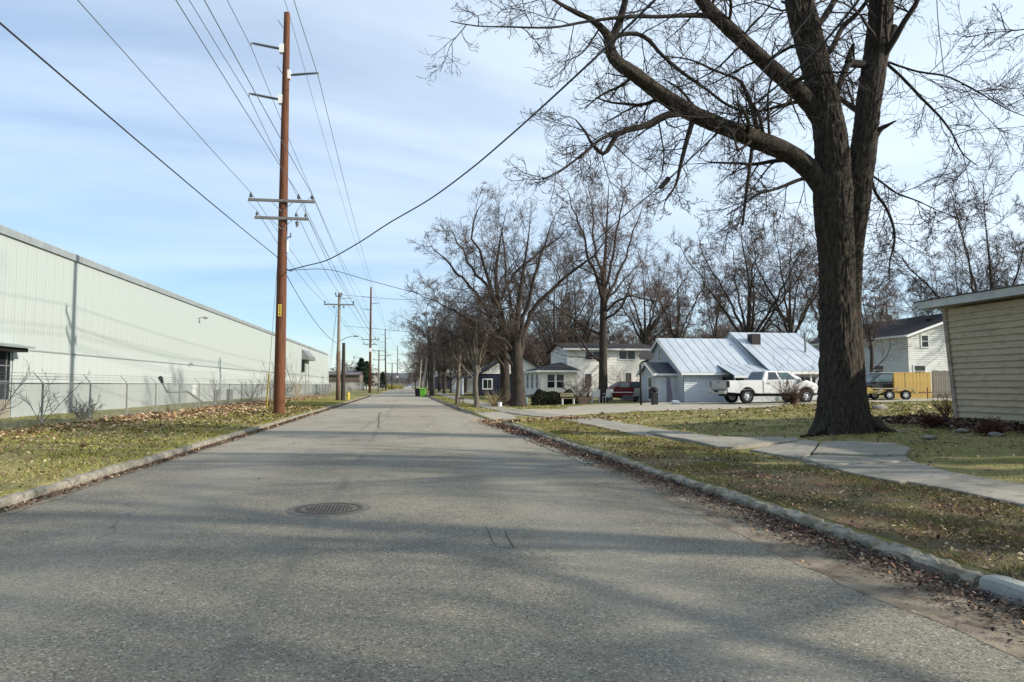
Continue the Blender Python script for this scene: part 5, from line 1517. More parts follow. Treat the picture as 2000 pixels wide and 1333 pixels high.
MB().tube([(.65, -.08, .19), (-.9, -.3, .35)], .02).tube([(.65, .08, .19), (-.9, .3, .35)], .02).build('handle', M_LOG, bk)
# bench
M_BENCH = mat('bench_wood', (.27, .24, .16), .9, (.2, .18, .12), 6)
b = at_ground(1109, 48.5)
bn = empty('garden_bench', b, 0, 'pale wooden bench in front of the dark hedge', 'bench')
for k in range(3): MB().box(-.48, .48, -.2 + k * .14, -.08 + k * .14, .42, .46).build('slat', M_BENCH, bn)
for k in range(2): MB().box(-.48, .48, .22, .25, .55 + k * .14, .66 + k * .14).build('slat', M_BENCH, bn)
for x in (-.42, .36): MB().box(x, x + .06, -.18, .24, 0, .42).build('leg', M_WHITE, bn)
b = at_ground(1139, 49)
tag(MB().prism([(-.35, 0), (.35, 0), (.42, .45), (-.42, .45)], -.25, .25).build('planter_box', M_LOG, None, loc=b), 'brown planter box between bench and lawn chairs', 'planter')
# bins
def bin_(px, d, m, label, s=1.):
    b = at_ground(px, d)
    e = empty('wheeled_bin', b, R(-8), label, 'bin', None)
    MB().add([(-.26, -.3, .06), (.26, -.3, .06), (.26, .3, .06), (-.26, .3, .06), (-.34, -.38, 1.0), (.34, -.38, 1.0), (.34, .38, 1.0), (-.34, .38, 1.0)],
             [(0, 1, 5, 4), (1, 2, 6, 5), (2, 3, 7, 6), (3, 0, 4, 7), (4, 5, 6, 7), (3, 2, 1, 0)]).build('body', m, e, bevel=.02)
    MB().slab([(-.37, -.42, 1.0), (.37, -.42, 1.0), (.37, .42, 1.08), (-.37, .42, 1.08)], .05).build('lid', m, e)
    for x in (-.3, .3): MB().cyl((x - .03, .3, .12), (x + .03, .3, .12), .12, n=12).build('wheel', M_TYRE, e)
    e.scale = (s, s, s)
bin_(826.5, 93, M_LIME, 'lime green wheeled bin at the kerb', 1.15)
bin_(816.5, 98, M_PLBLACK, 'black wheeled bin with pale rim behind the lime green one', 1.1)
# hydrant and far bits on the verge
b = at_ground(681.5, 70)
hy = empty('fire_hydrant', b, 0, 'yellow fire hydrant on the verge past the stub pole', 'hydrant')
MB().lathe([(.17, 0), (.17, .05), (.11, .07), (.11, .5), (.15, .52), (.15, .56), (.10, .66), (.03, .72), (.03, .76)], n=14).build('barrel', M_SAFEY, hy)
MB().cyl((-.2, 0, .42), (.2, 0, .42), .055, n=8).cyl((0, -.2, .38), (0, 0, .38), .07, n=8).build('outlet', M_SAFEY, hy)
# stones and stump
def stone(p, r, label, m=M_STONE, sq=.6, name='field_stone', seed=1):
    bm = bmesh.new(); bmesh.ops.create_icosphere(bm, subdivisions=3, radius=r)
    for v in bm.verts:
        k = 1 + .35 * mnoise.noise(v.co / r * 1.2 + Vector((seed * 5, 0, 0))); v.co = Vector((v.co.x * k * 1.2, v.co.y * k, v.co.z * k * sq + r * sq * .55))
    me = bpy.data.meshes.new(name); bm.to_mesh(me); bm.free(); me.materials.append(m)
    me.polygons.foreach_set('use_smooth', np.ones(len(me.polygons), bool))
    return tag(link(name, me, None, p), label, 'stone')
stone(on_ground(1719, 801), .27, 'rounded grey stone on the lawn between maple and trailer', seed=2)
for i, (px, py, r, lb) in enumerate(((1815, 858, .13, 'small pale stone in the dead leaves by the garage corner'), (1880, 846, .16, 'flat pale stone under the garage wall'), (1945, 852, .15, 'grey stone in the bed at the picture edge'), (1760, 846, .08, 'little pale stone on the shaded lawn beside the maple'))):
    stone(on_ground(px, py), r, lb, seed=i + 5, sq=.45)
# log pile and bits under the twin trees
b = at_ground(990, 50)
lp = empty('log_heap', b, 0, 'heap of cut logs and branches at the foot of the twin trees', 'log heap')
for k in range(26):
    a = Vector((random.uniform(-.9, .9), random.uniform(-.4, .4), random.uniform(.05, .45))); dd = Vector((random.uniform(-1, 1), random.uniform(-.6, .6), random.uniform(-.3, .5))).normalized() * random.uniform(.3, .7)
    MB().cyl(a - dd * .5, a + dd * .5, random.uniform(.04, .1), n=7).build('log', M_LOG, lp)
for px, d, s, lb in ((976, 47, .16, 'small white pail beside the log heap'), (1001, 50, .2, 'white plate leaning in the log heap')):
    tag(MB().lathe([(s * .8, 0), (s, s * 2), (s * 1.05, s * 2)], n=12).build('white_pail', M_WHITE, None, loc=at_ground(px, d) + Vector((0, 0, .0 if px < 980 else .4))), lb, 'pail')
b = at_ground(1023, 52)
tag(MB().box(-.3, .3, -.1, .1, 0, .5).build('teal_box', mat('teal_plastic', (.27, .36, .36), .6), None, loc=b, bevel=.03), 'pale teal storage box between twin trees and hedge', 'box')
b = at_ground(1013, 49)
tag(MB().box(-.06, .06, -.03, .03, 0, .85).box(-.02, .4, -.02, .02, .05, .12).build('white_post', M_WHITE, None, loc=b), 'short white post by the twin trees', 'post')
b = at_ground(901, 55)
tag(MB().tube([(-.12, 0, 0), (-.1, 0, .4), (.14, 0, .42), (.16, 0, 0)], .035).box(-.2, .22, -.05, .05, .38, .5).build('small_stool', M_LOG, None, loc=b), 'tiny brown stool beside the slender kerbside tree', 'stool')

# ================================================================== TREES
def trunk_line(pts):
    return pts
def tree_levels(P0, R0, levels, rng, L0=None):
    """grow a tree from parent lines; returns a list of (P, R, sides) per level"""
    out = []; P, Rr, L = P0, R0, L0
    for lv in levels:
        P, Rr, L = grow(P, Rr, rng=rng, L=L, **{k: v for k, v in lv.items() if k != 'sides'})
        out.append((P, Rr, lv['sides']))
    return out
def crown_tint(V, base):
    return None
def make_tree(name, pts, levels, seed, m_trunk, m_crown, label=None, group=None, loc=(0, 0, 0), scale=1.0, rz=0, limb_k=.72, wob_k=.06, sides=14, m_twig=None):
    """pts: list of trunk polylines [(x,y,z,r)...]; first levels are limbs, last two are the crown of twigs"""
    r = np.random.default_rng(seed)
    K = 14
    Q = np.array([resample(p, K) for p in pts])
    P0, R0 = Q[:, :, :3], np.maximum(Q[:, :, 3], .01)
    R0[1:] *= limb_k
    P0[1:, 1:-1] += r.normal(size=(len(P0) - 1, K - 2, 3)) * wob_k
    lv = tree_levels(P0, R0, levels, r)
    e = empty(name, loc, rz, label, 'tree', group)
    e.scale = (scale,) * 3
    v, q = join_tubes([(P0, R0, sides)])
    link('trunk', npmesh('trunk', v, q, mats=m_trunk, smooth=True), e)
    v, q = join_tubes(lv[:1])
    link('branches', npmesh('branches', v, q, mats=m_trunk, smooth=True), e)['kind'] = 'stuff'
    v, q = join_tubes(lv[1:])
    link('crown', npmesh('crown', v, q, mats=m_twig or m_crown), e)['kind'] = 'stuff'
    return e
def copy_tree(src, loc, rz, scale, label=None):
    c = src.copy(); COL.objects.link(c); c.location = loc; c.rotation_euler = (0, 0, rz); c.scale = scale if isinstance(scale, tuple) else (scale,) * 3
    if label: c['label'] = label
    for ch in src.children:
        d = ch.copy(); COL.objects.link(d); d.parent = c
    return c

def LVs(n1, n2, n3, n4, t0=.3, up=.06, a1=45, l1=.5, tw=.010, k4=4, n5=0):
    l = [dict(n=n1, t0=t0, t1=1.0, ang=a1 + 8, angv=13, lenr=l1, K=9, wig=.15, up=up * .8, rr=.36, sides=6, taper=.5, rmin=.018),
         dict(n=n2, t0=.12, t1=1.0, ang=48, angv=15, lenr=.62, K=6, wig=.15, up=up * .4, rr=.46, sides=4, rmin=tw * 1.3, curl=.04),
         dict(n=n3, t0=.10, t1=1.0, ang=46, angv=16, lenr=.58, K=5, wig=.15, up=up * .35, rr=.55, sides=3, rmin=tw, curl=.03),
         dict(n=n4, t0=.1, t1=1.0, ang=36, angv=14, lenr=.82, K=k4, wig=.13, up=up * .5, rr=.6, sides=3, rmin=tw * .72, curl=.02)]
    if n5: l.append(dict(n=n5, t0=.1, t1=1.0, ang=34, angv=16, lenr=.7, K=3, wig=.14, up=.03, rr=.7, sides=3, rmin=tw * .7))
    return l

# ---------------- the big maple, its limbs traced from the photograph and set out in depth
MD = 19.6
mp_base = at_depth(1645, 846, MD); mp_base.z = gz1(mp_base.x, mp_base.y)
PXM = MD / F
def limb_pts(L, d0=MD):
    """(px, py, radius in px, depth offset)"""
    o = []
    for l in L:
        px, py, rp = l[:3]; dd = l[3] if len(l) > 3 else 0
        p = at_depth(px, py, d0 + dd) - mp_base
        o.append((p.x, p.y, p.z, rp * (d0 + dd) / F))
    return o
ST_A = limb_pts([(1645, 862, 50), (1645, 800, 46), (1640, 700, 37), (1635, 600, 34), (1633, 500, 34), (1628, 430, 36), (1626, 370, 36), (1626, 320, 33), (1620, 260, 31), (1608, 190, 29), (1594, 130, 28), (1578, 70, 28), (1562, 10, 27), (1550, -60, 26), (1540, -200, 22), (1520, -420, 15, -.4), (1500, -640, 8, -.8), (1490, -800, 4, -1)])
ST_B = limb_pts([(1662, 862, 40, .35), (1660, 800, 32, .35), (1660, 700, 26, .35), (1658, 600, 24, .35), (1661, 500, 23, .3), (1672, 400, 26, .3), (1680, 330, 26, .3), (1690, 260, 25, .35), (1700, 180, 24, .4), (1712, 100, 24, .5), (1721, 20, 23, .6), (1724, -80, 21, .8), (1740, -260, 16, 1.2), (1765, -480, 10, 1.6), (1780, -640, 5, 2)])
LB_C = limb_pts([(1628, 410, 20.93), (1606, 362, 21.76), (1575, 326, 20.09), (1535, 298, 18.41, -.2), (1470, 270, 17.58, -.5), (1410, 247, 16.74, -.9), (1350, 220, 16.74, -1.2), (1290, 184, 15.90, -1.6), (1240, 146, 14.23, -1.9), (1206, 122, 12.55, -2.1), (1192, 98, 10.88, -2.2), (1187, 70, 9.21, -2.3), (1160, 42, 6.70, -2.5), (1120, 22, 5.02, -2.7), (1085, 2, 4.19, -2.9), (1040, -30, 3.35, -3.2), (980, -60, 2.51, -3.4)])
LB_C2 = limb_pts([(1190, 90, 9, -2.2), (1205, 55, 8, -2.2), (1218, 15, 7, -2.3), (1228, -40, 6, -2.4), (1240, -130, 4, -2.5), (1250, -230, 2, -2.6)])
LB_C3 = limb_pts([(1195, 72, 4.50, -2.2), (1240, 66, 4.50, -2.0), (1268, 80, 4.50, -1.9), (1290, 105, 3.75, -1.7), (1330, 140, 3.75, -1.5), (1380, 175, 3.00, -1.4), (1420, 205, 3.00, -1.2), (1470, 225, 2.25, -1)])
LB_D = limb_pts([(1620, 275, 18.00), (1602, 232, 18.00), (1575, 195, 17.10, -.1), (1535, 158, 16.20, -.3), (1490, 118, 15.30, -.5), (1445, 76, 14.40, -.8), (1405, 38, 13.50, -1.1), (1375, 8, 12.60, -1.3), (1352, -30, 10.80, -1.5), (1320, -110, 8.10, -1.8), (1280, -220, 5.40, -2.2), (1240, -330, 2.70, -2.6)])
LB_D2 = limb_pts([(1395, 32, 6, -1.2), (1350, 30, 5, -1.5), (1290, 33, 4, -1.9), (1230, 33, 4, -2.3), (1150, 42, 3, -2.9), (1080, 54, 2.4, -3.4), (1000, 53, 2, -3.9), (930, 51, 1.5, -4.2), (880, 42, 1, -4.4)])
LB_D3 = limb_pts([(1378, 12, 8, -1.3), (1388, -20, 7, -1.2), (1420, -60, 6, -1), (1440, -140, 4, -.8), (1470, -240, 2, -.6)])
LB_E = limb_pts([(1335, 222, 7, -1.3), (1300, 226, 7, -1.5), (1262, 245, 6.5, -1.7), (1225, 255, 6, -1.9), (1205, 264, 5.5, -2), (1192, 285, 5, -2.1), (1179, 301, 4.5, -2.1), (1158, 284, 3.5, -2.2), (1143, 258, 2.5, -2.2), (1125, 235, 1.5, -2.2)])
LB_E2 = limb_pts([(1215, 258, 4, -1.9), (1190, 265, 4, -2.0), (1170, 275, 3.5, -2.2), (1140, 300, 3, -2.5), (1100, 330, 2, -2.9), (1060, 352, 1.5, -3.3)])
LB_F = limb_pts([(1352, 240, 5.60, -1.2), (1340, 280, 4.80, -1.3), (1330, 320, 4.00, -1.4), (1320, 360, 2.80, -1.5), (1300, 393, 1.60, -1.6)])
LB_G = limb_pts([(1470, 280, 4, -.5), (1464, 330, 4, -.6), (1456, 390, 3.2, -.7), (1450, 440, 2.4, -.8)])
LB_H = limb_pts([(1480, 260, 4.90, -.5), (1470, 215, 4.90, -.5), (1455, 175, 4.20, -.6), (1440, 155, 3.50, -.7), (1400, 140, 2.80, -.9), (1350, 118, 2.10, -1.3), (1300, 110, 1.40, -1.8)])
LB_I = limb_pts([(1700, 285, 8.40, .35), (1716, 256, 6.30, .2), (1735, 244, 3.50, .1), (1751, 236, 1.40, .0)])
LB_J = limb_pts([(1722, 100, 12, .5), (1738, 72, 10, .4), (1748, 52, 7, .4)])
LB_K = limb_pts([(1732, 125, 3.10, .5), (1765, 155, 3.10, .2), (1800, 192, 2.79, -.2), (1835, 228, 2.48, -.6), (1860, 262, 1.98, -.9), (1880, 300, 1.55, -1.2), (1910, 325, 0.93, -1.5)])
LB_K2 = limb_pts([(1735, 122, 2.40, .5), (1790, 140, 2.40, 0), (1850, 150, 2.10, -.6), (1910, 180, 1.80, -1.2), (1970, 215, 1.20, -1.8), (2040, 240, 0.90, -2.2)])
LB_L = limb_pts([(1700, 340, 2.40, .3), (1720, 355, 2.40, .2), (1752, 378, 2.10, 0), (1790, 392, 1.50, -.3), (1840, 415, 1.08, -.7), (1890, 432, 0.72, -1)])
LB_L2 = limb_pts([(1700, 350, 3.90, .3), (1712, 380, 3.25, .2), (1730, 405, 2.93, .1), (1744, 440, 2.60, 0), (1747, 475, 2.27, 0), (1738, 510, 1.95, 0), (1737, 548, 1.30, 0)])
LB_M = limb_pts([(1600, 120, 6.00, .1), (1625, 95, 6.00, .3), (1645, 55, 5.25, .6), (1680, 20, 4.50, 1), (1720, -40, 3.75, 1.4), (1760, -140, 2.25, 1.8)])
LB_N = limb_pts([(1700, 128, 7, .4), (1670, 125, 8, .2), (1655, 128, 7, .1), (1640, 165, 6, 0), (1628, 195, 4, 0)])
LB_O = limb_pts([(1655, 122, 6, .1), (1662, 100, 5, .1), (1668, 85, 3, 0)])
LB_P = limb_pts([(1588, 345, 4, 0), (1560, 352, 4, -.2), (1520, 368, 3.4, -.5), (1480, 380, 2.6, -.8), (1455, 398, 2, -1), (1420, 420, 1.4, -1.2)])
LB_Q = limb_pts([(1590, 60, 7.20, 0), (1625, 10, 6.40, .6), (1650, -60, 5.60, 1.2), (1660, -200, 4.00, 2.2), (1650, -340, 2.40, 3)])
LB_R = limb_pts([(1556, -10, 14, 0), (1600, -100, 12, -1), (1680, -220, 9, -2.2), (1760, -330, 6, -3.4), (1840, -420, 3, -4.5)])
LB_S = limb_pts([(1725, -60, 12, .8), (1790, -160, 10, 0), (1880, -260, 7, -1), (1980, -330, 4, -2)])
LB_T = limb_pts([(1540, -180, 12, 0), (1470, -290, 10, 1.2), (1380, -390, 7, 2.4), (1290, -460, 4, 3.6)])

def bark_stem(name, pts, sides, K, m, parent, flare=False, seed=0, depth=.028):
    Q = resample(pts, K); P, Rr = Q[:, :3], np.maximum(Q[:, 3], .012)
    v, q = tubes(P[None], Rr[None], sides)
    v = v.reshape(K, sides, 3)
    s = np.concatenate([[0], np.cumsum(np.linalg.norm(np.diff(P, axis=0), axis=1))])
    out = v.copy()
    for k in range(K):
        rk = Rr[k]
        for i in range(sides):
            th = 2 * math.pi * i / sides
            d = v[k, i] - P[k]
            n1_ = mnoise.noise(Vector((math.cos(th) * rk * 12, math.sin(th) * rk * 12, s[k] * 3.2 + seed * 9)))
            n2_ = mnoise.noise(Vector((math.cos(th) * rk * 34, math.sin(th) * rk * 34, s[k] * 5 + seed * 9)))
            n3_ = mnoise.noise(Vector((math.cos(th) * 1.6, math.sin(th) * 1.6, s[k] * .7 + seed * 5)))
            w = -abs(n1_) * depth * 1.8 + n2_ * depth * .5 + n3_ * rk * .10
            if flare:
                h = s[k]
                f = math.exp(-max(h - .22, 0) / .34)
                lob = .08 + .55 * max(0, math.cos(2.5 * th + .6)) ** 4 + .4 * max(0, math.cos(2 * th - 1.9)) ** 5
                w += rk * f * lob * .6
            out[k, i] = P[k] + d / (np.linalg.norm(d) + 1e-9) * (rk + w)
    return link(name, npmesh(name, out.reshape(-1, 3), q, mats=m, smooth=True), parent)
maple = empty('maple_tree', mp_base, 0, 'huge leafless maple with twin stems and long limbs over the street beside the pavement', 'tree')
bark_stem('trunk', ST_A, 120, 260, M_BARK, maple, True, 1, .055)
bark_stem('trunk', ST_B, 84, 200, M_BARK, maple, True, 2, .04)
big = [LB_C, LB_D]
for i, L_ in enumerate(big): bark_stem('limb', L_, 40, 90, M_BARK, maple, False, 5 + i, .02)
rest = [LB_C2, LB_C3, LB_D2, LB_D3, LB_E, LB_E2, LB_F, LB_G, LB_H, LB_I, LB_J, LB_K, LB_K2, LB_L, LB_L2, LB_M, LB_N, LB_O, LB_P, LB_Q, LB_R, LB_S, LB_T]
for i, L_ in enumerate(rest): bark_stem('limb', L_, 12, 26, M_BARK_DK, maple, False, 20 + i, .008)
# a buttress root running out over the grass
rt = [(-.30, -.1, .75, .22), (-.62, -.25, .30, .17), (-.88, -.38, .08, .11), (-1.2, -.5, -.0, .06), (-1.6, -.6, -.06, .03)]
bark_stem('root', rt, 24, 40, M_BARK, maple, False, 60, .03)
bark_stem('root', [(.5, -.3, .4, .2), (.9, -.5, .1, .14), (1.3, -.7, -.06, .08)], 16, 20, M_BARK, maple, False, 61, .03)
r_ = np.random.default_rng(5)
K = 16
par = np.array([resample(L_, K) for L_ in [LB_C, LB_C2, LB_C3, LB_D, LB_D2, LB_D3, LB_E, LB_E2, LB_F, LB_G, LB_H, LB_K, LB_K2, LB_L, LB_L2, LB_M, LB_N, LB_P, LB_Q, LB_R, LB_S, LB_T]])
PP, RR = par[:, :, :3], np.maximum(par[:, :, 3], .01)
LL = np.minimum(np.linalg.norm(np.diff(PP, axis=1), axis=2).sum(1), 4.6); LL = np.maximum(LL, 2.2)
L1 = grow(PP, RR, 11, .10, 1.0, 58, 14, .48, 9, .11, -.015, .26, r_, L=LL, rmin=.012, tipr=.35, curl=.035)
L1b = grow(PP[[0, 3]], RR[[0, 3]], 14, .15, 1.0, 65, 16, .5, 9, .12, -.01, .16, r_, L=LL[[0, 3]], rmin=.012, tipr=.35, curl=.04)
top = np.array([resample(L_[-8:], K) for L_ in [ST_A, ST_B]])
L1c = grow(top[:, :, :3], np.maximum(top[:, :, 3], .02), 16, .0, 1.0, 50, 12, .42, 9, .10, .03, .3, r_, L=np.array([10., 9.]), rmin=.015, tipr=.35)
A_ = [np.concatenate([a, b, c]) for a, b, c in zip(L1, L1b, L1c)]
L2 = grow(A_[0], A_[1], 6, .12, 1.0, 46, 14, .62, 7, .15, -.01, .5, r_, L=A_[2], rmin=.008, tipr=.5, curl=.05)
L3 = grow(L2[0], L2[1], 4, .12, 1.0, 40, 15, .66, 7, .12, .03, .6, r_, L=L2[2], rmin=.0052, tipr=.6, curl=.08)
L4 = grow(L3[0], L3[1], 2, .2, 1.0, 42, 15, .50, 4, .16, .09, .75, r_, L=L3[2], rmin=.0045, tipr=.7, curl=.10)
v, q = join_tubes([(A_[0], A_[1], 6)])
link('branches', npmesh('branches', v, q, mats=M_BARK_DK, smooth=True), maple)['kind'] = 'stuff'
v, q = join_tubes([(L2[0], L2[1], 4), (L3[0], L3[1], 3), (L4[0], L4[1], 3)])
link('twigs', npmesh('twigs', v, q, mats=M_TWIGDK), maple)['kind'] = 'stuff'
def buds(parent, Ps, n, s, m, seed):
    r = np.random.default_rng(seed)
    ends = Ps[:, 1:].reshape(-1, 3); ends = ends[r.permutation(len(ends))[:n]]
    O = np.array([[1, 0, 0], [-.5, .87, 0], [-.5, -.87, 0], [0, 0, 1.8], [0, 0, -1.2]]) * s
    V = ends[:, None, :] + O[None] * r.uniform(.6, 1.5, (len(ends), 1, 1))
    T = np.array([[0, 1, 3], [1, 2, 3], [2, 0, 3], [1, 0, 4], [2, 1, 4], [0, 2, 4]])
    T = (T[None] + np.arange(len(ends))[:, None, None] * 5).reshape(-1, 3)
    link('buds', npmesh('buds', V.reshape(-1, 3), None, T, mats=m), parent)['kind'] = 'stuff'
buds(maple, L4[0], 9000, .009, M_BUD, 3)

# ---------------- a second maple beyond the frame's right edge: its branches hang into the picture and shade the road
def side_maple(loc, h, seed, label, lean):
    r = np.random.default_rng(seed)
    pts = [[(0, 0, -.2, .42), (0, 0, 1.5, .34), (.05, 0, 3.5, .3), (.0, .1, 5.5, .26), (-.3, .2, 8, .2), (-.5, 0, 11, .14), (-.6, .2, h, .04)],
           [(0, 0, 3.4, .16), (-.7, .2, 5.0, .12), (-1.5, .4, 6.4, .08), (-2.4, .5, 7.6, .03)],
           [(0, 0, 4.2, .2), (.8, -1.2, 6.0, .16), (1.6, -2.6, 8.5, .12), (2.0, -3.4, 11.0, .05)],
           [(0, 0, 3.2, .18), (-.5, -1.5, 4.8, .15), (-.9, -3.2, 6.0, .1), (-1.0, -5.0, 7.2, .04)],
           [(0, 0, 3.0, .18), (1.5, .4, 4.6, .15), (3.4, .8, 5.9, .11), (5.2, .6, 7.4, .04)],
           [(0, 0, 5.0, .16), (-1.0, -.8, 7.0, .13), (-1.8, -1.4, 9.0, .09), (-2.6, -1.6, 11.0, .03)]]
    return make_tree('maple_tree', pts, [
        dict(n=10, t0=.25, t1=1, ang=55, angv=12, lenr=.36, K=8, wig=.1, up=.01, rr=.4, sides=5, rmin=.015),
        dict(n=7, t0=.15, t1=1, ang=45, angv=14, lenr=.55, K=6, wig=.14, up=-.01, rr=.5, sides=4, rmin=.011, curl=.05),
        dict(n=5, t0=.12, t1=1, ang=42, angv=14, lenr=.55, K=5, wig=.17, up=.03, rr=.6, sides=3, rmin=.006, curl=.07),
        dict(n=3, t0=.2, t1=1, ang=44, angv=14, lenr=.5, K=4, wig=.2, up=.09, rr=.75, sides=3, rmin=.005, curl=.08)],
        seed, M_BARK, M_TWIGDK, label, None, loc, 1.0, lean)
sm = side_maple((13.6, 10.2, gz1(13.6, 10.2)), 14, 21, 'neighbouring leafless maple whose budding branches hang in at the upper corner', 0)
side_maple((13.2, 2.6, gz1(13.2, 2.6)), 13, 33, 'leafless maple standing outside the picture beside the camera', R(20))

side_maple((18.5, 6.8, gz1(18.5, 6.8)), 15, 44, 'added unseen leafless maple shading the foreground, behind the neighbouring one', R(130))  # unseen tree, added to darken the near road and verge
side_maple((12.6, -2.6, gz1(12.6, -2.6)), 13, 55, 'added unseen leafless maple shading the foreground, furthest back along the pavement', R(70))  # another unseen tree added for shade over the foreground
# ---------------- prototypes of the leafless trees
def T(*a): return list(a)
def proto_fan(seed, h=14., nst=5, spread=.35, m=M_BARK2, tw=M_TWIG, r0=.28, fork=.25, lv=None, name='leafless_tree'):
    r = random.Random(seed); pts = []
    fz_ = h * fork
    pts.append([(0, 0, -.2, r0 * 1.25), (0, 0, .6, r0), (r.uniform(-.1, .1), 0, fz_ * .6, r0 * .85), (r.uniform(-.15, .15), r.uniform(-.1, .1), fz_, r0 * .78), (r.uniform(-.3, .3), r.uniform(-.3, .3), h * .55, r0 * .34), (r.uniform(-.4, .4), r.uniform(-.4, .4), h * .8, r0 * .14), (r.uniform(-.6, .6), r.uniform(-.6, .6), h * .98, .02)])
    for k in range(nst):
        a = 2 * math.pi * (k + r.uniform(-.3, .3)) / nst; s = spread * r.uniform(.6, 1.15) * h
        z0 = fz_ * r.uniform(.85, 1.35); hh_ = h * r.uniform(.7, .95)
        c_, s_ = math.cos(a), math.sin(a)
        pts.append([(0, 0, z0, r0 * .6), (c_ * s * .22, s_ * s * .22, z0 + (hh_ - z0) * .22, r0 * .48), (c_ * s * .5, s_ * s * .5, z0 + (hh_ - z0) * .5, r0 * .33), (c_ * s * .8 + r.uniform(-.4, .4), s_ * s * .8, z0 + (hh_ - z0) * .78, r0 * .18), (c_ * s * 1.0, s_ * s * 1.0, hh_, .02)])
    return pts, (lv or LVs(8, 6, 6, 5, .25, .05))
FARG = None
# tall tree in front of the white house
b = at_ground(1178, 51)
hT = 16.0
def PXT(px, py, r, dy=0, d=51):
    p = at_depth(px, py, d + dy) - b
    return (p.x, p.y, p.z, r * d / F)
tall = [[PXT(1178, 795, 10), PXT(1178, 740, 8.5), PXT(1178, 660, 7.5), PXT(1179, 590, 7), PXT(1178, 560, 6), PXT(1182, 500, 3.2), PXT(1185, 440, 2), PXT(1188, 380, 1), PXT(1190, 348, .4)],
        [PXT(1178, 590, 5), PXT(1166, 550, 4.5, -.5), PXT(1152, 510, 3.5, -1), PXT(1140, 460, 2.6, -1.6), PXT(1120, 410, 1.8, -2), PXT(1108, 370, .8, -2.4)],
        [PXT(1180, 600, 5), PXT(1196, 560, 4.2, .6), PXT(1215, 520, 3.3, 1.2), PXT(1228, 480, 2.4, 1.8), PXT(1246, 430, 1.6, 2.4), PXT(1262, 390, .7, 3)],
        [PXT(1180, 575, 4), PXT(1190, 530, 3.6, -.8), PXT(1200, 480, 3, -1.6), PXT(1212, 420, 2, -2.2), PXT(1222, 372, .8, -2.8)],
        [PXT(1178, 560, 4), PXT(1168, 510, 3.6, .8), PXT(1160, 460, 2.8, 1.6), PXT(1158, 410, 1.8, 2.2), PXT(1150, 360, .8, 2.8)],
        [PXT(1181, 612, 3.6), PXT(1206, 585, 3, -.6), PXT(1245, 580, 2.2, -1.2), PXT(1285, 592, 1.4, -2), PXT(1310, 620, .6, -2.5)]]
make_tree('leafless_tree', tall, LVs(12, 6, 5, 4, .18, .05, 40, .30, .0105, 4), 101, M_BARK2, M_TWIGR, 'tall straight leafless tree in front of the white house', None, b)
# the twin trees
b = at_ground(1012, 47.5)
def PXT2(px, py, r, dy=0): 
    p = at_depth(px, py, 47.5 + dy) - b
    return (p.x, p.y, p.z, r * 47.5 / F)
twA = [[PXT2(1012, 803, 20), PXT2(1012, 770, 14), PXT2(1010, 720, 12.5), PXT2(1008, 690, 12), PXT2(1010, 640, 6), PXT2(1014, 590, 4.4), PXT2(1022, 530, 3), PXT2(1030, 480, 1.8), PXT2(1036, 430, .6)],
       [PXT2(1008, 700, 8), PXT2(992, 660, 7), PXT2(978, 610, 6, -.5), PXT2(962, 575, 5, -1), PXT2(948, 530, 4, -1.4), PXT2(930, 480, 3, -1.8), PXT2(922, 450, 2.4, -2), PXT2(930, 415, 1.6, -2.2), PXT2(944, 392, .6, -2.4)],
       [PXT2(1014, 700, 8), PXT2(1026, 655, 7, .5), PXT2(1046, 600, 6, .8), PXT2(1080, 565, 5, 1), PXT2(1120, 530, 4, .8), PXT2(1160, 500, 2.6, .5), PXT2(1190, 460, 1.2, .2)],
       [PXT2(1012, 680, 6), PXT2(1024, 620, 5.5, -.6), PXT2(1040, 560, 4.4, -1), PXT2(1058, 500, 3.2, -1.5), PXT2(1075, 450, 1.8, -2), PXT2(1085, 420, .7, -2.2)],
       [PXT2(1006, 690, 5), PXT2(985, 668, 4.5, -.5), PXT2(958, 650, 4, -1), PXT2(925, 628, 3.3, -1.5), PXT2(890, 608, 2.6, -2), PXT2(850, 590, 1.6, -2.4), PXT2(818, 575, .7, -2.6)],
       [PXT2(1010, 660, 5), PXT2(1000, 600, 4.5, 1), PXT2(990, 545, 3.6, 1.6), PXT2(985, 490, 2.4, 2), PXT2(978, 440, 1, 2.2)]]
make_tree('leafless_tree', twA, LVs(12, 6, 5, 4, .15, .05, 42, .31, .0105, 4), 102, M_BARK2, M_TWIG, 'broad leafless tree, the nearer of the two thick trunks by the log heap', None, b)
b2_ = at_ground(985, 50)
def PXT3(px, py, r, dy=0):
    p = at_depth(px, py, 50 + dy) - b2_
    return (p.x, p.y, p.z, r * 50 / F)
twB = [[PXT3(985, 798, 13), PXT3(986, 750, 9.5), PXT3(985, 700, 9), PXT3(982, 650, 7), PXT3(975, 600, 5), PXT3(968, 540, 3.5), PXT3(975, 480, 2.2), PXT3(985, 430, .8), PXT3(990, 410, .6)],
       [PXT3(983, 670, 6), PXT3(960, 620, 5, .5), PXT3(930, 575, 4.2, .8), PXT3(900, 540, 3.2, 1), PXT3(865, 505, 2.2, 1.2), PXT3(840, 480, .9, 1.4)],
       [PXT3(976, 610, 5), PXT3(950, 560, 4.2, 1), PXT3(920, 520, 3.2, 1.6), PXT3(895, 475, 2, 2.2), PXT3(880, 450, .8, 2.6)],
       [PXT3(984, 690, 4.5), PXT3(950, 665, 4, -.5), PXT3(905, 655, 3, -1), PXT3(870, 672, 1.8, -1.4), PXT3(845, 690, .7, -1.8)],
       [PXT3(975, 590, 4.5), PXT3(1000, 540, 4, .6), PXT3(1045, 500, 3.2, 1.2), PXT3(1085, 470, 2, 1.6), PXT3(1110, 440, .8, 2)]]
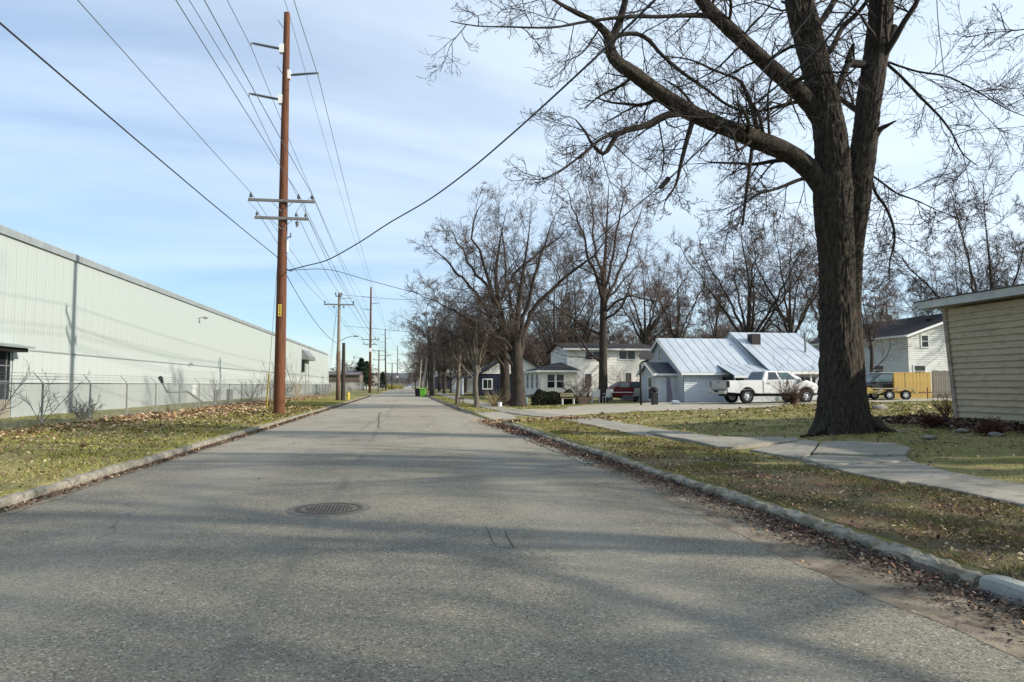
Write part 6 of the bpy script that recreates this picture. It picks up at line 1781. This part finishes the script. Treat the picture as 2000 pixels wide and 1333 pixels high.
make_tree('leafless_tree', twB, LVs(12, 6, 5, 4, .15, .045, 42, .31, .0105, 4), 103, M_BARK2, M_TWIG, 'leafless tree with dark trunk just behind the broad one by the log heap', None, b2_)

# slender kerbside trees
protos = {}
def P_(name, seed, h, nst, spread, r0, fork, m, tw, lv=None):
    pts, l = proto_fan(seed, h, nst, spread, m, tw, r0, fork, lv)
    protos[name] = (pts, l, m, tw, seed, h)
P_('slender', 201, 8.6, 6, .24, .16, .30, M_BARK3, M_TWIG, LVs(8, 6, 5, 4, .2, .05, 44, .36, .008, 4))
P_('broad', 202, 14., 7, .38, .27, .24, M_BARK2, M_TWIG, LVs(10, 5, 5, 4, .18, .05, 44, .30, .012, 4))
P_('fan', 203, 14., 8, .42, .24, .16, M_BARK2, M_TWIG, LVs(11, 6, 5, 5, .12, .07, 38, .27, .012, 4))
P_('oak', 204, 13., 7, .42, .26, .30, M_BARK2, M_TWIGR, LVs(9, 5, 5, 4, .18, .04, 46, .31, .012, 4))
P_('narrow', 205, 12., 4, .16, .15, .35, M_BARK2, M_TWIGR, LVs(8, 6, 5, 4, .2, .08, 40, .30, .010, 4, 2))
P_('wood', 206, 12., 5, .30, .20, .3, M_BARK2, M_TWIGR, LVs(9, 5, 5, 4, .1, .05, 45, .32, .016, 3))
P_('wood_grey', 207, 12., 4, .26, .18, .25, M_BARK2, M_TWIG, LVs(9, 5, 5, 4, .1, .05, 42, .32, .016, 3))
made = {}
def plant(kind, px, d, top, label, group=None, rz=None, sx=1.0, name='leafless_tree', X=None, Y=None):
    pts, l, m, tw, seed, h = protos[kind]
    p = at_ground(px, d) if X is None else Vector((X, Y, gz1(X, Y)))
    hh_ = (at_depth(px, top, d).z - p.z) if top is not None and X is None else (top or h)
    s = hh_ / h
    rz = random.uniform(0, 6.28) if rz is None else rz
    if kind not in made:
        e = make_tree(name, pts, l, seed, m, tw, label, group, p, s, rz)
        made[kind] = e; e.scale = (s * sx, s * sx, s)
    else:
        e = copy_tree(made[kind], p, rz, (s * sx, s * sx, s), label)
        if 'group' in e.keys(): del e['group']
        if group: e['group'] = group
        e.name = name
    return e
KT = 'kerbside trees beyond the drive'
plant('slender', 931, 46.5, 560, 'slender pale-trunked young tree on the grass tip beside the drive', KT, .4, 1.15)
plant('slender', 893, 55, 590, 'slim young tree with the small stool at its foot', KT, 2.2, .9)
plant('narrow', 843, 95, 560, 'dark-trunked tree touching the slim grey kerbside pole', KT, 1.0, 1.4)
plant('broad', 868, 110, 590, 'spreading dark tree on the kerb in front of the small pale house', KT, 2.0, .9)
plant('broad', 858, 150, 610, 'wide tree behind the leaning pale poles', KT, .5, .9)
plant('fan', 838, 175, 640, 'bushy tree just past the black bin', KT, 3.0, .9)
plant('broad', 822, 230, 668, 'small-looking far tree over the street end', KT, 1.9, .9)
plant('fan', 812, 290, 690, 'low round far tree nearest the end of the street', KT, 4.0, 1.1)
plant('oak', 905, 125, 600, 'brown tree behind the navy house roof', 'trees behind the houses', 1.0, 1.0)
# trees behind the houses
BH = 'trees behind the houses'
plant('oak', 1262, 92, 485, 'reddish tree rising behind the white house roof end', BH, .8, .9)
plant('oak', 1322, 88, 495, 'forked reddish tree over the blue cottage ridge', BH, 2.9, .8)
plant('broad', 1462, 68, 385, 'stout dark many-limbed tree above the cottage chimney', BH, 2.4, .95)
plant('narrow', 1398, 90, 500, 'grey tree between the forked one and the stout one', BH, 5.0, .9)
plant('oak', 1545, 66, 430, 'reddish spreading tree partly hidden by the maple trunk', BH, 4.1, .85)
plant('narrow', 1603, 80, 440, 'tree directly behind the maple trunk', BH, 4.1, 1.3)
plant('narrow', 1702, 56, 522, 'thin dark tree beside the grey house and the maple trunk', BH, .3, 1.3)
plant('narrow', 1725, 90, 560, 'faint small tree over the grey house roof', BH, 2.3, 1.2)
plant('fan', 1945, 62, 342, 'large fan-shaped leafless tree above the beige garage roof', BH, 1.2, .98)
plant('fan', 1870, 78, 470, 'smaller bushy tree beside the fan-shaped one above the garage', BH, 3.3, .85)
plant('broad', 1085, 92, 470, 'grey tree behind the bungalow roof', BH, .9, .8)
plant('fan', 1125, 98, 480, 'fine-twigged tree between bungalow and tall straight tree', BH, 1.9, .8)
# dense wood in the distance
WG = 'bare trees of the distant wood'
rw = random.Random(3)
k = 0
for px in range(880, 1720, 15):
    d = rw.uniform(112, 150)
    kind = 'wood' if k % 3 else 'wood_grey'
    tp = rw.uniform(608, 650) + (0 if px < 1500 else 25); wx = rw.uniform(.85, 1.25)
    where = 'the navy house roof' if px < 1020 else 'the bungalow roof' if px < 1110 else 'the white house roof' if px < 1275 else 'the blue cottage ridge' if px < 1430 else 'the taller cottage roof' if px < 1590 else 'the grey house'
    lb = ('tall ' if tp < 622 else 'middling ' if tp < 640 else 'low ') + ('broad ' if wx > 1.12 else 'slim ' if wx < .97 else '') + ('reddish' if kind == 'wood' else 'greyish') + ' bare tree of the distant wood over ' + where
    plant(kind, px + rw.uniform(-6, 6), d, tp, lb, WG, None, wx)
    k += 1
for px in range(835, 1130, 21):
    d = rw.uniform(170, 240)
    plant('wood', px + rw.uniform(-6, 6), d, rw.uniform(640, 675), 'bare brown tree far off behind the kerbside trunks and the navy house', WG, None, rw.uniform(1.2, 1.6))
FL = iter(('low bare tree right beside the evergreens, on their warehouse side', 'low bare tree directly before the evergreens', 'low bare tree on the pole side of the evergreens', 'low bare tree above the pinkish grey house', 'low bare tree behind the narrow dark evergreen', 'low bare tree over the brown shed roof', 'tiny bare tree by the most distant tall pole', 'tiny bare tree where the road meets the sky, hill side', 'tiny bare tree closest to the road end'))
for px, d, top, sx in ((668, 260, 712, 1.6), (690, 250, 700, 1.8), (708, 270, 712, 1.7), (735, 300, 722, 1.8), (757, 330, 728, 1.8), (648, 300, 722, 1.6), (775, 420, 735, 2.2), (788, 470, 738, 2.4), (800, 440, 732, 2.2)):
    plant('wood', px, d, top, next(FL), 'low far trees down the street', None, sx)
# evergreens
def conifer(px, d, top, label, w=.34, seed=1):
    b = at_ground(px, d); h = at_depth(px, top, d).z - b.z
    r = np.random.default_rng(seed)
    e = empty('evergreen_tree', b, 0, label, 'tree')
    MB().cyl((0, 0, -.2), (0, 0, h * .9), h * .02, .03, n=8).build('trunk', M_BARK2, e)
    n = 5200; f = r.random(n) ** .8; z = h * (.12 + .88 * f); rad = h * w * (1 - f) ** .75 * (.75 + .25 * np.sin(f * 40 + r.random(n))) * np.sqrt(r.random(n)) + .05
    a = r.random(n) * 6.283
    P = np.stack([rad * np.cos(a), rad * np.sin(a), z], 1)
    D = np.stack([np.cos(a), np.sin(a), -.25 + .3 * r.random(n)], 1); s = h * .05
    side = np.cross(D, [0, 0, 1.]); side /= np.linalg.norm(side, axis=1, keepdims=True)
    V = np.stack([P - side * s * .4, P + side * s * .4, P + D * s * r.uniform(.6, 1.4, (n, 1))], 1).reshape(-1, 3) + r.normal(size=(n * 3, 3)) * s * .15
    link('crown', npmesh('crown', V, None, np.arange(n * 3).reshape(-1, 3), mats=M_EVER), e)['kind'] = 'stuff'
conifer(706, 205, 700, 'dark evergreen tree beyond the board fence', .42, 1)
conifer(716, 210, 706, 'second evergreen tree just behind the first, closer to the pole', .4, 2)
conifer(748, 190, 727, 'narrow dark evergreen by the street beside a tall pole', .3, 3)
conifer(963, 150, 683, 'distant spruce tip over the navy house roof', .3, 4)
# shrubs
def shrub(name, loc, h, n, seed, m, label, cat='shrub', spread=35, tw=.006, lv=2, up=.05):
    r = np.random.default_rng(seed)
    b = np.zeros((1, 3, 3)); b[0, :, 2] = [0, .02, .04]
    P, Rr, L = grow(b, np.full((1, 3), .03), n, 0, 1, spread, 14, 1, 7, .10, up, 1, r, L=np.array([h]), rmin=tw * 2, lenv=.35, taper=0)
    P[:, :, :2] += (r.normal(size=(n, 2)) * h * .06)[:, None, :]
    S = [(P, Rr * .5, 4)]
    for _ in range(lv):
        P, Rr, L = grow(P, Rr, 5, .2, 1, 35, 14, .45, 5, .15, up, .6, r, L=L, rmin=tw)
        S.append((P, Rr, 3))
    v, q = join_tubes(S)
    o = link(name, npmesh(name, v, q, mats=m), None, loc)
    return tag(o, label, cat)
shrub('twiggy_shrub', on_ground(1549, 791), 1.15, 46, 1, M_REDTW, 'rusty red twiggy shrub at the front wheel of the white pickup')
shrub('twiggy_shrub', on_ground(1538, 791) + Vector((0, .3, 0)), 2.3, 7, 12, M_TWIGDK, 'taller thin bare shrub rising before the pickup windscreen', spread=30)
shrub('bare_sapling', Vector((-13.6, 25.5, .16)), 1.9, 5, 2, M_TWIGDK, 'dark crooked sapling growing behind the chain-link fence between the first posts', spread=40)
shrub('bare_sapling', Vector((-13.3, 22.9, .16)), 1.2, 14, 3, M_TWIGDK, 'low tangled bare bush at the fence post near the dark bay', spread=45)
shrub('bare_sapling', Vector((-13.0, 27.8, .16)), 1.5, 4, 4, M_TWIGDK, 'thin leaning sapling against the chain-link fence', spread=30)
shrub('bare_sapling', Vector((-12.9, 31.0, .16)), .9, 20, 5, M_TWIG, 'low weedy bush at the warehouse side of the fence', spread=50)
shrub('bare_sapling', Vector((-13.0, 52, .16)), 1.6, 8, 6, M_TWIGDK, 'dark bush behind the fence before the tall pole', spread=35)
shrub('bare_sapling', Vector((-12.9, 62, .16)), 1.9, 10, 7, M_TWIGDK, 'tangle of vines on the fence beside the tall brown pole', spread=45)
shrub('bare_sapling', Vector((-12.2, 72, .16)), 2.0, 26, 8, M_TWIGDK, 'dense bare thicket over the fence just beyond the tall brown pole', spread=50)
shrub('bare_sapling', Vector((-11.9, 80, .16)), 2.2, 12, 9, M_STRAW, 'straw coloured weeds against the far warehouse wall', spread=25)
shrub('bare_sapling', Vector((-12.6, 86, .16)), 4.5, 6, 91, M_TWIG, 'thin tall pale sapling in front of the vent hood', spread=14)
shrub('bare_sapling', Vector((-12.2, 68, .16)), 3.2, 5, 10, M_TWIGDK, 'bare upright sapling at the fence seen past the tall brown pole', spread=16)
shrub('ornamental_grass', at_ground(967, 47.5), 1.1, 90, 11, M_STRAW, 'clump of straw coloured ornamental grass beside the log heap', 'grass clump', 34, .008, 0, -.10)
shrub('garden_shrub', at_ground(1222, 56), 1.9, 26, 13, M_REDTW, 'reddish bare shrub against the white house corner', spread=36)
shrub('garden_shrub', at_ground(1150, 56), 1.7, 24, 14, M_TWIG, 'leafless garden shrub below the lower window of the white house', spread=42)
shrub('garden_shrub', at_ground(1128, 57), 2.1, 26, 15, M_TWIG, 'leafless shrub at the end of the dark hedge', spread=40)
shrub('garden_shrub', on_ground(1850, 822), .75, 14, 16, M_RUST, 'dead broken stems at the garage corner', spread=38)
shrub('garden_shrub', on_ground(1822, 836), .42, 60, 17, M_RUST, 'low dead brown plant before the garage corner', spread=55)
shrub('garden_shrub', on_ground(1935, 850), .35, 60, 18, M_RUST, 'low brown dead perennials under the garage wall', spread=60)
for i, (px, d, h) in enumerate(((770, 250, 1.8), (783, 270, 2.0), (762, 240, 1.6))):
    shrub('roadside_bush', at_ground(px, d), h, 60, 30 + i, mat('yellow_bush', (.30, .27, .07), .9), ('yellow green bush at the verge beside the small distant pole', 'yellow green bush closest to the street end', 'yellow green bush behind the thin leaning tall pole')[i], 'bush', 50, .03, 1)
# hedge: dense leaf faces over a lumpy body
def hedge(p0, p1, h, w, m, label, seed=1, name='hedge', n=15000):
    r = np.random.default_rng(seed)
    d = p1 - p0; L = d.length; d.normalize(); s = Vector((-d.y, d.x, 0))
    u = r.random(n) * L; th = r.random(n) * math.pi; k = r.uniform(.8, 1.03, n)
    lump = 1 + .14 * np.sin(u * 2.1 + 1) + .08 * np.sin(u * 5.3)
    endf = np.clip(np.minimum(u, L - u) / (h * .5), 0, 1) ** .5
    yy_ = np.cos(th) * w * .5 * k * lump; zz_ = np.sin(th) ** .6 * h * k * lump * (.3 + .7 * endf)
    P = np.array(p0)[None] + u[:, None] * np.array(d)[None] + yy_[:, None] * np.array(s)[None]; P[:, 2] += zz_
    o_ = np.array(p0)
    e = r.normal(size=(n, 3, 3)) * .045
    V = (P[:, None] + e - o_).reshape(-1, 3)
    core = MB().box(0, 1, 0, 1, 0, 1)
    o = link(name, npmesh(name, V, None, np.arange(n * 3).reshape(-1, 3), mats=m), None, p0)
    tag(o, label, 'hedge')
    c = MB()
    for i in range(int(L / .5)):
        f = i * .5 + .25; lp_ = 1 + .14 * math.sin(f * 2.1 + 1) + .08 * math.sin(f * 5.3); q_ = d * f
        c.box(q_.x - .27, q_.x + .27, q_.y - w * .36 * lp_, q_.y + w * .36 * lp_, 0, h * .82 * lp_ * (.3 + .7 * min(1, min(f, L - f) / (h * .5)) ** .5))
    c.build('core', m, o)
    return o
hedge(at_ground(1040, 50), at_ground(1124, 50), .92, 1.2, M_HEDGE, 'low dark clipped hedge in front of the white bungalow')

# ================================================================== HILL AT THE END OF THE STREET
V = []
xs_ = np.linspace(-700, 900, 220)
for j, (y, hm) in enumerate(((620, 0), (660, 9), (720, 15), (900, 18), (1500, 18))):
    for x in xs_:
        n_ = mnoise.noise(Vector((x * .012, y * .003, 0))) * .35 + mnoise.noise(Vector((x * .06, y * .01, 3))) * .14 + mnoise.noise(Vector((x * .25, y * .02, 5))) * .10
        V.append((x, y, .1 + hm * (.85 + n_)))
n = len(xs_)
ii, jj = np.meshgrid(np.arange(n - 1), np.arange(4))
q = np.stack([jj * n + ii, jj * n + ii + 1, (jj + 1) * n + ii + 1, (jj + 1) * n + ii], -1).reshape(-1, 4)
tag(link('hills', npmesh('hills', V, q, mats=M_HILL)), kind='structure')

# ================================================================== GRASS, LEAVES
def valid(P, kind):
    X, Y = P[:, 0], P[:, 1]
    if kind == 'left': return (X < XL - .15) & (X > -17.9)
    jit = .09 * np.sin(Y * 7.3) + .07 * np.sin(Y * 17.1 + 2)
    ok = (X > xr(Y) + .17) & ~((X > swl(Y) + .06 + jit) & (X < swr(Y) - .06 + jit) & ((Y < 32) | (Y > 42)))
    ok &= ~inside(P, DP)
    ok &= ~((X > 16.6) & (Y < 20.6)) & ~((X > 17.6) & (Y > 44))
    return ok
def vnoise(P, s, o=0):
    return np.array([mnoise.noise(Vector((x * s, y * s, o))) for x, y in P])
def blades(name, P, kind, seed, hmin, hmax, wid, label):
    r = np.random.default_rng(seed)
    P = P[valid(P, kind)]
    nz = vnoise(P, .8, 1) + .5 * vnoise(P, 2.6, 4)
    nr_ = np.clip((15 - P[:, 1]) / 6, 0, 1) * (P[:, 0] > 0) * (P[:, 0] < 8)
    keep = r.random(len(P)) < np.clip(.72 - .25 * nr_ + nz * (1.3 + nr_), .04, 1)
    P, nz = P[keep], nz[keep]
    n = len(P)
    z = gz(P[:, 0], P[:, 1]) - .01
    dist = np.hypot(P[:, 0], P[:, 1])
    a = r.random(n) * 6.283; w = (wid * np.clip(dist / 14, .7, 3.5))[:, None]
    h = r.uniform(hmin, hmax, n) * (1 + .5 * nz)
    lean = r.normal(size=(n, 2)) * .9
    B = np.stack([P[:, 0], P[:, 1], z], 1)
    S_ = np.stack([np.cos(a), np.sin(a), np.zeros(n)], 1) * w
    Tt = B + np.stack([lean[:, 0] * h, lean[:, 1] * h, h], 1)
    V = np.stack([B - S_, B + S_, Tt], 1).reshape(-1, 3)
    c0 = np.array([.10, .13, .022]); c1 = np.array([.33, .32, .075]); c2 = np.array([.46, .39, .19]); c3 = np.array([.13, .085, .05])
    t = np.clip(r.normal(.5, .28, n) + nz * .3, 0, 1)[:, None]
    col = c0 * (1 - t) + c1 * t
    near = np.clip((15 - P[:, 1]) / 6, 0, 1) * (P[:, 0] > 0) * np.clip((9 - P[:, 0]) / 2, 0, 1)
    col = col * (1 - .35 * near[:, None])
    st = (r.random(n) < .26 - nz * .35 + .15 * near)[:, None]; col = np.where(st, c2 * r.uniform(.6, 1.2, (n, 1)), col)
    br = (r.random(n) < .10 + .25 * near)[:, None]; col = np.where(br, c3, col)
    o = link(name, npmesh(name, V, None, np.arange(n * 3).reshape(-1, 3), mats=M_TINT, tint=np.repeat(col, 3, 0)))
    o['kind'] = 'stuff'; o['label'] = label; o['category'] = 'grass'
def cam_scatter(n, x0, x1, y0, y1, seed, p=1.0):
    """denser close to the camera"""
    r = np.random.default_rng(seed)
    y = y0 + (y1 - y0) * r.random(n) ** (1 + p); x = r.uniform(x0, x1, n)
    return np.stack([x, y], 1)
blades('grass', cam_scatter(210000, 4.4, 8.0, 1.5, 30, 1, .6), 'right', 1, .025, .06, .006, 'short patchy grass between the kerb and the pavement')
blades('grass', cam_scatter(170000, 7.8, 34, 5, 42, 2, .3), 'right', 2, .03, .06, .008, 'patchy sunlit lawn around the maple')
blades('grass', cam_scatter(240000, -17.8, -5.2, 9, 75, 3, .7), 'left', 3, .03, .07, .008, 'rough grass along the chain-link fence')
blades('grass', cam_scatter(30000, 2.8, 12, 38, 100, 4, .5), 'right', 4, .03, .07, .012, 'grass around the kerbside trees past the drive')

def leaves(name, P, Z, seed, size, cols, label, m=M_TINT, lift=.02):
    r = np.random.default_rng(seed); n = len(P)
    C = np.stack([P[:, 0], P[:, 1], Z + r.random(n) * lift + .006], 1)
    a = r.random(n) * 6.283; s = size * r.uniform(.6, 1.4, n) * np.clip(np.hypot(P[:, 0], P[:, 1]) / 16, .8, 2.4)
    u = np.stack([np.cos(a), np.sin(a), r.normal(0, .35, n)], 1); w = np.stack([-np.sin(a), np.cos(a), r.normal(0, .35, n)], 1)
    tipz = np.array([0, 0, 1.])
    V = np.stack([C - u * s[:, None], C + w * s[:, None] * .55 + tipz * (s * .35)[:, None], C + u * s[:, None] + tipz * (r.random(n) * s * .5)[:, None], C - w * s[:, None] * .55 + tipz * (s * .35)[:, None]], 1).reshape(-1, 3)
    i = np.arange(n)[:, None] * 4
    T_ = np.concatenate([i + [0, 2, 1], i + [0, 3, 2]], 0)
    ci = r.integers(0, len(cols), n); col = np.array(cols)[ci] * r.uniform(.6, 1.3, (n, 1))
    o = link(name, npmesh(name, V, None, T_, mats=m, tint=np.repeat(col, 4, 0)))
    o['kind'] = 'stuff'; o['label'] = label; o['category'] = 'leaves'
LC = [(.30, .18, .09), (.48, .36, .22), (.16, .09, .055), (.42, .32, .20), (.10, .06, .045), (.22, .13, .09)]
LD = [(.10, .06, .045), (.14, .075, .06), (.07, .045, .04), (.24, .19, .14), (.055, .04, .038)]
r = np.random.default_rng(77)
# on the verge
P = cam_scatter(15000, 4.5, 8.2, 2, 29, 10, .7); P = P[valid(P, 'right')]; nn = vnoise(P, .9, 9); P = P[r.random(len(P)) < np.clip(.35 + nn * 1.6, .05, 1)]
leaves('fallen_leaves', P, gz(P[:, 0], P[:, 1]) + .01, 10, .026, LC, 'dead leaves scattered over the verge beside the kerb')
P = cam_scatter(4500, 8, 26, 6, 38, 11, .3); P = P[valid(P, 'right')]
leaves('fallen_leaves', P, gz(P[:, 0], P[:, 1]) + .02, 11, .035, LC, 'dead leaves sprinkled on the lawn around the maple')
P = cam_scatter(15000, 4.45, 7.3, 2.5, 17, 21, .4); P = P[valid(P, 'right')]; nn = vnoise(P, .7, 3) + .5 * vnoise(P, 2.1, 8); P = P[r.random(len(P)) < np.clip(.30 + nn * 1.8, .02, 1)]
leaves('fallen_leaves', P, gz(P[:, 0], P[:, 1]) + .008, 19, .026, LD + LC[:3], 'matted brown leaves and dirt patches on the shaded verge')
# drift of leaves in the garage bed
P = np.stack([r.normal(15.9, .75, 5000), r.uniform(9, 21.8, 5000)], 1); P = P[P[:, 0] < 17.0]
leaves('fallen_leaves', P, gz(P[:, 0], P[:, 1]) + .02, 12, .05, LD + LC[2:3], 'drift of dark dead leaves along the garage wall', lift=.10)
# gutter leaves at the maple's kerb
Y_ = r.random(22000) ** 1.3 * 27 + 1.2; X_ = xr(Y_) - np.abs(r.normal(0, .27, 22000)) - .01
dens = vnoise(np.stack([X_ * 0, Y_], 1), .5, 2); k_ = r.random(22000) < np.clip(.75 + dens, .2, 1)
P = np.stack([X_, Y_], 1)[k_]
leaves('gutter_leaves', P, np.array([road_z(a, b) for a, b in P]) + .008, 13, .024, LD + LD + LC[:1], 'packed brown leaves lying in the gutter under the broken kerb', lift=.05)
Y_ = r.random(16000) ** 1.2 * 90 + 5; X_ = XL + np.abs(r.normal(0, .10, 16000)) + .01
P = np.stack([X_, Y_], 1)
leaves('gutter_leaves', P, np.array([road_z(a, b) for a, b in P]) + .006, 14, .026, LD + LC[:3], 'line of brown leaves in the gutter on the warehouse side', lift=.02)
# leaf drift along the chain-link fence and on the verge there
n_ = 17000
P = np.stack([r.normal(-11.2, .85, n_), 9 + r.random(n_) ** 1.5 * 85], 1); P = P[(P[:, 0] < -8) & (P[:, 0] > -13.2)]
nn = vnoise(P, .35, 5); P = P[r.random(len(P)) < np.clip(.62 + nn * 1.2, .05, 1)]
leaves('fallen_leaves', P, gz(P[:, 0], P[:, 1]) + .01, 15, .036, LC[:4] + [(.38, .22, .12)], 'long drift of orange brown leaves in front of the chain-link fence', lift=.06)
P = cam_scatter(5000, -11, -5.3, 9, 50, 16, .6)
leaves('fallen_leaves', P, gz(P[:, 0], P[:, 1]) + .02, 16, .034, LC, 'scattered leaves on the grass strip on the warehouse side')
# leaves at the drive's mouth and small litter on the asphalt
P = np.concatenate([np.stack([r.normal(3.9, .45, 900), r.normal(29.2, .8, 900)], 1), np.stack([r.normal(6.6, 1.0, 900), r.normal(29.6, .5, 900)], 1)])
leaves('fallen_leaves', P, np.where(P[:, 0] < xr(P[:, 1]), .03, gz(P[:, 0], P[:, 1])) + .015, 17, .04, LC[:3], 'leaf litter at the corner of the drive')
P = np.stack([r.uniform(-4.8, 3.4, 260), 2 + r.random(260) * 26], 1)
leaves('road_litter', P, np.array([road_z(a, b) for a, b in P]) + .003, 18, .014, [(.30, .17, .08), (.05, .04, .035), (.12, .09, .06)], 'few single leaves and bark bits on the asphalt', lift=.003)
# fallen twigs on the lawn and pavement
tw = []
for i in range(90):
    x, y = (random.uniform(4.8, 6.9), random.uniform(4, 26)) if i % 2 else (random.uniform(8.5, 15), random.uniform(9, 26))
    a = random.uniform(0, 6.28); L_ = random.uniform(.12, .5); z = gz1(x, y) + .035
    tw.append([(x, y, z), (x + L_ * .5 * math.cos(a), y + L_ * .5 * math.sin(a), z + .015), (x + L_ * math.cos(a + .3), y + L_ * math.sin(a + .3), z)])
tw = np.array(tw); v, q = tubes(tw, np.full(tw.shape[:2], .005), 4)
o = link('fallen_twigs', npmesh('fallen_twigs', v, q, mats=M_TWIG)); o['kind'] = 'stuff'; o['label'] = 'fallen twigs lying in the grass under the maple'; o['category'] = 'twigs'
